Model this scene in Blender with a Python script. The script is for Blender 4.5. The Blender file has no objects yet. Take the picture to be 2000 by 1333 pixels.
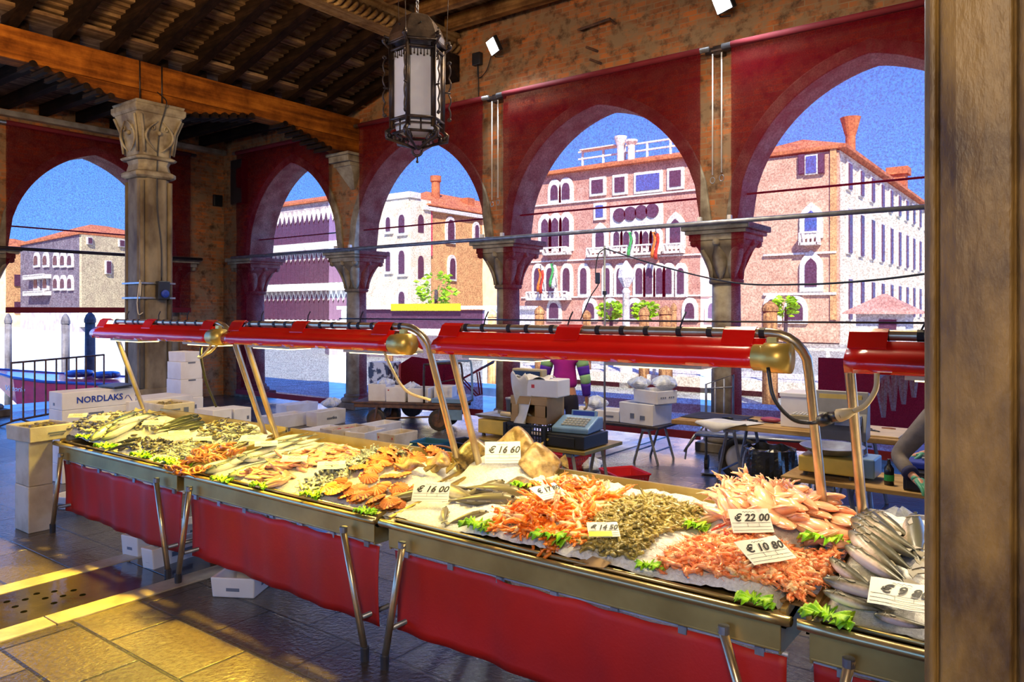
import bpy, bmesh, math, random
from mathutils import Vector, Matrix
R = math.radians
PI = math.pi
rnd = random.Random(7)
scene = bpy.context.scene
COL = scene.collection

# ---------------------------------------------------------------- camera
H, FP, HY = 1.85, 1466.0, 607.0        # eye height, focal length in px, horizon row
cam = bpy.data.cameras.new('camera')
cam.sensor_width = 36.0
cam.lens = 36.0 * FP / 2000.0
cam.shift_y = -(666.5 - HY) / 2000.0
cam.clip_start = 0.05
cam.clip_end = 600
camo = bpy.data.objects.new('camera', cam)
COL.objects.link(camo)
camo.location = (0, 0, H)
camo.rotation_euler = (R(90), 0, math.atan2(0.6, 0.8))
scene.camera = camo

# ---------------------------------------------------------------- colour management
scene.view_settings.view_transform = 'Standard'
scene.view_settings.look = 'None'
scene.view_settings.gamma = 1.0
scene.view_settings.use_curve_mapping = False
scene.view_settings.exposure = 0.0
scene.cycles.max_bounces = 7
scene.cycles.diffuse_bounces = 3
scene.cycles.glossy_bounces = 3
scene.cycles.transmission_bounces = 4
scene.cycles.transparent_max_bounces = 10
scene.cycles.sample_clamp_indirect = 4.0
scene.cycles.caustics_reflective = False
scene.cycles.caustics_refractive = False

# ---------------------------------------------------------------- sky
world = bpy.data.worlds.new('sky')
scene.world = world
world.use_nodes = True
wn = world.node_tree
wn.nodes.clear()
wo = wn.nodes.new('ShaderNodeOutputWorld')
wb = wn.nodes.new('ShaderNodeBackground')
wt = wn.nodes.new('ShaderNodeTexCoord')
ws = wn.nodes.new('ShaderNodeSeparateXYZ')
wr = wn.nodes.new('ShaderNodeValToRGB')
wr.color_ramp.elements[0].position = 0.0
wr.color_ramp.elements[0].color = (0.13, 0.40, 1.0, 1)
wr.color_ramp.elements[1].position = 0.42
wr.color_ramp.elements[1].color = (0.03, 0.18, 0.78, 1)
wn.links.new(wt.outputs['Generated'], ws.inputs[0])
wn.links.new(ws.outputs['Z'], wr.inputs[0])
wn.links.new(wr.outputs[0], wb.inputs[0])
wb.inputs[1].default_value = 4.6
wn.links.new(wb.outputs[0], wo.inputs[0])

# ---------------------------------------------------------------- sun
def lamp(kind, name, loc, energy, color, rot=None, target=None, **kw):
    l = bpy.data.lights.new(name, kind)
    l.energy = energy
    l.color = color
    for k, v in kw.items():
        setattr(l, k, v)
    o = bpy.data.objects.new(name, l)
    COL.objects.link(o)
    o.location = loc
    if target is not None:
        o.rotation_euler = (Vector(target) - Vector(loc)).to_track_quat('-Z', 'Y').to_euler()
    elif rot is not None:
        o.rotation_euler = rot
    return o
# the sun stands high behind the camera to the right: it lights the far bank's fronts, the hall roof keeps it out
lamp('SUN', 'sun', (30, -40, 60), 25.0, (1.0, 0.93, 0.80), target=(30 - 0.62, -40 + 0.75, 60 - 0.85), angle=R(0.6))
# added warm lights with no fixtures: floor spill and hall fill
for _x in (-6.3, -5.3, -4.3, -3.6):   # added spots with no fixture, strengthening the stall lamps' spill over the rail
    lamp('SPOT', 'stall_spill_fill', (_x, 3.10, 1.60), 430, (1.0, 0.62, 0.04), target=(_x + .1, 1.45, 0.0), spot_size=R(66), spot_blend=0.25, shadow_soft_size=0.04)
lamp('AREA', 'fill_behind', (0.9, -2.2, 3.9), 190, (1.0, 0.80, 0.56), target=(-3.0, 3.0, 0.8), size=1.4)  # added fill from the viewer's side for hood fronts and skirts
lamp('AREA', 'fill_left', (-6.5, 1.5, 4.6), 200, (1.0, 0.62, 0.26), target=(-10.7, 6.0, 5.0), size=1.0)  # added fill that warms the timber beam
lamp('AREA', 'fill_right', (-2.4, 5.9, 5.9), 260, (1.0, 0.80, 0.52), target=(-2.6, 6.0, 0.0), size=1.2)  # added fill over the tables behind the stalls

# ---------------------------------------------------------------- photo pixel -> place on a real plane
def DR(px):
    u = (px - 1000.0) / FP
    return (-0.6 + 0.8 * u, 0.8 + 0.6 * u)
def onZ(px, py, z=0.0):
    t = (H - z) * FP / (py - HY); d = DR(px)
    return Vector((d[0] * t, d[1] * t, z))
def onY(px, py, y):
    d = DR(px); t = y / d[1]
    return Vector((d[0] * t, y, H - (py - HY) / FP * t))
def onX(px, py, x):
    d = DR(px); t = x / d[0]
    return Vector((x, d[1] * t, H - (py - HY) / FP * t))
def onT(px, py, t):
    d = DR(px)
    return Vector((d[0] * t, d[1] * t, H - (py - HY) / FP * t))

# ---------------------------------------------------------------- materials
def newmat(name):
    m = bpy.data.materials.new(name)
    m.use_nodes = True
    nt = m.node_tree
    b = nt.nodes['Principled BSDF']
    return m, nt, b
def coords(nt, kind='Object', scale=(1, 1, 1), swap=None):
    tc = nt.nodes.new('ShaderNodeTexCoord')
    src = tc.outputs[kind]
    if swap:
        s = nt.nodes.new('ShaderNodeSeparateXYZ'); c = nt.nodes.new('ShaderNodeCombineXYZ')
        nt.links.new(src, s.inputs[0])
        for i, ax in enumerate(swap):
            nt.links.new(s.outputs['XYZ'.index(ax)], c.inputs[i])
        src = c.outputs[0]
    mp = nt.nodes.new('ShaderNodeMapping')
    mp.inputs['Scale'].default_value = scale
    nt.links.new(src, mp.inputs[0])
    return mp.outputs[0]
def noise(nt, vec, scale, detail=4, rough=0.55):
    n = nt.nodes.new('ShaderNodeTexNoise')
    n.inputs['Scale'].default_value = scale
    n.inputs['Detail'].default_value = detail
    n.inputs['Roughness'].default_value = rough
    nt.links.new(vec, n.inputs['Vector'])
    return n.outputs['Fac']
def ramp(nt, fac, stops):
    r = nt.nodes.new('ShaderNodeValToRGB')
    els = r.color_ramp.elements
    els[0].position, els[0].color = stops[0][0], (*stops[0][1], 1)
    els[1].position, els[1].color = stops[-1][0], (*stops[-1][1], 1)
    for p, c in stops[1:-1]:
        e = els.new(p); e.color = (*c, 1)
    nt.links.new(fac, r.inputs[0])
    return r.outputs[0]
def bump(nt, b, fac, strength=0.3, dist=0.01):
    bp = nt.nodes.new('ShaderNodeBump')
    bp.inputs['Strength'].default_value = strength
    bp.inputs['Distance'].default_value = dist
    nt.links.new(fac, bp.inputs['Height'])
    nt.links.new(bp.outputs[0], b.inputs['Normal'])
def mixc(nt, fac, a, c, mode='MIX'):
    m = nt.nodes.new('ShaderNodeMix'); m.data_type = 'RGBA'; m.blend_type = mode
    if isinstance(fac, float): m.inputs[0].default_value = fac
    else: nt.links.new(fac, m.inputs[0])
    for sock, v in ((m.inputs[6], a), (m.inputs[7], c)):
        if isinstance(v, tuple): sock.default_value = (*v, 1)
        else: nt.links.new(v, sock)
    return m.outputs[2]
def plain(name, c, rough=0.5, metal=0.0, c2=None, scale=6, bmp=0.0, bscale=None, stretch=(1, 1, 1), spec=0.5, coat=0.0, trans=0.0, emis=None, es=0.0, lo=0.35, hi=0.65, sss=0.0, kind='Object'):
    m, nt, b = newmat(name)
    b.inputs['Roughness'].default_value = rough
    b.inputs['Metallic'].default_value = metal
    b.inputs['Specular IOR Level'].default_value = spec
    b.inputs['Coat Weight'].default_value = coat
    b.inputs['Transmission Weight'].default_value = trans
    if sss:
        b.inputs['Subsurface Weight'].default_value = sss
        b.inputs['Subsurface Radius'].default_value = (0.02, 0.01, 0.006)
        b.inputs['Subsurface Scale'].default_value = 0.3
    v = coords(nt, kind, stretch)
    f = noise(nt, v, scale)
    if c2 is None:
        c2 = tuple(x * 0.8 for x in c)
    nt.links.new(ramp(nt, f, [(lo, c), (hi, c2)]), b.inputs['Base Color'])
    if bmp:
        bump(nt, b, noise(nt, v, bscale or scale * 3, 5), bmp)
    if emis:
        b.inputs['Emission Color'].default_value = (*emis, 1)
        b.inputs['Emission Strength'].default_value = es
    return m

def brickmat(name, swap, tone=1.0):
    m, nt, b = newmat(name)
    v = coords(nt, 'Object', (1, 1, 1), swap)
    wob = noise(nt, v, 2.5)
    bt = nt.nodes.new('ShaderNodeTexBrick')
    bt.inputs['Scale'].default_value = 1.0
    bt.inputs['Brick Width'].default_value = 0.25
    bt.inputs['Row Height'].default_value = 0.075
    bt.inputs['Mortar Size'].default_value = 0.007
    bt.inputs['Mortar Smooth'].default_value = 0.3
    bt.inputs['Bias'].default_value = -0.1
    bt.inputs['Color1'].default_value = (0.52 * tone, 0.155 * tone, 0.035 * tone, 1)
    bt.inputs['Color2'].default_value = (0.22 * tone, 0.085 * tone, 0.035 * tone, 1)
    bt.inputs['Mortar'].default_value = (0.30 * tone, 0.20 * tone, 0.11 * tone, 1)
    nt.links.new(v, bt.inputs['Vector'])
    blot = ramp(nt, noise(nt, v, 3.2, 6, 0.65), [(0.42, (0, 0, 0)), (0.60, (1, 1, 1))])
    c = mixc(nt, blot, bt.outputs[0], (0.27 * tone, 0.165 * tone, 0.085 * tone))
    blot2 = ramp(nt, noise(nt, v, 5.0, 6, 0.7), [(0.50, (0, 0, 0)), (0.68, (1, 1, 1))])
    c = mixc(nt, blot2, c, (0.075 * tone, 0.035 * tone, 0.015 * tone))
    nt.links.new(c, b.inputs['Base Color'])
    b.inputs['Roughness'].default_value = 0.85
    bump(nt, b, bt.outputs['Fac'], -0.6, 0.012)
    return m

def woodmat(name, ca, cb, cc, along='Y', rough=0.6):
    m, nt, b = newmat(name)
    sc = {'X': (0.6, 9, 9), 'Y': (9, 0.6, 9), 'Z': (9, 9, 0.6)}[along]
    v = coords(nt, 'Object', sc)
    f = noise(nt, v, 1.3, 7, 0.6)
    v2 = coords(nt, 'Object', (1, 1, 1))
    c = ramp(nt, f, [(0.30, ca), (0.5, cb), (0.72, cc)])
    bl = ramp(nt, noise(nt, v2, 1.8, 5, 0.7), [(0.4, (1, 1, 1)), (0.68, (0.35, 0.28, 0.25))])
    nt.links.new(mixc(nt, 1.0, c, bl, 'MULTIPLY'), b.inputs['Base Color'])
    b.inputs['Roughness'].default_value = rough + .2
    b.inputs['Specular IOR Level'].default_value = .12
    bump(nt, b, f, 0.5, 0.012)
    return m

M = {}
M['brickY'] = brickmat('old brick facing the hall', 'XZY', 1.05)
M['brickX'] = brickmat('old brick of the end wall', 'YZX', 1.5)
M['beamwood'] = woodmat('old orange brown timber', (0.55, 0.19, 0.02), (0.32, 0.095, 0.010), (0.09, 0.028, 0.005), 'Y')
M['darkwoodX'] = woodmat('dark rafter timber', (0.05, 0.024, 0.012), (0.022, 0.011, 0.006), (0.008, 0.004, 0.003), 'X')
M['joistwood'] = woodmat('tan joist timber', (0.50, 0.28, 0.10), (0.32, 0.16, 0.055), (0.11, 0.05, 0.02), 'X')
M['board'] = woodmat('weathered ceiling boards', (0.50, 0.34, 0.19), (0.28, 0.17, 0.09), (0.08, 0.045, 0.025), 'Y', 0.8)
M['mouldwood'] = woodmat('pale moulding timber', (0.55, 0.38, 0.18), (0.40, 0.25, 0.10), (0.20, 0.11, 0.05), 'Y')
M['benchwood'] = woodmat('scrubbed bench timber', (0.62, 0.44, 0.22), (0.48, 0.30, 0.12), (0.25, 0.13, 0.05), 'X')
M['pile'] = woodmat('mooring pile timber', (0.16, 0.15, 0.16), (0.09, 0.09, 0.11), (0.04, 0.04, 0.06), 'Z')
M['pile2'] = woodmat('tan mooring pile timber', (0.80, 0.46, 0.20), (0.55, 0.30, 0.13), (0.22, 0.12, 0.08), 'Z')
M['stone'] = plain('weathered grey stone', (0.25, 0.205, 0.14), 0.75, c2=(0.075, 0.05, 0.03), scale=3.5, bmp=0.35, bscale=14, stretch=(1, 1, 0.5))
M['stonecap'] = plain('pale carved stone', (0.42, 0.37, 0.27), 0.7, c2=(0.15, 0.11, 0.07), scale=4, bmp=0.4, bscale=18)
M['stonedark'] = plain('brown stained stone', (0.25, 0.14, 0.035), 0.5, c2=(0.055, 0.025, 0.006), scale=13, bmp=0.5, bscale=50, stretch=(1, 1, 0.35))
M['istria'] = plain('white edging stone', (0.50, 0.45, 0.36), 0.38, c2=(0.30, 0.25, 0.18), scale=5, bmp=0.25, bscale=30)
M['steel'] = plain('brushed steel', (0.68, 0.54, 0.28), 0.28, 0.85, c2=(0.46, 0.34, 0.15), scale=2.5, bmp=0.04, stretch=(0.3, 3, 3))
M['steelpanel'] = plain('dull steel panel', (0.50, 0.36, 0.12), 0.42, 0.75, c2=(0.34, 0.23, 0.07), scale=3, bmp=0.05, bscale=8)
M['pipe'] = plain('worn steel pipe', (0.66, 0.54, 0.36), 0.28, 0.8, c2=(0.46, 0.33, 0.2), scale=6)
M['greysteel'] = plain('grey galvanised steel', (0.36, 0.38, 0.42), 0.4, 0.7, c2=(0.22, 0.22, 0.25), scale=9)
M['blacksteel'] = plain('black wrought iron', (0.035, 0.028, 0.035), 0.38, 0.6, c2=(0.08, 0.05, 0.035), scale=14, bmp=0.2)
M['rubber'] = plain('black rubber', (0.025, 0.022, 0.022), 0.55, c2=(0.05, 0.04, 0.035), scale=10)
M['rustiron'] = plain('rusty iron', (0.20, 0.10, 0.06), 0.6, 0.3, c2=(0.07, 0.045, 0.045), scale=9, bmp=0.2)
M['skirt'] = plain('red skirt cloth', (0.55, 0.010, 0.002), 0.55, c2=(0.34, 0.006, 0.002), scale=1.6, bmp=0.1, bscale=60, lo=0.3, hi=0.7)
M['hood'] = plain('glossy red painted metal', (0.70, 0.006, 0.004), 0.22, c2=(0.58, 0.004, 0.003), scale=2, coat=0.5)
M['hoodin'] = plain('white enamel inside', (0.85, 0.74, 0.40), 0.4)
M['eps'] = plain('white polystyrene', (0.80, 0.79, 0.80), 0.8, c2=(0.66, 0.62, 0.62), scale=3.5, bmp=0.12, bscale=120, lo=0.42, hi=0.75)
M['epsold'] = plain('stained polystyrene', (0.70, 0.62, 0.50), 0.8, c2=(0.45, 0.36, 0.24), scale=4, bmp=0.15, bscale=100, lo=0.42, hi=0.72)
M['whiteplastic'] = plain('white plastic', (0.82, 0.80, 0.78), 0.3, c2=(0.72, 0.69, 0.68), scale=3)
M['film'] = plain('crumpled clear film', (0.75, 0.80, 0.88), 0.15, c2=(0.5, 0.55, 0.65), scale=18, bmp=0.8, bscale=25)
M['card'] = plain('white price card', (0.82, 0.79, 0.68), 0.5, c2=(0.78, 0.74, 0.62), scale=4)
M['cardyellow'] = plain('yellow card strip', (0.9, 0.85, 0.02), 0.5)
M['ink'] = plain('black ink', (0.02, 0.018, 0.016), 0.6)
M['inkblue'] = plain('blue print', (0.015, 0.05, 0.42), 0.5)
M['inkgrey'] = plain('grey print', (0.16, 0.18, 0.24), 0.5)
M['inkred'] = plain('red print', (0.6, 0.03, 0.03), 0.5)
M['redplastic'] = plain('red plastic crate', (0.60, 0.02, 0.03), 0.35)
M['blueplastic'] = plain('blue plastic', (0.02, 0.12, 0.22), 0.4)
M['blackplastic'] = plain('black plastic', (0.02, 0.02, 0.025), 0.35)
M['greyplastic'] = plain('grey plastic', (0.20, 0.20, 0.22), 0.4)
M['beigeplastic'] = plain('beige plastic', (0.50, 0.40, 0.20), 0.4)
M['yellowplastic'] = plain('yellow lit casing', (0.75, 0.52, 0.10), 0.4)
M['registerblue'] = plain('blue grey register casing', (0.18, 0.32, 0.55), 0.35)
M['keys'] = plain('pale keys', (0.6, 0.58, 0.5), 0.4)
M['lcd'] = plain('dark display', (0.01, 0.02, 0.06), 0.15)
M['bagblack'] = plain('black bin bag', (0.012, 0.012, 0.014), 0.16, c2=(0.03, 0.03, 0.035), scale=8, bmp=0.9, bscale=9)
M['cardboard'] = plain('brown cardboard', (0.44, 0.27, 0.11), 0.7, c2=(0.33, 0.19, 0.08), scale=4)
M['paper'] = plain('white paper', (0.72, 0.70, 0.68), 0.6, bmp=0.3, bscale=12)
M['cable'] = plain('black cable', (0.015, 0.013, 0.015), 0.45)
M['cablewhite'] = plain('cream cable', (0.70, 0.52, 0.26), 0.5)
M['cablebrown'] = plain('brown hose', (0.28, 0.10, 0.05), 0.4)
M['rope'] = plain('pale cord', (0.62, 0.55, 0.44), 0.8)
M['skin'] = plain('skin', (0.62, 0.30, 0.18), 0.5, c2=(0.52, 0.23, 0.14), scale=8, sss=0.15)
M['hair'] = plain('dark brown hair', (0.035, 0.02, 0.012), 0.5, bmp=0.6, bscale=60)
M['magenta'] = plain('magenta fleece', (0.42, 0.006, 0.28), 0.8, c2=(0.30, 0.005, 0.22), scale=6, bmp=0.4, bscale=9)
M['violet'] = plain('violet fleece', (0.10, 0.02, 0.42), 0.8)
M['limegreen'] = plain('pale green fleece', (0.32, 0.60, 0.26), 0.8)
M['darkcloth'] = plain('black trousers cloth', (0.015, 0.013, 0.03), 0.8, bmp=0.3, bscale=9)
M['greywool'] = plain('grey brown jumper', (0.24, 0.20, 0.17), 0.85, c2=(0.16, 0.13, 0.11), scale=10, bmp=0.5, bscale=14)
M['navy'] = plain('navy cuff', (0.015, 0.015, 0.07), 0.8)
M['vestblue'] = plain('blue vest', (0.02, 0.05, 0.42), 0.7)
M['glove'] = plain('cream glove', (0.62, 0.52, 0.32), 0.7)
M['glovegreen'] = plain('green glove', (0.10, 0.42, 0.28), 0.5)
M['frost'] = plain('frosted lantern glass', (0.80, 0.80, 0.90), 0.35, c2=(0.70, 0.70, 0.82), scale=4)
M['lampcase'] = plain('cream lamp housing', (0.72, 0.66, 0.45), 0.45)
M['brass'] = plain('brass lamp end', (0.68, 0.46, 0.10), 0.35, 0.5)
M['glowwhite'] = plain('lit lamp face', (1, 1, 1), 0.4, emis=(0.92, 0.97, 1.0), es=14)
M['glowyellow'] = plain('lit warm tube', (1, 0.9, 0.5), 0.4, emis=(1.0, 0.80, 0.30), es=5)
M['lantpale'] = plain('pale panes of a street lamp', (0.9, 0.9, 0.95), 0.4)  # plain pale panes, without emission
M['terracotta'] = plain('terracotta tiles', (0.62, 0.20, 0.07), 0.8, c2=(0.42, 0.12, 0.05), scale=1.2, bmp=0.5, bscale=8)

# wet stone paving
def floormat():
    m, nt, b = newmat('wet stone paving')
    v = coords(nt, 'Object', (1, 1, 1))
    bt = nt.nodes.new('ShaderNodeTexBrick')
    bt.inputs['Scale'].default_value = 1.0
    bt.inputs['Brick Width'].default_value = 0.72
    bt.inputs['Row Height'].default_value = 0.40
    bt.inputs['Mortar Size'].default_value = 0.012
    bt.inputs['Mortar Smooth'].default_value = 0.4
    bt.inputs['Color1'].default_value = (0.125, 0.105, 0.08, 1)
    bt.inputs['Color2'].default_value = (0.06, 0.05, 0.042, 1)
    bt.inputs['Mortar'].default_value = (0.02, 0.018, 0.016, 1)
    nt.links.new(v, bt.inputs['Vector'])
    big = noise(nt, v, 0.9, 5, 0.6)
    fine = noise(nt, v, 26, 6, 0.7)
    tone = ramp(nt, fine, [(0.35, (0.72, 0.70, 0.68)), (0.68, (1.25, 1.2, 1.1))])
    c = mixc(nt, 1.0, bt.outputs[0], tone, 'MULTIPLY')
    nt.links.new(c, b.inputs['Base Color'])
    wet = ramp(nt, big, [(0.40, (0.09, 0.09, 0.09)), (0.58, (0.34, 0.34, 0.34))])
    nt.links.new(wet, b.inputs['Roughness'])
    b.inputs['Specular IOR Level'].default_value = 0.7
    mid = noise(nt, v, 34, 4, 0.6)
    add = nt.nodes.new('ShaderNodeMath'); add.operation = 'MULTIPLY_ADD'
    nt.links.new(bt.outputs['Fac'], add.inputs[0]); add.inputs[1].default_value = -1.0
    nt.links.new(mid, add.inputs[2])
    bump(nt, b, add.outputs[0], 0.55, 0.012)
    return m
M['floor'] = floormat()
def watermat():
    m, nt, b = newmat('rippled canal water')
    v = coords(nt, 'Object', (1, 1.6, 1))
    f = noise(nt, v, 2.2, 6, 0.7)
    nt.links.new(ramp(nt, f, [(0.35, (0.26, 0.30, 0.26)), (0.65, (0.52, 0.54, 0.48))]), b.inputs['Base Color'])
    b.inputs['Roughness'].default_value = 0.35
    bump(nt, b, f, 0.9, 0.12)
    return m
M['water'] = watermat()
M['quay'] = plain('pale quay stone', (0.80, 0.76, 0.68), 0.7, c2=(0.58, 0.52, 0.44), scale=2.5, bmp=0.3)

# woven sun blind: an open weave that lets part of the view through
def blindmat(name, open_lo, open_hi, col):
    m, nt, b = newmat(name)
    out = nt.nodes['Material Output']
    nt.nodes.remove(b)
    v = coords(nt, 'Object', (1, 1, 1))
    d = nt.nodes.new('ShaderNodeBsdfDiffuse'); d.inputs[0].default_value = (*col, 1)
    t = nt.nodes.new('ShaderNodeBsdfTranslucent'); t.inputs[0].default_value = (col[0], col[1] * 1.2, col[2] * 1.4, 1)
    ms = nt.nodes.new('ShaderNodeMixShader'); ms.inputs[0].default_value = 0.22
    nt.links.new(d.outputs[0], ms.inputs[1]); nt.links.new(t.outputs[0], ms.inputs[2])
    tr = nt.nodes.new('ShaderNodeBsdfTransparent')
    n = noise(nt, v, 48, 2, 0.8)
    r = ramp(nt, n, [(0.36, (open_lo,) * 3), (0.64, (open_hi,) * 3)])
    mx = nt.nodes.new('ShaderNodeMixShader')
    nt.links.new(r, mx.inputs[0])
    nt.links.new(ms.outputs[0], mx.inputs[1]); nt.links.new(tr.outputs[0], mx.inputs[2])
    nt.links.new(mx.outputs[0], out.inputs[0])
    return m
M['blind'] = blindmat('open weave crimson blind', 0.18, 0.37, (0.155, 0.003, 0.012))
M['blindedge'] = plain('crimson hem', (0.20, 0.006, 0.016), 0.8)

# fish skins: dark back fading to a pale belly across the body
def fishmat(name, back, side, belly, rough=0.38, coat=0.15, speck=None):
    m, nt, b = newmat(name)
    tc = nt.nodes.new('ShaderNodeTexCoord'); s = nt.nodes.new('ShaderNodeSeparateXYZ')
    nt.links.new(tc.outputs['Generated'], s.inputs[0])
    mp = nt.nodes.new('ShaderNodeMapping'); mp.inputs['Scale'].default_value = (1, 1, 1)
    nt.links.new(tc.outputs['Object'], mp.inputs[0])
    n = noise(nt, mp.outputs[0], 30, 3)
    ma = nt.nodes.new('ShaderNodeMath'); ma.operation = 'MULTIPLY_ADD'
    nt.links.new(n, ma.inputs[0]); ma.inputs[1].default_value = 0.25
    nt.links.new(s.outputs['Y'], ma.inputs[2])
    c = ramp(nt, ma.outputs[0], [(0.22, belly), (0.42, side), (0.62, back)])
    nt.links.new(c, b.inputs['Base Color'])
    b.inputs['Roughness'].default_value = rough
    b.inputs['Coat Weight'].default_value = coat
    bump(nt, b, noise(nt, mp.outputs[0], 160, 2), 0.15, 0.002)
    return m
M['bass'] = fishmat('sea bass skin', (0.04, 0.038, 0.022), (0.17, 0.14, 0.085), (0.88, 0.66, 0.54))
M['mackerel'] = fishmat('mackerel skin', (0.035, 0.055, 0.06), (0.34, 0.34, 0.28), (0.82, 0.78, 0.62))
M['sardine'] = fishmat('anchovy skin', (0.20, 0.21, 0.16), (0.66, 0.63, 0.48), (0.88, 0.84, 0.66))
M['hake'] = fishmat('hake skin', (0.14, 0.11, 0.05), (0.46, 0.37, 0.17), (0.85, 0.76, 0.50))
M['darkfish'] = fishmat('dark green fish skin', (0.03, 0.035, 0.02), (0.10, 0.11, 0.05), (0.32, 0.31, 0.16))
M['fin'] = plain('fish fin', (0.20, 0.17, 0.12), 0.4)
M['eyewhite'] = plain('fish eye', (0.02, 0.02, 0.02), 0.1, c2=(0.05, 0.05, 0.05))
M['shrimp'] = plain('grey shrimp shell', (0.42, 0.32, 0.08), 0.3, c2=(0.17, 0.13, 0.03), scale=30, coat=0.3)
M['pinkshrimp'] = plain('pink shrimp shell', (0.95, 0.42, 0.17), 0.3, c2=(0.88, 0.20, 0.05), scale=25, coat=0.4, sss=0.1)
M['langoustine'] = plain('orange langoustine shell', (0.95, 0.30, 0.03), 0.3, c2=(0.85, 0.15, 0.01), scale=14, coat=0.3, bmp=0.2, bscale=60)
M['langpale'] = plain('pale langoustine belly', (0.90, 0.60, 0.32), 0.35)
M['scallop'] = plain('orange scallop shell', (0.72, 0.24, 0.04), 0.5, c2=(0.50, 0.13, 0.03), scale=18, bmp=0.2, bscale=60)
M['clam'] = plain('grey clam shell', (0.46, 0.42, 0.34), 0.35, c2=(0.20, 0.18, 0.14), scale=24)
M['mussel'] = plain('dark mussel shell', (0.03, 0.028, 0.035), 0.25, c2=(0.12, 0.09, 0.04), scale=12, coat=0.4)
M['octopus'] = plain('orange brown octopus', (0.62, 0.24, 0.06), 0.3, c2=(0.42, 0.13, 0.03), scale=24, bmp=0.3, bscale=60, coat=0.3)
M['squid'] = plain('pink cuttlefish flesh', (0.90, 0.52, 0.30), 0.25, c2=(0.85, 0.32, 0.14), scale=9, coat=0.5, sss=0.15)
M['squidred'] = plain('red flesh', (0.62, 0.06, 0.04), 0.3, coat=0.5)
M['fillet'] = plain('pinkish fillet', (0.80, 0.50, 0.30), 0.3, c2=(0.58, 0.26, 0.12), scale=14, coat=0.4)
M['skate'] = plain('mottled flatfish skin', (0.24, 0.15, 0.04), 0.35, c2=(0.05, 0.028, 0.008), scale=34, bmp=0.3, bscale=50, coat=0.3)
M['skatewhite'] = plain('cream flatfish belly', (0.50, 0.33, 0.13), 0.35, c2=(0.15, 0.08, 0.02), scale=20, bmp=0.2, bscale=30)
M['lettuce'] = plain('bright green lettuce', (0.50, 0.78, 0.02), 0.4, c2=(0.16, 0.50, 0.012), scale=22, bmp=0.3, sss=0.1)
M['snails'] = plain('small olive sea snails', (0.30, 0.24, 0.09), 0.5, c2=(0.14, 0.10, 0.03), scale=60, bmp=0.8, bscale=60)
def icemat():
    m, nt, b = newmat('crushed ice')
    v = coords(nt, 'Object', (1, 1, 1))
    n = noise(nt, v, 70, 5, 0.7)
    nt.links.new(ramp(nt, n, [(0.35, (0.66, 0.64, 0.60)), (0.65, (0.92, 0.90, 0.86))]), b.inputs['Base Color'])
    b.inputs['Roughness'].default_value = 0.35
    b.inputs['Subsurface Weight'].default_value = 0.0
    bump(nt, b, n, 0.8, 0.012)
    return m
M['ice'] = icemat()

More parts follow.
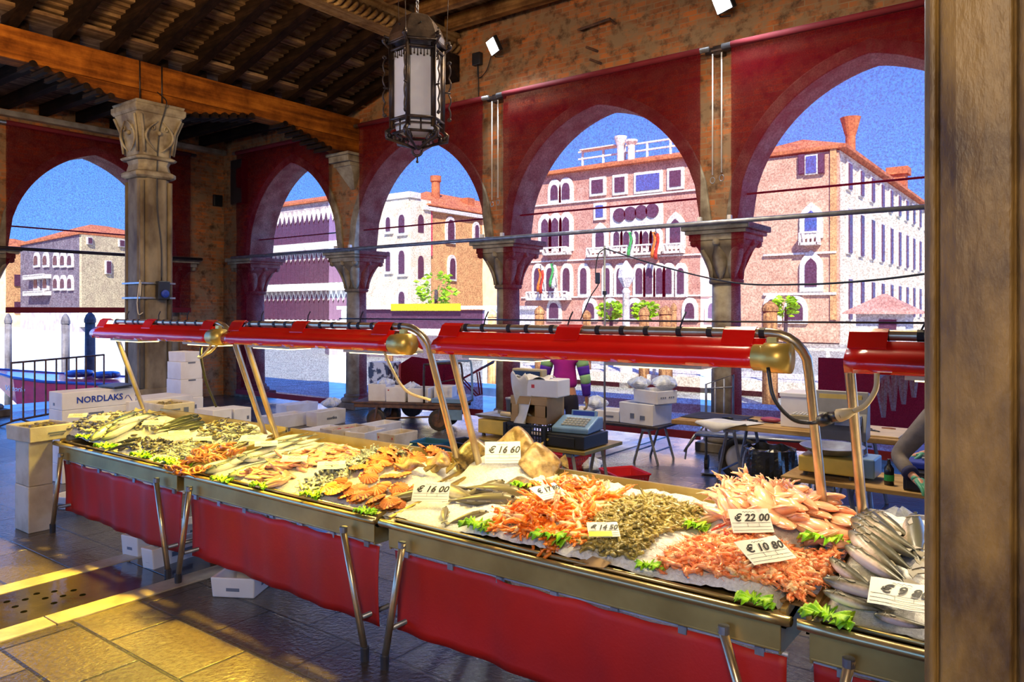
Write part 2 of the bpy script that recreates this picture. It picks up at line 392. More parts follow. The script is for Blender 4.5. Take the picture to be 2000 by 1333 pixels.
# ---------------------------------------------------------------- mesh builder
def TR(loc=(0, 0, 0), rz=0, rx=0, ry=0, s=1):
    return Matrix.Translation(loc) @ Matrix.Rotation(rz, 4, 'Z') @ Matrix.Rotation(ry, 4, 'Y') @ Matrix.Rotation(rx, 4, 'X') @ (Matrix.Diagonal((*s, 1)) if isinstance(s, tuple) else Matrix.Scale(s, 4))
class MB:
    def __init__(self):
        self.v, self.f = [], []
    def add(self, vs, fs, T=None):
        o = len(self.v)
        for p in vs:
            p = Vector(p)
            self.v.append(T @ p if T is not None else p)
        self.f += [tuple(i + o for i in f) for f in fs]
        return self
    def box(self, c, s, T=None, rz=0, taper=1.0):
        x, y, z = s[0] / 2, s[1] / 2, s[2] / 2
        vs = []
        for k, sz in ((taper, -z), (1.0, z)):
            vs += [(-x * k, -y * k, sz), (x * k, -y * k, sz), (x * k, y * k, sz), (-x * k, y * k, sz)]
        L = TR(c, rz)
        if T is not None: L = T @ L
        return self.add(vs, [(3, 2, 1, 0), (4, 5, 6, 7), (0, 1, 5, 4), (1, 2, 6, 5), (2, 3, 7, 6), (3, 0, 4, 7)], L)
    def rings(self, rs, T=None, closed=True, capa=True, capb=True):
        n = len(rs[0]); vs = [p for r in rs for p in r]; fs = []
        for i in range(len(rs) - 1):
            for j in range(n if closed else n - 1):
                k = (j + 1) % n
                fs.append((i * n + j, i * n + k, (i + 1) * n + k, (i + 1) * n + j))
        if capa and closed: fs.append(tuple(range(n - 1, -1, -1)))
        if capb and closed: fs.append(tuple((len(rs) - 1) * n + j for j in range(n)))
        return self.add(vs, fs, T)
    def tube(self, pts, r, n=8, T=None, cap=True, flat=1.0):
        pts = [Vector(p) for p in pts]; rs = []
        rad = r if isinstance(r, (list, tuple)) else [r] * len(pts)
        prev = None
        for i, p in enumerate(pts):
            a = pts[max(i - 1, 0)]; b = pts[min(i + 1, len(pts) - 1)]
            t = (b - a).normalized() if (b - a).length > 1e-9 else Vector((0, 0, 1))
            if prev is None:
                u = t.cross(Vector((0, 0, 1)))
                if u.length < 1e-3: u = Vector((1, 0, 0))
                u.normalize()
            else:
                u = prev - t * prev.dot(t)
                if u.length < 1e-6: u = t.orthogonal()
                u.normalize()
            prev = u; w = t.cross(u)
            rs.append([p + u * (math.cos(2 * PI * j / n) * rad[i]) + w * (math.sin(2 * PI * j / n) * rad[i] * flat) for j in range(n)])
        return self.rings(rs, T, True, cap, cap)
    def lathe(self, prof, n=20, T=None, cap=True):
        rs = [[(r * math.cos(2 * PI * j / n), r * math.sin(2 * PI * j / n), z) for j in range(n)] for r, z in prof]
        return self.rings(rs, T, True, cap, cap)
    def prism(self, poly, a, b, T=None, axis='Z'):
        def P(p, h):
            if axis == 'Z': return (p[0], p[1], h)
            if axis == 'Y': return (p[0], h, p[1])
            return (h, p[0], p[1])
        return self.rings([[P(p, a) for p in poly], [P(p, b) for p in poly]], T)
    def grid(self, nx, ny, fn, T=None):
        vs = [fn(i / nx, j / ny) for j in range(ny + 1) for i in range(nx + 1)]
        fs = [(j * (nx + 1) + i, j * (nx + 1) + i + 1, (j + 1) * (nx + 1) + i + 1, (j + 1) * (nx + 1) + i) for j in range(ny) for i in range(nx)]
        return self.add(vs, fs, T)
    def ball(self, c, r, n=8, m=6, s=(1, 1, 1), T=None):
        L = TR(c, s=tuple(r * k for k in s))
        if T is not None: L = T @ L
        prof = [(math.sin(PI * i / m) if 0 < i < m else 0.001, -math.cos(PI * i / m)) for i in range(m + 1)]
        return self.lathe(prof, n, L)
    def obox(self, x, y, z, wt, T=None, wall=0.02, floor=0.03):
        """open-topped tub of outer size x,y,z with thick walls"""
        a, b = x / 2, y / 2
        k = wt
        o0 = [(-a * k, -b * k, 0), (a * k, -b * k, 0), (a * k, b * k, 0), (-a * k, b * k, 0)]
        o1 = [(-a, -b, z), (a, -b, z), (a, b, z), (-a, b, z)]
        i1 = [(-a + wall, -b + wall, z), (a - wall, -b + wall, z), (a - wall, b - wall, z), (-a + wall, b - wall, z)]
        i0 = [((-a + wall) * k, (-b + wall) * k, floor), ((a - wall) * k, (-b + wall) * k, floor), ((a - wall) * k, (b - wall) * k, floor), ((-a + wall) * k, (b - wall) * k, floor)]
        return self.rings([o0, o1, i1, i0], T)
def build(mb, name, mat, parent=None, smooth=False, bev=0.0, world=False, sol=0.0, sub=0, seg=2):
    vs = mb.v
    if parent is not None and world:
        inv = WM[parent.name].inverted()
        vs = [inv @ p for p in vs]
    me = bpy.data.meshes.new(name)
    me.from_pydata([tuple(p) for p in vs], [], mb.f)
    me.update()
    o = bpy.data.objects.new(name, me)
    COL.objects.link(o)
    me.materials.append(M[mat] if isinstance(mat, str) else mat)
    if smooth:
        for p in me.polygons: p.use_smooth = True
    if parent is not None:
        o.parent = parent
    if bev:
        b = o.modifiers.new('edge', 'BEVEL'); b.width = bev; b.segments = seg; b.limit_method = 'ANGLE'; b.angle_limit = R(35)
    if sol:
        s = o.modifiers.new('thick', 'SOLIDIFY'); s.thickness = sol; s.offset = 0
    if sub:
        s = o.modifiers.new('smooth', 'SUBSURF'); s.levels = sub; s.render_levels = sub
    return o
WM = {}
def tag(o, label, cat, group=None, kind=None):
    if label: o['label'] = label
    if cat: o['category'] = cat
    if group: o['group'] = group
    if kind: o['kind'] = kind
    return o
def thing(name, label, cat, loc=(0, 0, 0), rz=0, group=None, kind=None, mat4=None):
    o = bpy.data.objects.new(name, None); COL.objects.link(o)
    o.empty_display_size = 0.1
    if mat4 is not None:
        o.matrix_basis = mat4; WM[o.name] = mat4.copy()
    else:
        o.location = loc; o.rotation_euler = (0, 0, rz); WM[o.name] = TR(loc, rz)
    return tag(o, label, cat, group, kind)
def one(mb, name, mat, label, cat, group=None, kind=None, loc=None, **kw):
    """a thing that is one mesh; loc moves its origin to its base"""
    if loc is not None:
        mb.v = [p - Vector(loc) for p in mb.v]
    o = build(mb, name, mat, **kw)
    if loc is not None: o.location = loc
    return tag(o, label, cat, group, kind)
def struct(mb, name, mat, label=None, cat=None, **kw):
    o = build(mb, name, mat, **kw)
    return tag(o, label, cat, None, 'structure')
KIDS = {}
def dup(root, mat4, label=None, group=None):
    if root.name not in KIDS:
        KIDS[root.name] = [(c, list(c.children)) for c in root.children]
    r = root.copy(); COL.objects.link(r); r.matrix_basis = mat4
    WM[r.name] = mat4.copy()
    if label: r['label'] = label
    if group: r['group'] = group
    for c, gs in KIDS[root.name]:
        cc = c.copy(); COL.objects.link(cc); cc.parent = r
        for g in gs:
            gg = g.copy(); COL.objects.link(gg); gg.parent = cc
    return r
def text(s, mat, parent, T, size=0.1, name='lettering', shear=0.0, ext=0.0004, sx=1.0, bold=0.0):
    c = bpy.data.curves.new(name, 'FONT'); c.body = s; c.size = size; c.shear = shear
    c.extrude = ext; c.align_x = 'CENTER'; c.align_y = 'CENTER'; c.offset = bold
    c.resolution_u = 2
    o = bpy.data.objects.new(name, c); COL.objects.link(o)
    c.materials.append(M[mat])
    o.matrix_basis = Matrix.Identity(4)
    bpy.context.view_layer.update()
    me = bpy.data.meshes.new_from_object(o)
    COL.objects.unlink(o); bpy.data.objects.remove(o)
    o = bpy.data.objects.new(name, me); COL.objects.link(o)
    o.parent = parent
    o.matrix_basis = T @ Matrix.Diagonal((sx, 1, 1, 1))
    return o
def bez(pts, n=8):
    """smooth curve through points (Catmull-Rom)"""
    P = [Vector(p) for p in pts]; P = [P[0] * 2 - P[1]] + P + [P[-1] * 2 - P[-2]]
    out = []
    for i in range(1, len(P) - 2):
        for k in range(n):
            t = k / n
            out.append(0.5 * ((2 * P[i]) + (P[i + 1] - P[i - 1]) * t + (2 * P[i - 1] - 5 * P[i] + 4 * P[i + 1] - P[i + 2]) * t * t + (3 * P[i] - P[i - 1] - 3 * P[i + 1] + P[i + 2]) * t ** 3))
    out.append(P[-2])
    return out
# ================================================================ the hall
WY0, WY1 = 9.42, 9.92          # canal arcade wall, inner and outer face
WX0, WX1 = -15.0, -15.5        # end wall
SPR, APX = 2.97, 4.85
COLX = [-3.7, -7.33, -10.96]
def arch_z(x, mid, a):
    c = ((APX - SPR) ** 2 - a * a) / (2 * a); r = a + c
    s = abs(x - mid)
    if s >= a: return SPR
    return SPR + math.sqrt(max(r * r - (s + c) ** 2, 0))
# floor: paving with two white stone strips and drain slabs between them
fl = MB()
fl.box((-2.0, -0.3, -0.1), (27.0, 21.5, 0.2))
struct(fl, 'floor', 'floor', 'wet grey stone paving of the market hall', 'floor')
for k, (x, w) in enumerate(((-5.66, 0.17), (-4.87, 0.18))):
    mb = MB(); y = -1.0
    while y < 9.0:
        L = 1.1 + rnd.random() * 0.6
        mb.box((x + rnd.uniform(-.004, .004), y + L / 2, 0.004), (w, L - 0.008, 0.012)); y += L
    struct(mb, 'trim_%d' % (k + 1), 'istria', ['white stone strip on the far edge of the floor drain', 'white stone strip on the near edge of the floor drain'][k], 'stone strip', bev=0.003)
mb = MB(); y = -1.0
while y < 8.0:
    mb.box((-5.265, y + 0.62, 0.003), (0.60, 1.23, 0.01)); y += 1.24
struct(mb, 'trim_3', plain('dark drain slab', (0.05, 0.04, 0.035), 0.12, c2=(0.025, 0.02, 0.02), scale=3, bmp=0.2, spec=0.8), 'dark wet drain slabs running between two white strips', 'drain slabs', bev=0.004)
mb = MB(); y = -0.6
while y < 7.6:
    for i in range(5):
        for j in range(3):
            if rnd.random() < 0.8:
                mb.lathe([(0.019, 0.0075), (0.019, 0.0095)], 10, TR((-5.40 + j * 0.13 + (i % 2) * 0.05, y + i * 0.085, 0)))
    y += 1.24
struct(mb, 'trim_4', plain('black drain opening', (0.004, 0.004, 0.004), 1.0, spec=0.0), 'round drain holes in the dark slabs', 'drain holes')

# canal arcade wall with pointed openings
mids = [(-12.58, 1.44), (-9.145, 1.6), (-5.515, 1.6), (-1.9, 1.58)]
edges = [-15.5]
def arcade(y0, y1):
    mb = MB()
    xs = []
    segs = []
    cur = -15.5
    for m, a in mids:
        segs.append((cur, m - a, None)); segs.append((m - a, m + a, (m, a))); cur = m + a
    segs.append((cur, 5.6, None))
    top = 7.3
    for x0, x1, ar in segs:
        if ar is None:
            mb.box(((x0 + x1) / 2, (y0 + y1) / 2, (SPR + top) / 2), (x1 - x0, y1 - y0, top - SPR))
        else:
            n = 36
            for i in range(n):
                a, b = x0 + (x1 - x0) * i / n, x0 + (x1 - x0) * (i + 1) / n
                za, zb = arch_z(a, *ar), arch_z(b, *ar)
                mb.add([(a, y0, za), (b, y0, zb), (b, y1, zb), (a, y1, za), (a, y0, top), (b, y0, top), (b, y1, top), (a, y1, top)],
                       [(0, 1, 5, 4), (3, 7, 6, 2), (0, 3, 2, 1), (4, 5, 6, 7)])
    return mb
mb = arcade(WY0, WY1)
mb.box((-14.93, (WY0 + WY1) / 2, SPR / 2), (1.14, 0.5, SPR))        # corner pier
struct(mb, 'wall_back', 'brickY', 'old orange brick wall above the canal side arches', 'wall')
# end wall on the left
mb = MB()
lm = [(6.70, 1.50), (3.2, 1.5), (-0.3, 1.5)]
segs = []; cur = WY0
for m, a in lm:
    segs.append((m + a, cur, None)); segs.append((m - a, m + a, (m, a))); cur = m - a
segs.append((-3.5, cur, None))
top = 5.9
for y0, y1, ar in segs:
    if ar is None:
        mb.box(((WX0 + WX1) / 2, (y0 + y1) / 2, (SPR + top) / 2), (0.5, y1 - y0, top - SPR))
    else:
        n = 36
        for i in range(n):
            a, b = y0 + (y1 - y0) * i / n, y0 + (y1 - y0) * (i + 1) / n
            za, zb = arch_z(a, *ar), arch_z(b, *ar)
            mb.add([(WX1, a, za), (WX1, b, zb), (WX0, b, zb), (WX0, a, za), (WX1, a, top), (WX1, b, top), (WX0, b, top), (WX0, a, top)],
                   [(0, 1, 5, 4), (3, 7, 6, 2), (0, 3, 2, 1), (4, 5, 6, 7)])
mb.box((-15.25, 8.92, SPR / 2), (0.5, 0.98, SPR))
struct(mb, 'wall_left', 'brickX', 'old brick end wall with pointed openings', 'wall')
# stone arch rings, one per opening
def ring(plane, m, a, inner, outer, label):
    mb = MB(); n = 40; w = 0.13
    lo, hi = inner, outer
    rs = []
    for i in range(n + 1):
        x = m - a + 2 * a * i / n
        z = arch_z(x, m, a)
        c = ((APX - SPR) ** 2 - a * a) / (2 * a); r = a + c
        s = 1 if x >= m else -1
        nx, nz = (x - (m - s * c)) / r, (z - SPR) / r
        if i == n // 2: nx, nz = 0, 1.08
        q = []
        for d, k in ((-0.03, lo), (-0.03, hi), (w, hi), (w, lo)):
            px, pz = x + nx * d, z + nz * d
            q.append((px, k, pz) if plane == 'Y' else (k, px, pz))
        rs.append(q)
    mb.rings(rs)
    return one(mb, 'arch_ring', 'stonecap', label, 'stone arch', 'stone arch rings of the openings', bev=0.012)
for (m, a), lab in zip(mids, ('opening beside the corner pier', 'opening behind the hanging lantern', 'opening that frames the pink palace', 'opening that frames the tall flared chimney')):
    ring('Y', m, a, WY0 - 0.04, WY1 + 0.04, 'pale stone arch ring round the ' + lab)
for (m, a), lab in zip(lm[:2], ('opening above the red boat', 'end wall opening cut by the picture edge')):
    ring('X', m, a, WX0 + 0.04, WX1 - 0.04, 'pale stone arch ring round the ' + lab)

# round columns with leafy capitals
def capital_mb(mb, r0, z0, z1, half):
    h = z1 - z0
    mb.lathe([(r0 + .03, z0), (r0 + .045, z0 + .02), (r0 + .045, z0 + .05), (r0 + .01, z0 + .07)], 24)
    rs = []
    for i in range(7):
        t = i / 6; r = r0 + (half * 0.92 - r0) * t ** 1.8; q = 2 + 5 * t
        ring_ = []
        for j in range(32):
            th = 2 * PI * j / 32
            k = (abs(math.cos(th)) ** q + abs(math.sin(th)) ** q) ** (-1 / q)
            ring_.append((r * k * math.cos(th), r * k * math.sin(th), z0 + .06 + (h * 0.72 - .06) * t))
        rs.append(ring_)
    mb.rings(rs)
def leaves_mb(mb, r0, z0, z1, half):
    h = (z1 - z0) * 0.72
    for k in range(8):
        th = PI / 4 * k
        ex = half * (1.12 if k % 2 else 0.86)
        rs = []
        for i in range(7):
            t = i / 6
            rr = r0 + .02 + (ex - r0) * t ** 1.7 + (0.03 if i == 6 else 0)
            zz = z0 + .06 + h * (t if i < 6 else 0.80)
            w = 0.10 * math.sin(PI * min(t, .93) * .9 + .25)
            c, s = math.cos(th), math.sin(th)
            rs.append([(c * (rr + d) - s * ww, s * (rr + d) + c * ww, zz) for ww, d in ((-w, 0), (0, .035), (w, 0), (0, -.03))])
        mb.rings(rs)
        mb.ball((math.cos(th) * ex * 1.0, math.sin(th) * ex * 1.0, z0 + .06 + h * .86), 0.055, 8, 6)
def round_column(x, y, label):
    t = thing('stone_column', label, 'column', (x, y, 0), 0, 'round stone columns of the arcade', 'thing')
    mb = MB(); mb.box((0, 0, .06), (.62, .62, .12)); mb.lathe([(.29, .12), (.30, .15), (.28, .19), (.23, .21), (.24, .25), (.20, .28)], 24)
    build(mb, 'base', 'stone', t, bev=.01)
    mb = MB(); mb.lathe([(.20, .26), (.192, 1.2), (.182, 2.22)], 28); build(mb, 'shaft', 'stonecap', t, True)
    mb = MB(); capital_mb(mb, .18, 2.2, 2.97, .40); build(mb, 'capital', 'stone', t, True)
    lf = [c for c in t.children if c.name.startswith('capital')][0]
    m2 = MB(); leaves_mb(m2, .18, 2.2, 2.97, .40); build(m2, 'carved_leaf_band', 'stonecap', lf, True)
    mb = MB(); mb.box((0, 0, 2.80), (.74, .74, .08)); mb.box((0, 0, 2.865), (.82, .82, .05)); mb.box((0, 0, 2.93), (.90, .90, .08)); build(mb, 'abacus', 'stonecap', t, bev=.012)
    return t
for x, lab in zip(COLX, ('round stone column by the wheeled market barrow', 'round stone column behind the blue grey flatbed trolley and wheelbarrow handles', 'round stone column at the open gap beside the corner blind')):
    pass
round_column(COLX[0], 9.67, 'round stone column with carved capital behind the handcart and bench')
round_column(COLX[1], 9.67, 'round stone column with carved capital beside the person in magenta')
round_column(COLX[2], 9.67, 'round stone column with carved capital behind the white boxes on the trolley')
round_column(-14.2, 9.67, 'round stone column seen dimly through the blind beside the corner pier')
round_column(-0.1, 9.67, 'round stone column hidden beyond the near pillar')
round_column(-15.25, 4.95, 'round stone column at the picture edge behind the barrier')
round_column(-15.25, 8.35, 'stone column of the end wall behind the white box stack')

# big square pillar with tall capital
def square_pillar(name, x, y, rz, mat, label, ztop, w=.235):
    t = thing(name, label, 'pillar', (x, y, 0), rz, None, 'thing')
    def sec(w, ch, z): return [(w, -w + ch, z), (w, w - ch, z), (w - ch, w, z), (-w + ch, w, z), (-w, w - ch, z), (-w, -w + ch, z), (-w + ch, -w, z), (w - ch, -w, z)]
    mb = MB(); mb.rings([sec(w + .05, .02, 0), sec(w + .05, .02, .62), sec(w + .02, .05, .74)]); build(mb, 'base', mat, t, bev=.015)
    mb = MB(); mb.rings([sec(w, .10, .70), sec(w, .10, ztop - 1.05)])
    build(mb, 'shaft', mat, t, bev=.02)
    mb = MB()
    for sx in (-1, 1):
        for sy in (-1, 1):
            mb.tube([(sx * (w - .03), sy * (w - .03), .75), (sx * (w - .03), sy * (w - .03), ztop - 1.1)], .035, 10)
    build(mb, 'corner_roll', mat, t, True)
    mb = MB()
    mb.rings([sec(w + .02, .08, ztop - 1.06), sec(w + .06, .08, ztop - 1.03), sec(w + .06, .08, ztop - .98), sec(w + .01, .08, ztop - .95)])
    mb.rings([sec(w + .01, .08, ztop - .95), sec(w - .01, .08, ztop - .86), sec(w + .01, .08, ztop - .80)])
    mb.rings([sec(w + .05, .07, ztop - .80), sec(w + .07, .07, ztop - .77), sec(w + .02, .07, ztop - .74)])
    mb.rings([sec(w + .0, .06, ztop - .74), sec(w + .02, .06, ztop - .5), sec(w + .07, .05, ztop - .30), sec(w + .11, .04, ztop - .16)])
    build(mb, 'capital', 'stonecap' if mat == 'stone' else mat, t, bev=.01)
    cap = [c for c in t.children if c.name.startswith('capital')][0]
    mb = MB()
    for k in range(4):
        Tk = TR((0, 0, 0), PI / 2 * k)
        for sx in (-1, 1):
            pts = [(w + .035 + .05 * i / 10 + .01, sx * (.04 + .16 * math.sin(i / 10 * PI)), ztop - .68 + .042 * i) for i in range(11)]
            mb.tube(pts, [.008 + .012 * math.sin(PI * i / 10) for i in range(11)], 6, Tk)
            sp = [(w + .07, sx * (.10 + .05 * math.cos(a * .9) * (1 - a / 9)), ztop - .36 + .05 * math.sin(a * .9) * (1 - a / 9)) for a in range(9)]
            mb.tube(sp, .011, 6, Tk)
            mb.tube([(w + .03, sx * .20, ztop - .7), (w + .06, sx * .23, ztop - .4), (w + .12, sx * .29, ztop - .2)], .018, 6, Tk)
        mb.ball((w + .06, 0, ztop - .42), .035, 8, 6, T=Tk)
    build(mb, 'carved_scrolls', 'stonecap' if mat == 'stone' else mat, cap, True)
    mb = MB(); mb.rings([sec(w + .11, .01, ztop - .16), sec(w + .135, .01, ztop - .12), sec(w + .135, .01, ztop - .05), sec(w + .11, .01, ztop - .04), sec(w + .125, .01, ztop)]); build(mb, 'abacus', 'stonecap' if mat == 'stone' else mat, t, bev=.008)
    return t
PX, PY = -10.75, 5.55
square_pillar('square_stone_pillar', PX, PY, 0, 'stone', 'square grey stone pillar with carved capital under the timber beam', 4.80)
# the near pillar that fills the picture's edge
np_ = onT(1800, 600, 1.25)
t = thing('square_stone_pillar', 'brown stained stone pillar filling the near edge of the view', 'pillar', (0, 0, 0), 0, None, 'thing')
e0 = Vector((np_.x, np_.y, 0)); ux = Vector((.8, .6, 0)); uy = Vector((-.6, .8, 0))
def q(a, b): return e0 + Vector((a, b, 0))
prof = [q(0, .62), q(0, .03), q(.004, .012), q(.012, .003), q(.019, .004), q(.023, .014), q(.027, .002), q(.05, -.004), q(.09, -.004), q(.125, -.0), q(.130, .012), q(.136, .0), q(.16, -.006), q(.46, -.006), q(.49, .0), q(.50, .012), q(.52, .0), q(.62, .03), q(.62, .62)]
mb = MB(); mb.rings([[(p.x, p.y, z) for p in prof] for z in (0.0, 1.2, 2.0, 2.8, 4.1)])
build(mb, 'shaft', 'stonedark', t, bev=.003)
cx = q(.31, .31)
mb = MB(); mb.rings([[((p.x - cx.x) * k + cx.x, (p.y - cx.y) * k + cx.y, z) for p in prof] for z, k in ((0, 1.06), (.25, 1.06), (.33, 1.0))]); build(mb, 'base', 'stonedark', t)
mb = MB(); mb.rings([[((p.x - cx.x) * k + cx.x, (p.y - cx.y) * k + cx.y, z) for p in prof] for z, k in ((4.1, 1.05), (4.4, 1.1), (4.8, 1.5))]); build(mb, 'capital', 'stonedark', t)

# ================================================================ roof timbers
mb = MB(); mb.box((PX, 3.2, 5.19), (.34, 12.5, .40))
tb = one(mb, 'timber_beam', 'beamwood', 'heavy orange brown timber beam resting above the square pillar', 'beam', None, 'thing', bev=.012)
def bracket(yc, half, label, zt=4.99, zb=4.80, onlyneg=False, mat='beamwood'):
    t = thing('timber_bracket', label, 'bracket', (PX, yc, zb), 0, None, 'thing')
    mb = MB()
    y1 = .12 if onlyneg else half
    mb.prism([(-half, zt - zb), (-half * .35, 0.0), ((0.12 if onlyneg else half * .35), 0.0), (y1, zt - zb)], -.15, .15, axis='X')
    build(mb, 'bracket_body', mat, t, bev=.01)
    for side in ((-1,) if onlyneg else (-1, 1)):
        for k in range(7):
            f = k / 6
            y = side * (half * .40 + half * .62 * f); z = .0 + (zt - zb) * (f) - .01
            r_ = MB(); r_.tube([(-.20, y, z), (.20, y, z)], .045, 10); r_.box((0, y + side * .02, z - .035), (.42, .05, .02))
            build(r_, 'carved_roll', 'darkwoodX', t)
    return t
bracket(PY, 1.55, 'stepped timber bracket between the beam and the square pillar')
bracket(9.30, 1.5, 'stepped timber bracket where the beam meets the arcade wall', zb=4.74, onlyneg=True)
mb = MB(); mb.box((PX, 9.22, 4.70), (.62, .42, .05)); mb.box((PX, 9.24, 4.62), (.54, .38, .11)); mb.box((PX, 9.28, 4.53), (.46, .30, .07))
mb.rings([[(PX + a * s, 9.42 + min(b, 0), z) for a, b in ((-1, -.26 * k), (1, -.26 * k), (1, 0), (-1, 0))] for s, k, z in ((.22, 1, 4.5), (.16, .6, 4.34), (.05, .1, 4.1))])
one(mb, 'stone_corbel', 'stonecap', 'pale moulded stone corbel carrying the end of the beam', 'corbel', None, 'thing', loc=(PX, 9.42, 4.1), bev=.008)
# moulded beam with carved rope
MX, MZ = -8.30, 6.06
mb = MB(); mb.box((MX, 3.4, MZ + .15), (.22, 12.0, .30)); mb.box((MX + .03, 3.4, MZ + .33), (.30, 12.0, .07)); mb.box((MX - .14, 3.4, MZ + .02), (.08, 12.0, .05))
t = thing('moulded_beam', 'pale moulded timber beam with a carved rope along it', 'beam', (MX, 9.4, MZ), 0, None, 'thing')
build(mb, 'beam_body', 'mouldwood', t, world=True, bev=.008)
mb = MB()
for k in range(96):
    y = -2.4 + k * .123
    mb.tube([(MX + .10, y, MZ + .02), (MX + .15, y + .05, MZ + .06), (MX + .16, y + .11, MZ + .13), (MX + .13, y + .16, MZ + .20)], [.02, .038, .038, .02], 6)
build(mb, 'carved_rope', 'mouldwood', t, world=True, smooth=True)
mb = MB(); mb.rings([[(MX + a, 9.40 - b, z) for a, b in ((-.14, 0), (.16, 0), (.16, d), (-.14, d))] for z, d in ((MZ, .40), (MZ - .10, .34), (MZ - .16, .24), (MZ - .30, .12), (MZ - .42, .03))])
one(mb, 'timber_corbel', 'darkwoodX', 'dark curved timber corbel under the moulded beam end', 'corbel', None, 'thing', loc=(MX, 9.4, MZ - .42))
# sloping rafters between the two beams, stepped boards above them
rise = (6.10 - 5.42) / (-8.42 + 10.62)
rows = []
def ordinal(k): return ('first', 'second', 'third', 'fourth', 'fifth', 'sixth', 'seventh', 'eighth', 'ninth', 'tenth', 'eleventh', 'twelfth', 'thirteenth')[k]
for i, k in enumerate(range(-4, 8)):
    y = 4.98 + .6 * k
    mb = MB()
    x0, x1 = -10.85, -8.36
    z0, z1 = 5.40, 5.40 + rise * (x1 - x0)
    mb.rings([[(x0, y - .07, z0), (x0, y + .07, z0), (x0, y + .07, z0 + .27), (x0, y - .07, z0 + .27)], [(x1, y - .07, z1), (x1, y + .07, z1), (x1, y + .07, z1 + .27), (x1, y - .07, z1 + .27)]])
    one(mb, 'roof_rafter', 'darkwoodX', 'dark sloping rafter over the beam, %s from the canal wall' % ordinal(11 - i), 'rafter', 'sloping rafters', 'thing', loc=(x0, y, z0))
mb = MB()
nst = 20
for i in range(nst):
    x = -10.9 + i * .13; z = 5.40 + .22 + rise * (i * .13)
    mb.box((x + .065, 3.5, z + .02), (.135, 11.9, .055))
struct(mb, 'ceiling', 'board', 'stepped weathered boards laid across the sloping rafters', 'ceiling')
mb = MB(); mb.box((-9.55, 3.6, 5.40 + rise * 1.25 + .17), (.20, 11.5, .06))
struct(mb, 'trim_5', 'board', 'plain batten crossing under the stepped boards', 'batten')
mb = MB(); mb.box((-8.33, 0, 6.5), (.06, 19, .5)); struct(mb, 'trim_6', 'board', 'vertical boards above the moulded beam', 'boards')
mb = MB(); mb.box((-12.9, 3.2, 5.60), (5.0, 12.5, .05)); struct(mb, 'ceiling_boards', 'board', 'dark boards over the end bay', 'ceiling')
for i in range(11):
    y = 8.9 - .62 * i
    mb = MB(); mb.box((-12.95, y, 5.48), (4.3, .14, .18))
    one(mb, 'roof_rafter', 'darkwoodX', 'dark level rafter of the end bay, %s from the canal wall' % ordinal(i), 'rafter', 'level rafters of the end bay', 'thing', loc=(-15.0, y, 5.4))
mb = MB(); mb.box((-14.93, 3.4, 5.30), (.16, 12, .10)); one(mb, 'stone_ledge', 'istria', 'pale worn stone ledge above the end wall blind', 'ledge', None, 'thing', bev=.01)
# the bay over the stalls: level joists
mb = MB(); mb.box((1.9, -.4, 6.66), (20.4, 19.7, .06)); mb.box((-12.9, -6.5, 6.2), (9.4, 7.2, .06)); struct(mb, 'ceiling_planks', 'board', 'dark planks above the level joists', 'ceiling')  # planks run on unseen past the camera, extended to block the sun
for i in range(10):
    y = 9.12 - .68 * i
    mb = MB(); mb.box((-1.35, y, 6.50), (13.6, .15, .22))
    one(mb, 'ceiling_joist', 'joistwood', 'tan level joist over the stalls, %s from the canal wall' % ordinal(i), 'joist', 'level joists over the stalls', 'thing', loc=(-8.1, y, 6.4), bev=.008)

# ================================================================ sun blinds, rods and cords
def blind(y, x0, x1, z0, z1, label, plane='Y'):
    xm = (x0 + x1) / 2
    t = thing('sun_blind', label, 'blind', (xm, y, z1) if plane == 'Y' else (y, xm, z1), 0, 'crimson roller blinds in the openings')
    def fn(u, v):
        a = x0 + (x1 - x0) * u; z = z0 + (z1 - z0) * v
        w = .012 * math.sin(u * 9) * (1 - v) + .006 * math.sin(v * 40) + .018 * math.sin(u * PI) * math.sin(v * PI * 2)
        return (a, y + w, z) if plane == 'Y' else (y - w, a, z)
    mb = MB(); mb.grid(24, 36, fn); build(mb, 'blind_cloth', 'blind', t, True, world=True)
    mb = MB(); e = .12
    A = ((x0 - e, y, z1 + .04), (x1 + e, y, z1 + .04)); B = ((x0, y, z1 + .04), (x1, y, z1 + .04))
    if plane == 'X': A = tuple((p[1], p[0], p[2]) for p in A); B = tuple((p[1], p[0], p[2]) for p in B)
    mb.tube(A, .035, 12); build(mb, 'roller', 'greysteel', t, True, world=True)
    mb = MB(); mb.tube(B, .042, 14); build(mb, 'rolled_cloth', 'blindedge', t, True, world=True)
    mb = MB()
    if plane == 'Y': mb.box((xm, y, z0), (x1 - x0, .035, .10))
    else: mb.box((y, xm, z0), (.035, x1 - x0, .10))
    build(mb, 'hem_bar', 'blindedge', t, world=True)
    return t
BY = 9.26
blind(BY, -14.28, -11.27, .13, 5.16, 'crimson mesh blind beside the corner pier, hanging to the floor')
blind(BY, -10.42, -7.53, .22, 5.18, 'crimson mesh blind behind the hanging lantern')
blind(BY, -7.12, -3.89, .22, 5.18, 'crimson mesh blind with the pink palace seen through it')
blind(BY, -3.48, -.25, .22, 5.18, 'crimson mesh blind with the flared chimney seen through it')
blind(-14.84, 5.15, 8.55, 1.86, 5.08, 'crimson mesh blind rolled halfway down over the red boat', 'X')
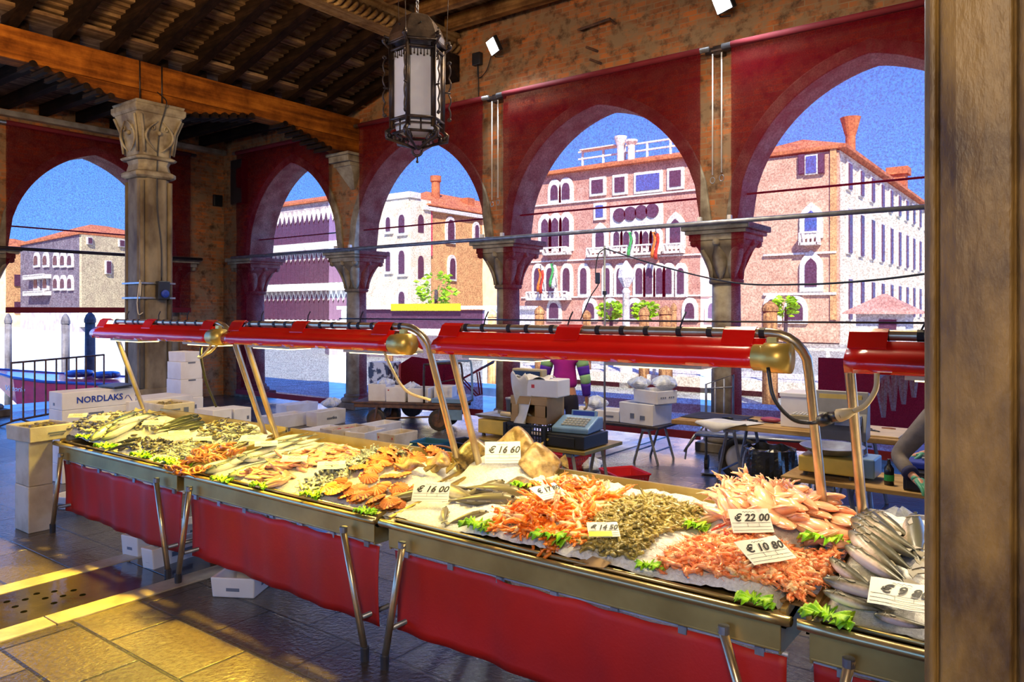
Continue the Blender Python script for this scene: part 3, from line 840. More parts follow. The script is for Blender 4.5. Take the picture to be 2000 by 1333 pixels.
# continuous rods along the arcade
def rod(name, pts, r, mat, label, cat, n=8, group=None, smooth=True):
    mb = MB(); mb.tube(pts, r, n); return one(mb, name, mat, label, cat, group, 'thing', loc=tuple(pts[0]), smooth=smooth)
rod('guide_pipe', [(-14.3, 9.16, 2.97), (1.5, 9.16, 2.97)], .03, 'greysteel', 'thick grey steel pipe across the canal side blinds', 'pipe')
rod('tie_rod', [(-14.3, 9.60, 3.36), (1.5, 9.60, 3.36)], .014, 'blacksteel', 'thin dark tie rod across the arches above the grey pipe', 'rod')
rod('tie_rod', [(-10.9, 9.20, 1.70), (1.5, 9.20, 1.72)], .012, 'blacksteel', 'thin dark wire strung just above the red lamp hoods', 'wire')
rod('guide_pipe', [(-14.74, 2.0, 2.93), (-14.74, 8.75, 2.93)], .03, 'blacksteel', 'dark pipe across the end wall blind', 'pipe')
rod('tie_rod', [(-15.2, 2.0, 3.36), (-15.2, 9.4, 3.36)], .014, 'blacksteel', 'thin dark tie rod across the end wall arches', 'rod')
for x, lab in ((-3.69, 'near the tall flared chimney'), (-7.32, 'between the lantern blind and the palace blind'), (-10.85, 'under the beam corbel')):
    t = thing('blind_bracket', 'grey steel bracket fixing the blinds ' + lab, 'bracket', (x, 9.38, 3.0))
    mb = MB(); mb.box((0, -.10, -.03), (.46, .05, .07)); mb.box((0, -.02, -.03), (.06, .16, .05)); build(mb, 'bracket_plate', 'greysteel', t, bev=.005)
    for sx in (-.2, .2):
        mb = MB(); mb.box((sx, -.14, .0), (.05, .06, .12)); build(mb, 'clip', 'whiteplastic', t, bev=.006)
    if x < -10: continue
    for dx, z0, lab2 in ((-.05, 3.6, 'first'), (.07, 3.62, 'second')):
        tt = thing('crank_rod', 'pale crank rod, the %s one %s' % (lab2, lab), 'rod', (x + dx, 9.30, 5.16), 0, 'crank rods of the blinds')
        mb = MB(); mb.tube([(0, 0, 0), (0, 0, z0 - 5.16)], .010, 8); build(mb, 'shaft', 'whiteplastic', tt, True)
        mb = MB(); mb.tube([(.03 * math.sin(a * PI / 6), 0, z0 - 5.19 - .04 + .04 * math.cos(a * PI / 6)) for a in range(13)], .006, 6); build(mb, 'eye', 'greysteel', tt, True)
    mb = MB(); mb.box((x + .02, 9.36, 5.2), (.14, .12, .12)); mb.tube([(x - .15, 9.33, 5.21), (x + .18, 9.33, 5.21)], .045, 12)
    one(mb, 'roller_bearing', 'blacksteel', 'black bearing joining two blind rollers ' + lab, 'bearing', None, 'thing', loc=(x, 9.36, 5.15))

# small fittings on the brick
def floodlight(px, py, label, lit=True, sc=1.0):
    p = onY(px, py, 9.15)
    t = thing('floodlight', label, 'floodlight', (p.x, 9.42, p.z), 0)
    T = TR((0, -.24, 0), R(-28), R(28), 0)
    mb = MB(); mb.box((0, 0, 0), (.30 * sc, .07, .24 * sc), T); build(mb, 'housing', 'blackplastic', t, bev=.01)
    mb = MB(); mb.box((0, -.038, 0), (.26 * sc, .008, .21 * sc), T); build(mb, 'lit_face', 'glowwhite', t)
    mb = MB(); mb.tube([(-.12, -.20, -.02), (-.12, -.05, -.1), (0, 0, -.1)], .012, 6); build(mb, 'arm', 'blacksteel', t)
    lamp('SPOT', 'floodlight_beam', (p.x + .1, 8.98, p.z - .06), 190, (.86, .93, 1.0), target=(p.x + 1.4, 6.0, 1.2), spot_size=R(150), spot_blend=.7, shadow_soft_size=.10)
floodlight(963, 88, 'lit white floodlight on the brick between lantern and palace blind')
floodlight(1412, 2, 'lit white floodlight on the brick cut by the picture top')
p = onY(933, 116, 9.38)
t = thing('junction_box', 'black junction box on the brick below the lit floodlight', 'junction box', (p.x, 9.42, p.z))
mb = MB(); mb.box((0, -.05, 0), (.16, .09, .20)); build(mb, 'case', 'blackplastic', t, bev=.01)
mb = MB(); mb.tube(bez([(0, -.05, -.1), (.02, -.04, -.3), (.18, -.04, -.22), (.28, -.04, 0)]), .008, 6); mb.tube([(.0, -.03, -.1), (.01, -.03, -.62)], .008, 6); build(mb, 'cable', 'cable', t)
for px, py, l in ((1165, 52, 'long'), (1163, 98, 'short'), (1170, 122, 'stubby')):
    p = onY(px, py, 9.35); mb = MB()
    if l == 'long': mb.tube([(p.x - .25, 9.42, p.z + .02), (p.x - .28, 9.3, p.z), (p.x + .25, 9.3, p.z + .04), (p.x + .27, 9.42, p.z)], .02, 6)
    else: mb.tube([(p.x, 9.42, p.z), (p.x - .1, 9.25, p.z + .04)], .018, 6)
    one(mb, 'iron_hook', 'rustiron', '%s rusty iron bar sticking out of the brick above the palace blind' % l, 'iron bar', None, 'thing', loc=(p.x, 9.42, p.z))
# fittings on the pillar and corner pier
t = thing('socket_box', 'black socket box with a blue plug cover strapped to the square pillar', 'socket box', (PX + .235, PY + .05, 2.14))
mb = MB(); mb.box((.06, 0, 0), (.10, .17, .26)); build(mb, 'case', 'blackplastic', t, bev=.01)
mb = MB(); mb.lathe([(.055, 0), (.055, .03), (.03, .04)], 16, TR((.11, .0, -.05), 0, 0, PI / 2)); build(mb, 'plug_cover', 'inkblue', t)
for zz in (.10, -.11):
    mb = MB(); mb.rings([[(a * k - .235, b * k - .05, zz + d) for a, b in ((.26, .26), (-.26, .26), (-.26, -.26), (.26, -.26))] for k, d in ((1, -.012), (1, .012), (.97, .012), (.97, -.012))], capa=False, capb=False)
    build(mb, 'strap', 'greysteel', t)
rod('hanging_cable', bez([(PX + .20, PY + .02, 4.99), (PX + .39, PY + .05, 4.84), (PX + .39, PY + .03, 4.70), (PX + .27, PY + .0, 4.3), (PX + .26, PY - .02, 3.4), (PX + .265, PY + .04, 2.8), (PX + .26, PY + .05, 2.28)]), .008, 'cable', 'black cable running down the square pillar to the socket box', 'cable')
for dy, lab in ((-.22, 'left of the pillar cable'), (.10, 'in line with the pillar cable')):
    rod('beam_wire', [(PX + .175, PY + dy, 5.39), (PX + .18, PY + dy, 4.82)], .009, 'cable', 'thin dark wire down the timber beam, ' + lab, 'wire')
rod('cord_bundle', bez([(PX + .255, PY - .24, 2.25), (PX + .26, PY - .26, 2.05), (PX + .26, PY - .26, 2.28), (PX + .265, PY - .30, 1.98), (PX + .26, PY - .30, 1.95), (PX + .26, PY - .28, 1.80), (PX + .26, PY - .22, 1.82)]), .007, 'rope', 'tangled pale cord tied to the square pillar', 'cord')
mb = MB(); mb.box((-14.3, 9.34, 4.6), (.42, .16, .95)); one(mb, 'loudspeaker', 'blackplastic', 'tall black loudspeaker box high on the corner pier', 'loudspeaker', None, 'thing', loc=(-14.3, 9.42, 4.1), bev=.02)
mb = MB(); mb.box((-14.98, 9.25, 4.25), (.1, .2, .25)); one(mb, 'wall_box', 'blackplastic', 'small black box on the corner brick', 'box', None, 'thing', loc=(-15, 9.25, 4.1), bev=.01)

# ================================================================ outside: quays, water
mb = MB(); mb.box((-5, 10.75, -.12), (36, .62, .2)); mb.box((-5, 11.95, -.14), (36, 1.8, .2)); struct(mb, 'ground', 'quay', 'pale stone quay outside the arcade', 'quay')
mb = MB(); mb.box((-16.35, 4, -.13), (1.3, 17.6, .2)); struct(mb, 'ground_edge', 'quay', 'pale stone quay outside the end wall', 'quay')
mb = MB(); mb.add([(-260, -60, -.6), (150, -60, -.6), (150, 200, -.6), (-260, 200, -.6)], [(0, 1, 2, 3)]); struct(mb, 'water', 'water', 'rippled green grey canal water', 'canal')

def mat_facade(name, c, c2, scale=1.2): return plain(name, c, 0.85, c2=c2, scale=scale, bmp=0.2, bscale=10)
M['f_pink'] = mat_facade('faded pink plaster', (0.62, 0.34, 0.27), (0.46, 0.22, 0.17))
M['f_tan'] = mat_facade('pinkish tan plaster', (0.70, 0.44, 0.31), (0.58, 0.32, 0.22))
M['f_white'] = mat_facade('sunlit pale plaster', (0.88, 0.80, 0.66), (0.74, 0.62, 0.46))
M['f_orange'] = mat_facade('orange tan plaster', (0.74, 0.42, 0.18), (0.58, 0.30, 0.13))
M['f_grey'] = mat_facade('grey white marble front', (0.66, 0.60, 0.58), (0.36, 0.30, 0.34))
M['f_cream'] = mat_facade('cream plaster', (0.68, 0.58, 0.36), (0.52, 0.43, 0.28))
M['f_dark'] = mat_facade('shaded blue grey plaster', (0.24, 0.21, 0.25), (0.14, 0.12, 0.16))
M['trimstone'] = plain('white window stone', (0.86, 0.82, 0.78), 0.6)
M['pane'] = plain('dark window', (0.10, 0.05, 0.09), 0.25)
M['paneblue'] = plain('blue reflecting window', (0.08, 0.13, 0.42), 0.2)

class Facade:
    """a real wall plane through two ground points; pixel rectangles of the photo are carried onto it"""
    def __init__(s, parent, a, b):
        s.t = parent; s.a = Vector((*a, 0)); s.b = Vector((*b, 0)); s.u = (s.b - s.a).normalized()
        s.n = Vector((s.u.y, -s.u.x, 0))
        if s.n.dot(-s.a) < 0: s.n = -s.n
        s.W = (s.b - s.a).length
        s.T = Matrix(((s.u.x, -s.n.x, 0, s.a.x), (s.u.y, -s.n.y, 0, s.a.y), (0, 0, 1, 0), (0, 0, 0, 1)))  # local x along, y into the wall
    def uv(s, px, py):
        d = DR(px); D2 = Vector((d[0], d[1], 0))
        den = D2.dot(s.n); t = s.a.dot(s.n) / den
        p = D2 * t
        return (p - s.a).dot(s.u), H - (py - HY) / FP * t
    def rect(s, x0, y0, x1, y1):
        u0, za = s.uv(x0, y0); u1, _ = s.uv(x1, y0); _, zb = s.uv((x0 + x1) / 2, y1); _, zt = s.uv((x0 + x1) / 2, y0)
        return min(u0, u1), zb, abs(u1 - u0), zt - zb
    def window(s, x0, y0, x1, y1, kind='square', surround=.25, pane='pane', frame='trimstone'):
        u, z, w, h = s.rect(x0, y0, x1, y1)
        def outline(g):
            W = w / 2 + g
            if kind == 'square': return [(-W, -g), (W, -g), (W, h + g), (-W, h + g)]
            ar = min(w * .8, h * .5); pts = [(-W, -g), (W, -g)]
            for i in range(7):
                f = i / 6
                pts.append((W * math.cos(f * PI / 2) ** (.8 if kind == 'arch' else 1.0) if i < 6 else 0, h - ar + (ar + g * 1.5) * (math.sin(f * PI / 2) if kind == 'arch' else f ** .75)))
            pts += [(-p[0], p[1]) for p in reversed(pts[2:-1])]
            return pts
        T = s.T @ TR((u + w / 2, 0, z))
        mb = MB(); mb.prism(outline(surround), -.22, .02, T, 'Y'); f = build(mb, 'window', frame, s.t, world=True)
        mb = MB(); mb.prism(outline(0), -.28, -.2, T, 'Y')
        inv = WM[s.t.name].inverted(); mb.v = [inv @ v for v in mb.v]
        o = build(mb, 'pane', pane, f)
        return f
    def band(s, x0, y0, x1, y1, name, mat, depth=.5, out=True):
        u, z, w, h = s.rect(x0, y0, x1, y1)
        mb = MB(); mb.box((u + w / 2, -depth / 2, z + h / 2), (w, depth, h), s.T); return build(mb, name, mat, s.t, world=True)
    def balcony(s, x0, y0, x1, y1):
        u, z, w, h = s.rect(x0, y0, x1, y1)
        mb = MB(); D_ = .9
        mb.box((u + w / 2, -D_ / 2, z + .1), (w, D_, .2), s.T); mb.box((u + w / 2, -D_ + .08, z + h), (w, .2, .14), s.T)
        n = max(4, int(w / .45))
        for i in range(n + 1): mb.box((u + w * i / n, -D_ + .08, z + h / 2), (.14, .12, h), s.T)
        for e in (0, w): mb.box((u + e, -D_ / 2, z + h / 2), (.12, D_, h), s.T)
        return build(mb, 'balcony', 'trimstone', s.t, world=True)
def walls(t, poly, z, mat, name='wall'):
    mb = MB(); mb.prism(poly, -.6, z, None, 'Z'); return build(mb, name, mat, t, world=True)
def hiproof(t, x0, x1, y0, y1, z, rise, over=.5, mat='terracotta'):
    mb = MB(); m = min(x1 - x0, y1 - y0) / 2
    b = [(x0 - over, y0 - over, z), (x1 + over, y0 - over, z), (x1 + over, y1 + over, z), (x0 - over, y1 + over, z)]
    b0 = [(p[0], p[1], z - .25) for p in b]
    if x1 - x0 >= y1 - y0: r1, r2 = (x0 + m, (y0 + y1) / 2, z + rise), (x1 - m, (y0 + y1) / 2, z + rise)
    else: r1, r2 = ((x0 + x1) / 2, y0 + m, z + rise), ((x0 + x1) / 2, y1 - m, z + rise)
    if x1 - x0 >= y1 - y0: fs = [(4, 5, 9, 8), (5, 6, 9), (6, 7, 8, 9), (7, 4, 8)]
    else: fs = [(4, 5, 8), (5, 6, 9, 8), (6, 7, 9), (7, 4, 8, 9)]
    mb.add(b0 + b + [r1, r2], [(0, 1, 5, 4), (1, 2, 6, 5), (2, 3, 7, 6), (3, 0, 4, 7), (3, 2, 1, 0)] + fs)
    return build(mb, 'roof', mat, t, world=True)
def prop(n, lab, loc): return thing(n, lab, 'building', loc, 0, None, 'thing')

# pink gothic palace
YA = 60.0
xa0, xa1 = onY(1005, 600, YA).x, onY(1432, 600, YA).x
t = prop('palace', 'pink gothic palace with white balconies across the canal', ((xa0 + xa1) / 2, YA, -.6))
walls(t, [(xa0, YA), (xa1, YA), (xa1, YA + 14), (xa0, YA + 14)], 14.9, 'f_pink')
hiproof(t, xa0, xa1, YA, YA + 14, 15.1, 1.9, .7)
F = Facade(t, (xa0, YA), (xa1, YA))
for r in ((1158, 352, 1180, 378), (1203, 347, 1222, 376), (1310, 334, 1332, 365)): F.window(*r)
F.window(1245, 341, 1290, 372, pane='paneblue')
for r in ((1078, 362, 1092, 391), (1100, 358, 1115, 390)): F.window(*r, kind='arch', surround=.35)
for r in ((1060, 428, 1073, 484), (1080, 426, 1093, 484), (1101, 424, 1114, 483), (1166, 448, 1182, 486), (1311, 428, 1331, 478)): F.window(*r, kind='gothic', surround=.4)
F.window(1166, 402, 1180, 425, pane='paneblue')
F.band(1193, 398, 1296, 448, 'carved_panel', 'trimstone', .15)
for x in range(4):
    u, z = F.uv(1212 + 21.3 * x, 421 - 3 * x); mb = MB()
    mb.lathe([(.62, 0), (.62, .12)], 20, F.T @ TR((u, -.16, z), 0, PI / 2)); f = build(mb, 'roundel', 'pane', t, world=True)
for x in range(5): F.window(1201 + 19 * x, 452, 1212 + 19 * x, 484, kind='gothic', surround=.35)
for r in ((1070, 485, 1116, 499), (1155, 486, 1188, 503), (1195, 481, 1292, 500), (1304, 478, 1337, 496), (1038, 571, 1116, 587)): F.balcony(*r)
for x, w in ((1046, 14), (1070, 14), (1102, 13), (1136, 12), (1183, 10), (1207, 14), (1244, 13), (1264, 12), (1284, 12), (1302, 12), (1325, 13)): F.window(x, 524, x + w, 574, kind='arch', surround=.3)
for y in (385, 503, 578): F.band(1020, y, 1400, y + 3, 'string_course', 'trimstone', .2)
for x in (1075, 1145, 1185, 1232, 1340, 1385): F.window(x, 592, x + 18, 622, kind='arch', surround=.3)
mb = MB(); p0 = onY(1138, 322, YA + 5)
for dx in (0, 2, 4, 6, 8): mb.box((p0.x + dx * 1.2, YA + 5, 16.8), (.18, .18, 2.2))
mb.box((p0.x + 5, YA + 5, 17.2), (11, .16, .16)); mb.box((p0.x + 5, YA + 5, 17.9), (11, .16, .16)); mb.box((p0.x + 2, YA + 5, 18.0), (4, 1.2, .12))
build(mb, 'roof_terrace', 'trimstone', t, world=True)
for i, px in enumerate((1212, 1233)):
    mb = MB(); p = onY(px, 316, YA + 4); mb.lathe([(.35, 16), (.35, 17.6), (.6, 18.4 - i * .5), (.62, 18.6 - i * .5)], 12, TR((p.x, YA + 4, 0))); build(mb, 'chimney', 'trimstone', t, world=True)
def flag(px, py, mat, lab):
    p = onY(px, py, YA - 1.3)
    t = thing('flag', lab, 'flag', (p.x, YA - .3, p.z - 1.2), 0, None)
    mb = MB(); mb.tube([(0, 0, -.2), (.6, -1.6, 2.2)], .04, 6); build(mb, 'pole', 'greysteel', t)
    for j, (mm) in enumerate(mat):
        mb = MB(); mb.grid(3, 6, lambda u, v: (.1 + j * .3 + u * .3 + .1 * math.sin(v * 5), -1.3 + .1 * math.sin(v * 6 + u), 1.9 - v * 2.2 - j * .15)); build(mb, 'cloth', mm, t, True, sol=.02)
M['fgreen'] = plain('green flag cloth', (0.03, 0.42, 0.10), .7); M['fred'] = plain('red flag cloth', (0.65, 0.05, 0.02), .7); M['forange'] = plain('orange flag cloth', (0.8, 0.22, 0.03), .7)
flag(1228, 470, ['fgreen', 'trimstone'], 'green and white flag on the palace balcony')
flag(1274, 470, ['forange', 'fred'], 'orange red flag on the palace balcony')
flag(1052, 540, ['forange', 'fred'], 'orange flag above the lowest palace balcony')
flag(1076, 530, ['fgreen', 'trimstone'], 'green flag above the lowest palace balcony')

# tan palace with sunlit white flank
YB = 58.0
xb1 = onY(1640, 600, YB).x; xb0 = onY(1450, 600, YB).x
t = prop('palace', 'tan palace with a long white flank and flared chimney', ((xb0 + xb1) / 2, YB, -.6))
zb = onY(1615, 288, YB).z
walls(t, [(xb0, YB), (xb1, YB), (xb1, YB + 48), (xb0, YB + 48)], zb - .3, 'f_white', 'flank_wall')  # sunlight on the flank is put into its pale colour
mb = MB(); mb.box(((xb0 + xb1) / 2, YB - .15, zb / 2 - .5), (xb1 - xb0 + .06, .35, zb - .0)); build(mb, 'front_wall', 'f_tan', t, world=True)
hiproof(t, xb0, xb1, YB, YB + 48, zb, 1.6, .6)
F = Facade(t, (xb0, YB - .35), (xb1, YB - .35))
F.window(1576, 306, 1596, 339, pane='paneblue', surround=.1)
F.window(1562, 304, 1572, 340, pane='pane', surround=.05, frame='pane'); F.window(1600, 302, 1610, 338, pane='pane', surround=.05, frame='pane')
F.window(1574, 412, 1597, 456, 'gothic', .4, 'paneblue'); F.balcony(1568, 456, 1602, 480)
F.window(1574, 505, 1597, 560, 'gothic', .4)
for r in ((1492, 494, 1634, 498), (1492, 572, 1634, 577)): F.band(*r, 'string_course', 'trimstone', .2)
F.band(1622, 290, 1634, 625, 'corner_strip', 'f_orange', .12)
F.window(1500, 585, 1520, 625, 'arch', .3); F.window(1540, 590, 1570, 625, 'arch', .3)
F = Facade(t, (xb1 + .03, YB), (xb1 + .03, YB + 48))
for k in range(11):
    y = YB + 2.5 + k * 4.0
    for z, h, kk in ((11.0, 1.9, 'square'), (6.2, 3.2, 'arch'), (1.2, 3.0, 'arch')):
        u = y - YB
        T = F.T @ TR((u, 0, z)); mb = MB(); mb.prism([(-.75, -.1), (.75, -.1), (.75, h + .2), (-.75, h + .2)], -.12, .02, T, 'Y'); f = build(mb, 'window', 'trimstone', t, world=True)
        mb = MB(); mb.prism([(-.5, .0), (.5, .0), (.5, h), (-.5, h)], -.2, -.1, T, 'Y'); inv = WM[t.name].inverted(); mb.v = [inv @ v for v in mb.v]; build(mb, 'pane', 'pane', f)
p = onT(1661, 300, 64); mb = MB()
mb.lathe([(.7, 13.0), (.7, 14.3), (.42, 14.5), (.40, 16.7), (.55, 17.2), (.78, 18.1), (.84, 18.3), (.76, 18.3)], 16, TR((p.x, p.y, 0))); build(mb, 'chimney', 'terracotta', t, world=True)
p = onT(1755, 400, 84); mb = MB(); mb.box((p.x, p.y, 15), (1.6, 1.6, 5)); mb.box((p.x, p.y, 17.4), (2.2, 2.2, .8)); build(mb, 'chimney', 'terracotta', t, world=True)

# white corner tower with orange brick flank
cx, cy = onT(803, 600, 77).x, onT(803, 600, 77).y
t = prop('palace', 'white cornered palace with a tan flank behind the water bus', (cx, cy, -.6))
walls(t, [(cx - 9, cy), (cx, cy), (cx, cy + 34), (cx - 9, cy + 34)], 12.9, 'f_orange')
mb = MB(); mb.box((cx - 4.5, cy - .2, 6.4), (9.1, .5, 14.0)); mb.box((cx - .0, cy + 1.2, 6.4), (.5, 3.0, 14.0)); build(mb, 'corner_tower', 'f_white', t, world=True)
hiproof(t, cx - 9, cx, cy + 2.5, cy + 34, 13.0, 2.4)
mb = MB(); mb.box((cx - 4.5, cy + .2, 13.7), (9.8, 1.6, .6)); mb.box((cx + .2, cy + 18, 12.6), (.6, 33, .5)); build(mb, 'cornice', 'trimstone', t, world=True)
F = Facade(t, (cx - 9, cy - .46), (cx, cy - .46))
for r in ((757, 425, 765, 452), (782, 420, 793, 455), (757, 492, 765, 530), (782, 490, 793, 535), (782, 570, 793, 600)): F.window(*r, 'arch', .3)
F = Facade(t, (cx + .01, cy), (cx + .01, cy + 34))
for r in ((813, 420, 824, 455), (872, 430, 884, 472), (813, 500, 824, 545), (876, 505, 886, 545), (925, 440, 932, 470)): F.window(*r, 'arch', .25)
M['banner'] = plain('pink red banner', (0.75, 0.10, 0.14), .7)
u, z, w, h = F.rect(828, 412, 842, 500); mb = MB(); mb.box((u + w / 2, -.15, z + h / 2), (w, .1, h), F.T); o = build(mb, 'hanging_banner', 'banner', t, world=True)
p = onT(851, 380, 84); mb = MB(); mb.lathe([(.5, 13), (.48, 16.2), (.62, 16.3), (.62, 16.9)], 14, TR((p.x, p.y, 0))); build(mb, 'chimney', 'terracotta', t, world=True)
p = onT(913, 420, 88); mb = MB(); mb.box((p.x, p.y, 13.7), (1.2, 1.2, 2.6)); build(mb, 'chimney', 'terracotta', t, world=True)

# white marble gothic palace beyond the corner blind
YD = 61.0
xd0, xd1 = onY(455, 600, YD).x, onY(712, 600, YD).x
t = prop('palace', 'grey white marble palace with tall column galleries', ((xd0 + xd1) / 2, YD, -.6))
zd = onY(620, 392, YD).z
walls(t, [(xd0, YD), (xd1, YD), (xd1, YD + 10), (xd0, YD + 10)], zd, 'f_grey')
hiproof(t, xd0, xd1, YD, YD + 10, zd, 1.6)
F = Facade(t, (xd0, YD), (xd1, YD))
for zz in (.5, .25):
    pass
n = 26
for row, (z0, hh) in enumerate(((zd - 5.3, 3.6), (zd - 10.4, 3.8), (zd - 15.0, 3.2))):
    for k in range(n):
        u = 2.0 + (xd1 - xd0 - 4) * k / (n - 1)
        T = F.T @ TR((u, 0, z0)); W = .45; wd = (xd1 - xd0 - 4) / (n - 1)
        mb = MB(); mb.prism([(-W - .3, -.1), (W + .3, -.1), (W + .3, hh * .6), (0, hh + .6), (-W - .3, hh * .6)], -.3, .02, T, 'Y'); f = build(mb, 'window', 'trimstone', t, world=True)
        mb = MB(); mb.prism([(-W, 0), (W, 0), (W, hh * .6), (0, hh), (-W, hh * .6)], -.38, -.28, T, 'Y'); inv = WM[t.name].inverted(); mb.v = [inv @ v for v in mb.v]; build(mb, 'pane', 'pane', f)
    mb = MB(); mb.box(((xd1 - xd0) / 2, -.6, z0 - .55), (xd1 - xd0, 1.2, .9), F.T); build(mb, 'gallery_parapet', 'trimstone', t, world=True)

# long low house seen over the red boat
ea, eb, ec = onT(155, 600, 85), onT(40, 600, 100), onT(330, 600, 96)
t = prop('house', 'long house with cream flank and red roof beyond the red boat', (ea.x, ea.y, -.6))
ze = onT(155, 458, 85).z
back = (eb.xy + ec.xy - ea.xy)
walls(t, [tuple(ea.xy), tuple(ec.xy), tuple(back), tuple(eb.xy)], ze, 'f_dark')  # shade of the side away from the sun is put into the wall colour
F1 = Facade(t, tuple(ea.xy), tuple(ec.xy)); F2 = Facade(t, tuple(eb.xy), tuple(ea.xy))
mb = MB(); mb.box((F1.W / 2, -.2, ze / 2), (F1.W, .4, ze), F1.T); build(mb, 'cream_wall', 'f_cream', t, world=True)
mb = MB(); c4 = (ea.xy + ec.xy + back + eb.xy) / 4
cs = [Vector((*q_, 0)) for q_ in (ea.xy, ec.xy, back, eb.xy)]; cc = Vector((*c4, 0))
b1 = [cc + (p - cc) * 1.04 + Vector((0, 0, ze)) for p in cs]; b2 = [cc + (p - cc) * 1.04 + Vector((0, 0, ze + .3)) for p in cs]; b3 = [cc + (p - cc) * .2 + Vector((0, 0, ze + 2.3)) for p in cs]
mb.rings([b1, b2, b3]); build(mb, 'roof', 'terracotta', t, world=True)
F1.a = F1.a + F1.n * .42; F1.T = Matrix.Translation(F1.n * .42) @ F1.T
for r in ((170, 465, 177, 476), (232, 470, 240, 481), (206, 511, 214, 534)): F1.window(*r, surround=.1)
for x in (70, 88, 108, 122, 136):
    for y in (500, 545): F2.window(x, y, x + 7, y + 18, 'arch', .3)
for y in (538, 570): F2.balcony(60, y, 100, y + 8)
p = onT(20, 600, 110)
t = prop('house', 'orange house at the picture edge beyond the red boat', (p.x, p.y, -.6))
walls(t, [(p.x - 8, p.y - 14), (p.x, p.y - 14), (p.x, p.y + 6), (p.x - 8, p.y + 6)], onT(30, 482, 110).z, 'f_orange'); hiproof(t, p.x - 8, p.x, p.y - 14, p.y + 6, onT(30, 482, 110).z, 1.5)
F = Facade(t, (p.x, p.y - 14), (p.x, p.y + 6))
for y in (3, 7, 11, 15):
    for z in (1.5, 5.5):
        mb = MB(); mb.box((y, -.1, z + .8), (1.0, .2, 1.7), F.T); build(mb, 'window', 'pane', t, world=True)

# piles, boats, street lamp
def pile(px, py, dist, r, mat, label, zb_=-.6, grp='mooring piles'):
    p = onT(px, py, dist)
    t = thing('mooring_pile', label, 'mooring pile', (p.x, p.y, zb_), rnd.uniform(0, 3), grp)
    h = p.z - zb_; w = .06 * rnd.uniform(-1, 1)
    mb = MB(); mb.lathe([(r, 0), (r * .95, h * .5), (r * .9, h - .25)], 14); build(mb, 'post', mat, t, True)
    mb = MB(); mb.lathe([(r * 1.05, h - .26), (r * 1.05, h - .18), (r * .75, h - .08), (.02, h)], 14); build(mb, 'pointed_cap', mat, t)
for px, py, d, r, mt, lab in [(a[0], a[1], a[2] * (1.3 if a[4] == 'pile2' else 1), a[3] * (1.3 if a[4] == 'pile2' else 1), a[4], a[5]) for a in ((16, 612, 19, .085, 'pile', 'blue grey pile at the picture edge behind the barrier'), (128, 613, 19, .10, 'pile', 'bent blue grey pile behind the middle of the barrier'), (176, 609, 17.5, .12, 'pile', 'thick blue grey pile nearest the square pillar'),
                          (1054, 598, 19, .13, 'pile2', 'tan pile below the palace balcony flags'), (961, 604, 19, .13, 'pile2', 'tan pile beside the wheelbarrow handles'), (1146, 606, 19.5, .12, 'pile2', 'tan pile beside the tall thin pole'),
                          (1258, 600, 18, .13, 'pile2', 'tan pile to one side of the white street lamp'), (1300, 597, 17, .16, 'pile2', 'thick tan pile above the white waste boxes'), (1316, 592, 21, .09, 'pile2', 'slim striped pile beside the thick tan pile'),
                          (1504, 588, 14.5, .15, 'pile2', 'tan pile behind the white lidded box'), (760, 630, 20, .12, 'pile2', 'tan pile beyond the trolley'))]:
    pile(px, py, d, r, mt, lab)
p = onT(1223, 720, 24)
t = thing('street_lamp', 'white street lamp with a lantern head on the jetty', 'street lamp', (p.x, p.y, -.6))
mb = MB(); mb.lathe([(.22, 0), (.2, .6), (.13, .8), (.11, 3.0), (.15, 3.05), (.06, 3.2)], 12); build(mb, 'pole', 'trimstone', t, True)
mb = MB(); mb.lathe([(.10, 3.2), (.27, 3.5), (.24, 3.75), (.1, 3.95), (.03, 4.05)], 8); build(mb, 'lantern_head', 'lantpale', t)
# jetty decking on the far water edge
mb = MB(); a_, b_ = onZ(1235, 760, -.1), onZ(1000, 770, -.1)
mb.box((-9.5, 22.6, -.28), (14, 3.0, .3)); mb.box((-9.5, 15.2, -.2), (11, .9, .2))
for k in range(8): mb.box((-15.5 + k * 1.7, 21.2, .35), (.08, .08, 1.0))
mb.box((-9.5, 21.2, .8), (12, .07, .07))
one(mb, 'jetty', 'quay', 'pale railed jetty floating on the canal', 'jetty', None, 'thing', loc=(-9.5, 22.6, -.6))
# water bus
p = onT(850, 620, 40); ang = math.atan2(.6, .8)
t = thing('water_bus', 'white water bus with a yellow stripe passing on the canal', 'boat', (p.x, p.y, -.6), R(10))
mb = MB(); L_ = 14
mb.rings([[(x, -w, .0), (x, w, .0), (x, w * 1.15, 1.15), (x, -w * 1.15, 1.15)] for x, w in ((-7, .6), (-6, 1.5), (0, 1.9), (5, 1.7), (7, .3))]); build(mb, 'hull', 'f_dark', t)
mb = MB(); mb.box((0, 0, 1.35), (12, 3.5, .35)); build(mb, 'gunwale', 'trimstone', t)
mb = MB(); mb.box((0, 0, 2.6), (10.5, 3.4, .18)); mb.box((-4.5, 0, 2.0), (1, 3.2, 1.2)); mb.box((4.5, 0, 2.0), (1.2, 3.2, 1.2)); build(mb, 'cabin', 'trimstone', t)
mb = MB(); mb.box((0, 0, 2.0), (8.5, 3.0, .95)); build(mb, 'cabin_windows', 'pane', t)
mb = MB(); mb.box((.5, -1.74, 2.62), (4.2, .06, .36)); build(mb, 'yellow_stripe', 'cardyellow', t)
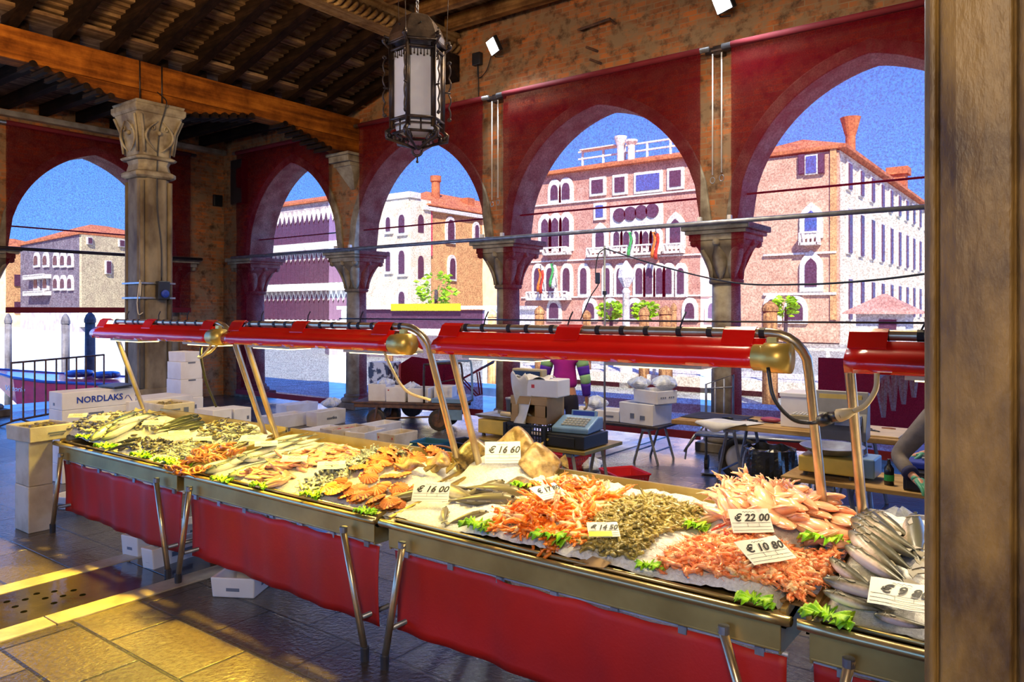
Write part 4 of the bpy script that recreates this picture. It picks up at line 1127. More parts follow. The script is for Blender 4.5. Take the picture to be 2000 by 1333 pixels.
# red boat
p = onT(150, 760, 16.6)
t = thing('motor_boat', 'red boat with blue gunwale moored beyond the barrier', 'boat', (p.x, p.y, -.6), math.atan2(.6, .8))
M['boatred'] = plain('glossy red boat paint', (0.95, 0.04, 0.07), .25, coat=.4); M['boatblue'] = plain('navy boat paint', (0.03, 0.05, 0.22), .3)
def hullring(x, w, zk, zt): return [(x, -w, zt), (x, -w * .8, zk + .12), (x, 0, zk), (x, w * .8, zk + .12), (x, w, zt)]
mb = MB(); hr = [hullring(x, w, zk, zt) for x, w, zk, zt in ((-1.98, .03, .95, 1.16), (-1.6, .3, .70, 1.10), (-1.0, .62, .32, 1.02), (-.2, .8, .2, .95), (1.0, .85, .15, .90), (2.6, .8, .15, .88))]
mb.rings(hr); build(mb, 'hull', 'boatred', t, bev=.004)
mb = MB()
for s in (-1, 1): mb.tube([(r[0 if s < 0 else 4][0], r[0 if s < 0 else 4][1] * 1.02, r[0][2]) for r in hr], .03, 8)
build(mb, 'gunwale', 'boatblue', t, True)
mb = MB(); mb.rings([[(r[0][0], r[0][1] * .86, r[1][2] - .04 if i > 2 else r[1][2]), (r[0][0], r[0][1] * .84, r[2][2] + .02), (r[2][0], 0, r[2][2] - .05), (r[4][0], -r[0][1] * .84, r[2][2] + .02), (r[4][0], -r[0][1] * .86, r[1][2] - .04 if i > 2 else r[1][2])] for i, r in enumerate(hr[2:])]); build(mb, 'underside', 'boatblue', t)
text('Vittorio', 'trimstone', t, TR((-.85, -.79, .80), R(-12), PI / 2, R(4)), .16, 'lettering', .2, .004)
for k, (x, y, lab) in enumerate(((.0, .1, 'upper'), (.55, .2, 'lower'))):
    tt = one(MB().tube([(.22 * math.cos(a * PI / 8), .22 * math.sin(a * PI / 8), 0) for a in range(17)], .07, 8), 'rubber_tyre', 'boatblue', 'dark blue tyre lying on the red boat, ' + ('nearer the bow' if k == 0 else 'nearer the stern'), 'tyre', 'tyres on the red boat', smooth=True)
    w_ = WM[t.name] @ Vector((x, y, 1.05 - .04 * k)); tt.location = w_
# green railing and kiosk beyond the flared chimney blind
t = thing('gangway_railing', 'pale green lattice railing painted over dark red boards', 'railing', (onY(1750, 800, 12.0).x, 12.0, 0))
mb = MB(); a0, a1 = onY(1712, 745, 12.0), onY(1795, 690, 12.0); b0, b1 = onY(1716, 822, 12.0), onY(1795, 770, 12.0)
M['mint'] = plain('pale green paint', (0.30, 0.75, 0.52), .5); M['oxblood'] = plain('dark red boards', (0.24, 0.03, 0.04), .6)
def strip(p, q, w):
    mb.tube([p, q], w, 4)
strip(a0, a1, .045)
for k in range(4):
    f0, f1 = k / 4, (k + .5) / 4; f2 = (k + 1) / 4
    P0, P1, P2 = a0.lerp(a1, f0), b0.lerp(b1, f1), a0.lerp(a1, f2)
    strip(P0, P1, .03); strip(P1, P2, .03); strip(a0.lerp(a1, f1), b0.lerp(b1, f1), .02)
build(mb, 'lattice', 'mint', t, world=True)
mb = MB(); mb.box((onY(1745, 800, 12.1).x, 12.12, .55), (2.1, .06, 1.15)); build(mb, 'boards', 'oxblood', t, world=True)
p = onT(1728, 610, 34)
t = thing('kiosk', 'small white kiosk with a canopy roof across the water', 'kiosk', (p.x, p.y, -.6))
mb = MB(); mb.box((0, 0, 1.4), (2.0, 2, 2.4)); build(mb, 'body', 'trimstone', t); mb = MB(); mb.lathe([(2.1, 2.3), (2.0, 2.4), (.1, 3.2)], 4, TR((0, 0, 0), PI / 4)); build(mb, 'canopy', 'f_pink', t)
mb = MB(); mb.box((.3, -1.02, 1.6), (.7, .06, .9)); build(mb, 'hatch', 'pane', t)
for px, py, d, lab in ((850, 566, 52, 'green bush on the far bank in front of the tan flank'), (1192, 608, 50, 'small green bush beside the street lamp'), (1262, 608, 50, 'small green bush beside the tan pile'), (1533, 600, 48, 'yellow green bush before the tan palace')):
    p = onT(px, py, d); mb = MB()
    for k in range(140):
        a, b_, r = rnd.uniform(0, 6.28), rnd.uniform(-1, 1), rnd.uniform(.5, 1.0)
        s = math.sqrt(1 - b_ * b_); R_ = 1.6 if d == 52 else .9
        c = Vector((math.cos(a) * s, math.sin(a) * s, b_ * .8)) * R_ * r
        mb.add([(-.25, 0, 0), (.05, -.16, .05), (.25, 0, .0), (0, .16, .06)], [(0, 1, 2, 3)], TR(c, a, rnd.uniform(-1.5, 1.5)))
    t = thing('bush', lab, 'bush', (p.x, p.y, -.6)); h = p.z + .6
    mb.v = [v + Vector((0, 0, h)) for v in mb.v]; build(mb, 'foliage', 'lettuce', t); m2 = MB(); m2.tube([(0, 0, 0), (.1, 0, h)], .12, 6); build(m2, 'trunk', 'pile', t)

# barrier between the paving and the quay
A, B = onZ(22, 838), onZ(203, 802)
t = thing('crowd_barrier', 'rusty metal barrier with upright bars in the end opening', 'barrier', (A.x, A.y, 0))
mb = MB(); top = 1.03
mb.tube([A + Vector((0, 0, .12)), A + Vector((0, 0, top)), B + Vector((0, 0, top + .0)), B + Vector((0, 0, .12)), A + Vector((0, 0, .12))], .018, 8); build(mb, 'frame', 'rustiron', t, world=True)
for k in range(1, 9):
    q0 = A.lerp(B, k / 9); mb = MB(); mb.tube([q0 + Vector((0, 0, .12)), q0 + Vector((0, 0, top))], .014, 6); build(mb, 'bar', 'rustiron', t, world=True)
for q0 in (A.lerp(B, .08), A.lerp(B, .92)):
    mb = MB(); mb.tube([q0 + Vector((-.25, -.2, .015)), q0 + Vector((0, 0, .13)), q0 + Vector((.25, .2, .015))], .016, 6); build(mb, 'foot', 'rustiron', t, world=True)
# ================================================================ the fish stalls
SECT = [(-6.86, -4.96), (-4.90, -2.98), (-2.90, -.84), (-.77, 1.2)]
FYR = 2.76                       # front rail line
def SZ(y): return .745 + .17 * (y - 2.80)
STALLAB = ['fish stall farthest along, between the tall polystyrene stand and the second stall', 'second fish stall, piled with anchovies and orange scallops',
           'largest looking fish stall, with langoustines and pink shrimps', 'fish stall half hidden by the near pillar, holding big sea bass']
def stall(i):
    x0, x1 = SECT[i]; xm = (x0 + x1) / 2
    t = thing('fish_stall', STALLAB[i], 'market stall', (xm, 3.1, 0), 0, 'row of fish stalls')
    b = lambda mb, n, m, **k: build(mb, n, m, t, world=True, **k)
    # steel tray: floor plane sloping to the customer and its lip
    mb = MB(); yb = 3.66
    mb.rings([[(x0, y, SZ(y) - .05), (x1, y, SZ(y) - .05), (x1, y, SZ(y) - .02), (x0, y, SZ(y) - .02)] for y in (FYR + .02, yb)])
    mb.box((xm, yb, SZ(yb) - .0), (x1 - x0, .02, .08))
    for x in (x0 + .01, x1 - .01): mb.rings([[(x - .01, y, SZ(y) - .05), (x + .01, y, SZ(y) - .05), (x + .01, y, SZ(y) + .02), (x - .01, y, SZ(y) + .02)] for y in (FYR + .02, yb)])
    b(mb, 'tray', 'steelpanel')
    mb = MB()
    r = .05
    rail = [(x0 + .10, FYR + .16, .735), (x0 + .03, FYR + .11, .735), (x0 + .02, FYR + .05, .735), (x0 + .05, FYR, .735), (x0 + .12, FYR - .02, .735), (x1 - .12, FYR - .02, .735), (x1 - .05, FYR, .735), (x1 - .02, FYR + .05, .735), (x1 - .03, FYR + .11, .735), (x1 - .10, FYR + .16, .735)]
    mb.tube(bez(rail, 4), .019, 10)
    b(mb, 'front_rail', 'steel', smooth=True)
    mb = MB(); mb.tube([(x0 + .05, FYR + .035, .750), (x1 - .05, FYR + .035, .750)], .010, 8); mb.tube([(x0 + .05, FYR + .02, .712), (x1 - .05, FYR + .02, .712)], .010, 8); b(mb, 'lip_beading', 'steel', smooth=True)
    mb = MB(); mb.box((xm, FYR + .012, .66), (x1 - x0 - .03, .012, .10)); mb.box((xm, FYR + .03, .612), (x1 - x0 - .04, .05, .01))
    for x in (x0 + .02, x1 - .02): mb.box((x, FYR + .2, .645), (.01, .38, .10))
    b(mb, 'apron_panel', 'steelpanel', bev=.003)
    # legs splay along the stall
    for s, xt, xf in ((0, x0 + .16, x0 + .05), (1, x1 - .22, x1 - .02)):
        for y, ym in ((FYR - .035, 0), (3.55, 1)):
            mb = MB(); mb.tube([(xt, y, .665 if not ym else .8), (xf, y - (.02 if not ym else 0), .05)], .0185, 12); lg = b(mb, 'leg', 'pipe', smooth=True)
            mb = MB(); mb.lathe([(.022, 0), (.024, .07), (.020, .075)], 12, TR((xf, y - (.02 if not ym else 0), 0))); mb.v = [WM[t.name].inverted() @ v for v in mb.v]; build(mb, 'rubber_foot', 'rubber', lg)
            mb = MB(); mb.lathe([(.021, 0), (.021, .03)], 12, TR((xt + (xf - xt) * .04, y, .64 if not ym else .77))); mb.v = [WM[t.name].inverted() @ v for v in mb.v]; build(mb, 'collar', 'greysteel', lg)
        mb = MB(); mb.tube([(xf + (xt - xf) * .25, FYR - .03, .21), (xf + (xt - xf) * .25, 3.55, .21)], .014, 8); b(mb, 'cross_bar', 'greysteel', smooth=True)
    # red cloth skirt hung on clips
    sx0, sx1 = x0 + .02, x1 - .0
    zt, zb_ = (.585, .155)
    def fn(u, v):
        x = sx0 + (sx1 - sx0) * u
        w = .008 * math.sin(u * 22 + i) + .006 * math.sin(u * 47) + .012 * math.sin(v * 3 + u * 3) + (.02 * (1 - v) * math.sin(u * 5 + 1))
        sag = .006 * math.sin(u * PI * 9) ** 2 if v > .9 else 0
        return (x, FYR + .04 + w, zb_ + (zt - zb_) * v - sag)
    mb = MB(); mb.grid(60, 10, fn); b(mb, 'cloth_skirt', 'skirt', smooth=True, sol=.004)
    mb = MB(); mb.tube([(sx0, FYR + .045, zt + .004), (sx1, FYR + .045, zt + .004)], .006, 6); b(mb, 'skirt_wire', 'whiteplastic')
    for k in range(7):
        x = sx0 + .1 + (sx1 - sx0 - .2) * k / 6
        mb = MB(); mb.box((x, FYR + .036, zt - .004), (.035, .02, .03)); mb.box((x, FYR + .036, zt + .013), (.012, .015, .02)); b(mb, 'clip', 'greysteel')
    # lamp frame: one bent pipe per stall, leaning towards the customers
    LY, LZ = 3.18, 1.755
    def pp(x, z): return (x, LY + (LZ - z) * .36, z)
    fr = []
    fx0, fx1 = x0 + .045, x1 - .045
    fr.append(pp(fx0, .02)); fr.append(pp(fx0, .8)); fr.append(pp(fx0, LZ - .16))
    for a in range(1, 7):
        th = PI / 2 * a / 6; fr.append((fx0 + .14 * (1 - math.cos(th)), LY + .06 * (1 - math.sin(th)), LZ - .14 + .14 * math.sin(th)))
    for a in range(0, 6):
        th = PI / 2 * (1 - a / 6); fr.append((fx1 - .14 * (1 - math.cos(th)), LY + .06 * (1 - math.sin(th)), LZ - .14 + .14 * math.sin(th)))
    fr += [pp(fx1, LZ - .16), pp(fx1, .8), pp(fx1, .02)]
    mb = MB(); mb.tube(fr, .021, 12); lf = b(mb, 'lamp_frame', 'pipe', smooth=True)
    # red hood
    hx0, hx1 = {0: (x0 - .10, x1 - .14), 1: (x0 - .02, x1 - .24), 2: (x0 + .04, x1 - .19), 3: (x0 + .06, x1)}[i]
    prof = [(LY - .105, LZ - .140), (LY - .118, LZ - .120), (LY - .118, LZ - .095), (LY - .100, LZ - .072), (LY - .075, LZ - .060), (LY - .055, LZ - .048), (LY - .040, LZ - .022), (LY + .06, LZ - .030), (LY + .14, LZ - .06), (LY + .20, LZ - .140)]
    th = .004
    inner = [(y + (.004 if k < 6 else -.004 if k > 7 else 0), z - .005) for k, (y, z) in enumerate(prof)]
    mb = MB(); loop = prof + inner[::-1]
    nseg = 24
    mb.rings([[(hx0 + (hx1 - hx0) * s / nseg, y, z + .003 * math.sin(s * 1.3) * (1 if k in (0, 1) else 0)) for k, (y, z) in enumerate(loop)] for s in range(nseg + 1)])
    hd = b(mb, 'lamp_hood', 'hood', smooth=True)
    for fx in (0.0, .46, .97) if i != 3 else (0.0, .6):
        w = .14; xx = hx0 + (hx1 - hx0 - w) * fx
        xx = max(hx0, min(xx, hx1 - w))
        mb = MB(); mb.rings([[(x, y, z) for y, z in ((LY - .062, LZ - .048), (LY - .045, LZ - .02), (LY - .028, LZ + .012), (LY, LZ + .026), (LY + .028, LZ + .012), (LY + .03, LZ + .006), (LY, LZ + .020), (LY - .02, LZ + .008), (LY - .040, LZ - .026), (LY - .056, LZ - .053))] for x in (xx, xx + w)])
        mb.v = [WM[t.name].inverted() @ v for v in mb.v]; build(mb, 'hood_tab', 'hood', hd, bev=.002)
    for k in range(13):
        x = x0 + .2 + (x1 - x0 - .4) * (k + rnd.uniform(-.3, .3)) / 12
        mb = MB(); mb.tube([(x - .012, LY, LZ), (x + .012, LY, LZ)], .024, 10)
        if k % 4 == 1: mb.tube([(x, LY, LZ + .02), (x + .02, LY - .01, LZ + .06), (x + .03, LY, LZ + .09)], .004, 5)
        mb.v = [WM[t.name].inverted() @ v for v in mb.v]; build(mb, 'black_tape', 'cable', lf)
    # lamp housings under the hood, their faces lit
    hs = {0: [x0 + .38, x1 - .35], 1: [x0 + .45, x1 - .45], 2: [x0 + .45, x0 + 1.35], 3: [x0 + .5, x0 + 1.2]}[i]
    for k, x in enumerate(hs):
        Tm = TR((x, LY + .06, LZ - .150))
        mb = MB(); mb.rings([[(-.17, -.07, .05), (.17, -.07, .05), (.17, .07, .05), (-.17, .07, .05)], [(-.24, -.11, .0), (.24, -.11, .0), (.24, .11, .0), (-.24, .11, .0)], [(-.24, -.11, -.015), (.24, -.11, -.015), (.24, .11, -.015), (-.24, .11, -.015)]], Tm)
        hsg = b(mb, 'lamp_housing', 'lampcase')
        mb = MB(); mb.box((0, 0, -.019), (.42, .17, .006), Tm); mb.v = [WM[t.name].inverted() @ v for v in mb.v]; build(mb, 'lit_lamp_face', 'glowyellow', hsg)
        warm = [(1.0, .76, .10), (1.0, .76, .13), (1.0, .80, .36), (1.0, .84, .58)][i]
        e = [15, 14, 10, 11][i]
        lamp('AREA', 'stall_lamp_light', (x, LY + .04, LZ - .20), e, warm if not (i == 2 and k == 1) else (1.0, .82, .50), target=(x, LY - .10, .7), shape='RECTANGLE', size=.42, size_y=.17)
    # gold cylinder made up for the lit reflector inside at the hood end
    if i in (0, 1, 2):
        gx = {0: hx1 + .07, 1: hx1 + .10, 2: hx1 + .05}[i]
        mb = MB(); mb.tube([(gx - .09, LY - .07, LZ - .10), (gx - .05, LY - .07, LZ - .10), (gx - .045, LY - .07, LZ - .10), (gx + .06, LY - .07, LZ - .10)], [.055, .055, .062, .062], 18); b(mb, 'lamp_cap', 'brass', smooth=True)
        mb = MB(); mb.box((gx - .02, LY - .05, LZ - .04), (.04, .03, .05)); b(mb, 'cap_bracket', 'brass')
    return t
for i in range(4): stall(i)
# cables hanging at the lamp ends
def cable(pts, r, mat, label, cat='cable', grp=None, name='power_cable'):
    mb = MB(); P = bez(pts, 6); mb.tube(P, r, 7); return one(mb, name, mat, label, cat, grp, loc=tuple(P[0]), smooth=True)
cable([(-3.28, 3.10, 1.62), (-3.18, 3.08, 1.50), (-3.10, 3.12, 1.38), (-2.99, 3.20, 1.33)], .008, 'cablewhite', 'cream cable hanging from the gold lamp end to the frame post')
cable([(-.99, 3.04, 1.62), (-.96, 3.02, 1.50), (-.90, 3.05, 1.42), (-.84, 3.08, 1.405), (-.78, 3.05, 1.42)], .008, 'cable', 'black cable looping between the two near frame posts')
cable([(-.66, 3.0, 1.475), (-.62, 3.0, 1.50), (-.585, 3.0, 1.56), (-.58, 3.0, 1.62)], .010, 'cablewhite', 'cream cable hanging from the nearest red hood')
mb = MB(); mb.tube([(-.79, 3.05, 1.42), (-.75, 3.03, 1.44)], .024, 10); mb.tube([(-.745, 3.03, 1.442), (-.70, 3.01, 1.458)], .020, 10)
t = thing('cable_connector', 'black and cream plug joint hanging by the near frame post', 'plug', (-.75, 3.03, 1.44)); build(mb, 'socket', 'cable', t, True, world=True)
mb = MB(); mb.tube([(-.715, 3.02, 1.452), (-.69, 3.01, 1.462), (-.66, 3.0, 1.475)], [.026, .022, .012], 10); build(mb, 'plug', 'cablewhite', t, True, world=True)
cable([(-5.08, 3.10, 1.62), (-5.14, 3.08, 1.54), (-5.24, 3.1, 1.50), (-5.30, 3.12, 1.50), (-5.2, 3.14, 1.53), (-5.05, 3.12, 1.60)], .009, 'cablewhite', 'yellow lit cable coil below the first lamp joint')
cable([(-5.27, 3.12, 1.58), (-5.27, 3.12, 1.49), (-5.33, 3.2, 1.3), (-5.36, 3.3, 1.1)], .010, 'cable', 'black cable with a plug hanging below the first lamp joint')

# ---------------------------------------------------------------- heaps
def onS(px, py, dz=0.0):
    """pixel onto the sloping tray surface raised by dz"""
    d = DR(px); k = .17
    t = (H - (.745 - k * 2.80) - dz) / ((py - HY) / FP + k * d[1])
    return Vector((d[0] * t, d[1] * t, H - (py - HY) / FP * t))
HEAPS = []
def heapz(x, y):
    s = 0
    for cx, cy, rx, ry, h, a in HEAPS:
        dx, dy = x - cx, y - cy
        u = (dx * math.cos(a) + dy * math.sin(a)) / rx; v = (-dx * math.sin(a) + dy * math.cos(a)) / ry
        q_ = u * u + v * v
        if q_ < 1: s = max(s, h * (1 - q_) ** .7)
    return s
def addheap(px, py, rx, ry, h, a=0, dz=.05):
    p = onS(px, py, dz); HEAPS.append((p.x, p.y, rx, ry, h, a)); return p
addheap(205, 838, .55, .40, .10); addheap(450, 842, .45, .22, .07); addheap(770, 912, .4, .3, .05)
addheap(985, 915, .30, .18, .08); addheap(1085, 990, .42, .5, .05); addheap(1250, 1020, .33, .42, .06)
addheap(1530, 1020, .36, .34, .13); addheap(1450, 1100, .34, .25, .06); addheap(1720, 1080, .34, .48, .10)
def topz(x, y):
    n = .006 * math.sin(x * 13 + y * 7) + .005 * math.sin(x * 29 - y * 17)
    return SZ(y) + .015 + n + heapz(x, y)
for i, (x0, x1) in enumerate(SECT):
    X0 = x0 + .03; X1 = x1 - .03
    if i in (0, 1): X1 += .06
    if i == 2: X0 -= .12
    y0, y1 = FYR + .05, 3.60
    nx, ny = int((X1 - X0) / .022), 44
    def fn(u, v):
        x = X0 + (X1 - X0) * u; y = y0 + (y1 - y0) * v
        e = min(u * (X1 - X0), (1 - u) * (X1 - X0), v * .85 + .03, (1 - v) * .85) / .06
        e = max(0, min(1, e))
        j = .004 * math.sin(x * 91) * math.sin(y * 83) + .003 * math.sin(x * 170 + y * 140)
        zz = SZ(y) - .02 + (topz(x, y) + j - SZ(y) + .02) * e ** .5
        if i >= 2 and v > .82: zz += .03 * (v - .82) / .18 * e
        return (x, y, zz)
    mb = MB(); mb.grid(nx, ny, fn)
    o = one(mb, 'crushed_ice', 'ice', ['bed of crushed ice under the clams and silver fish of the farthest stall', 'bed of crushed ice under the anchovies and scallops', 'bed of crushed ice under the langoustines and shrimps', 'bed of crushed ice under the big sea bass'][i], 'ice', None, 'stuff', smooth=True)

# ---------------------------------------------------------------- sea creatures, one of each kind, modelled lying down
def fish_rings(L, Hh, Th, prof, n=12):
    rs = []
    for x, h, w, yo in prof:
        rs.append([(x * L, yo * Hh + math.cos(2 * PI * j / n) * h * Hh, math.sin(2 * PI * j / n) * w * Th) for j in range(n)])
    return rs
FP_ = [(-.5, .02, .03, 0), (-.485, .12, .22, -.02), (-.45, .22, .5, -.02), (-.40, .30, .72, 0), (-.33, .39, .92, 0), (-.24, .47, 1.0, 0), (-.12, .50, 1.0, 0), (0, .49, .95, 0), (.12, .42, .8, 0), (.24, .31, .6, 0), (.34, .19, .4, 0), (.42, .115, .22, 0), (.455, .11, .14, 0), (.47, .12, .10, 0)]
def make_fish(name, label, mat, L, Hh, Th, bend=0.0, parts=True, group=None, eye=True):
    t = thing(name, label, 'fish', (0, 0, -50), 0, group)
    def bd(mb):
        if bend:
            mb.v = [Vector((v.x, v.y + bend * (v.x * v.x / (L * L)) * 4, v.z)) for v in mb.v]
        return mb
    mb = MB(); mb.rings(fish_rings(L, Hh, Th, FP_)); build(bd(mb), 'body', mat, t, True)
    mb = MB(); a = .465 * L
    pts = [(a - .01 * L, .11 * Hh), (a + .05 * L, .30 * Hh), (a + .13 * L, (.42 * Hh)), (a + .115 * L, .3 * Hh), (a + .09 * L, 0), (a + .115 * L, -.3 * Hh), (a + .13 * L, -(.42 * Hh)), (a + .05 * L, -.30 * Hh), (a - .01 * L, -.11 * Hh)]
    mb.prism(pts, -.003, .003); build(bd(mb), 'tail_fin', 'fin', t)
    if parts:
        mb = MB(); mb.prism([(-.15 * L, .47 * Hh), (-.10 * L, .72 * Hh), (.0, .66 * Hh), (.06 * L, .46 * Hh)], -.002, .002); mb.prism([(.10 * L, .42 * Hh), (.13 * L, .60 * Hh), (.22 * L, .50 * Hh), (.24 * L, .30 * Hh)], -.002, .002); build(bd(mb), 'dorsal_fin', 'fin', t)
        mb = MB(); mb.prism([(-.25 * L, 0), (-.13 * L, .08 * Hh), (-.10 * L, -.08 * Hh), (-.15 * L, -.16 * Hh)], Th * .98, Th * 1.06); build(bd(mb), 'side_fin', 'fin', t)
        mb = MB(); mb.tube([(-.31 * L, .33 * Hh, Th * .90), (-.285 * L, .1 * Hh, Th * 1.0), (-.30 * L, -.28 * Hh, Th * .86)], .0025, 5); build(bd(mb), 'gill', 'fin', t)
    if eye:
        mb = MB(); mb.ball((-.435 * L, .08 * Hh, Th * .55), .055 * Hh + .004, 10, 6, (1, 1, .6)); build(bd(mb), 'eye', 'eyewhite', t)
    return t
def place(proto, first, p, yaw, roll=0.0, pitch=0.0, s=1.0, label=None, group=None, flip=False):
    m = TR(p, yaw, roll, pitch, s)
    if flip: m = m @ Matrix.Diagonal((1, -1, 1, 1))
    if first:
        proto.matrix_basis = m; WM[proto.name] = m
        if label: proto['label'] = label
        if group: proto['group'] = group
        return proto
    return dup(proto, m, label, group)
def span(a, b, dz=.03):
    """ground a fish by its head and tail pixels on the heap"""
    A, B = onS(*a, dz), onS(*b, dz)
    return A, B
USED = set()
def fish_at(proto, head, tail, dz, roll, label, group, s=1.0, L0=None, lift=0.0):
    A, B = onS(*head, dz), onS(*tail, dz)
    c = (A + B) / 2; d = B - A
    yaw = math.atan2(d.y, d.x)
    sc = d.xy.length / (L0 * 1.09)
    z = max(topz(c.x, c.y), 0) + lift
    pitch = -math.atan2(topz(B.x, B.y) - topz(A.x, A.y), d.xy.length)
    first = proto.name not in USED; USED.add(proto.name)
    return place(proto, first, (c.x, c.y, z), yaw, roll, pitch, sc, label, group)

# sea bass on the nearest stall
bass = make_fish('sea_bass', 'x', 'bass', .42, .086, .036, .014)
BASS = [((1597, 1165), (1790, 1210), .03, 0.2, 'sea bass lying lowest in front, white belly over a pink gill'),
        ((1640, 1115), (1790, 1190), .05, -.5, 'steel grey sea bass with its head just above the white bellied one'),
        ((1648, 1075), (1775, 1165), .08, -.3, 'sea bass with a pinkish flank partly under the price card'),
        ((1655, 1045), (1785, 1135), .10, .3, 'slim dark sea bass in the middle of the near stall row'),
        ((1652, 1030), (1800, 1110), .12, .1, 'long speckled sea bass directly above the slim dark one'),
        ((1665, 1022), (1800, 1095), .13, -.2, 'golden lit sea bass third from the back of the heap'),
        ((1680, 1003), (1775, 1080), .14, .4, 'silver sea bass with open gill near the frame posts'),
        ((1700, 1000), (1785, 1060), .15, -.3, 'silver blue sea bass farthest back on the near stall'),
        ((1780, 1010), (1790, 1110), .13, .2, 'cream bellied sea bass standing on end beside the pillar'),
        ((1600, 1180), (1735, 1225), .02, .3, 'dark sea bass underneath beside the lettuce'),
        ((1612, 1135), (1720, 1200), .03, .4, 'grey sea bass tucked behind the lowest heads'),
        ((1700, 1225), (1830, 1262), .02, .2, 'brown sea bass along the near stall rail')]
for k, (h_, t_, dz, rl, lb) in enumerate(BASS):
    fish_at(bass, h_, t_, dz, rl * .5 + .12, lb, 'sea bass on the near stall', L0=.42, lift=.028 + .007 * (k % 3))

# hake laid on the ice
hake = make_fish('hake', 'x', 'hake', .30, .072, .030, .01)
for h_, t_, rl, lb in (((1032, 975), (905, 950), .3, 'hake lying highest, its head against the langoustines'), ((1020, 988), (880, 975), .1, 'hake with its snout by the langoustine heap'),
                       ((960, 1005), (870, 1018), -.2, 'hake nearest the rail with a round head'), ((850, 945), (930, 975), .2, 'pale hake beside the whitefish price card'), ((990, 945), (900, 968), 0, 'thin gutted hake in the middle of the ice'),
                       ((870, 990), (865, 1020), .3, 'small hake tail bent behind the whitefish card'), ((840, 965), (735, 985), .1, 'grey green hake next to the orange scallops')):
    fish_at(hake, h_, t_, .03, rl, lb, 'hake on the ice', L0=.30, lift=.016)
# mackerel of the second stall
mack = make_fish('mackerel', 'x', 'mackerel', .34, .062, .024, .008)
MK = [((378, 922), (460, 892)), ((395, 925), (500, 885)), ((430, 912), (520, 882)), ((440, 935), (530, 900)), ((500, 900), (572, 878)), ((505, 885), (590, 862)), ((560, 884), (640, 862)), ((540, 872), (618, 850)), ((575, 872), (632, 856)), ((470, 900), (560, 888)), ((530, 862), (600, 848)), ((455, 905), (560, 870))]
nm = ['lowest', 'second lowest', 'third from the rail', 'pale white bellied', 'short silver', 'straight silver', 'farthest dark backed', 'thin back row', 'small back row', 'middle', 'back left', 'half covered']
for k, (a, b) in enumerate(MK):
    fish_at(mack, a, b, .04, .3 if k % 2 else -.3, '%s mackerel in the row beside the octopuses' % nm[k], 'mackerel on the second stall', L0=.34, lift=.02 + .006 * (k % 3))
# silver fish and dark fish of the farthest stall
sea = make_fish('silver_fish', 'x', 'mackerel', .36, .07, .026, .01)
for k, (a, b) in enumerate((((172, 872), (255, 830)), ((182, 866), (275, 826)), ((195, 868), (290, 832)), ((205, 862), (300, 822)), ((215, 858), (310, 818)), ((235, 848), (320, 815)))):
    fish_at(sea, a, b, .05, .2 if k % 2 else -.2, 'silver fish of the farthest stall, %s from the polystyrene stand' % ordinal(k), 'silver fish on the farthest stall', L0=.36, lift=.025)
dark = make_fish('dark_fish', 'x', 'darkfish', .36, .07, .028, .01)
for k, (a, b) in enumerate((((398, 812), (300, 838)), ((405, 820), (310, 842)), ((392, 808), (318, 826)), ((278, 852), (222, 862)), ((268, 864), (206, 874)), ((404, 826), (330, 842)))):
    fish_at(dark, a, b, .06, .2 if k % 2 else -.3, ['uppermost long', 'middle long', 'hindmost', 'shorter upper', 'shorter lower', 'lowest long'][k] + ' dark green fish on the farthest stall', 'dark fish on the farthest stall', L0=.36, lift=.03)

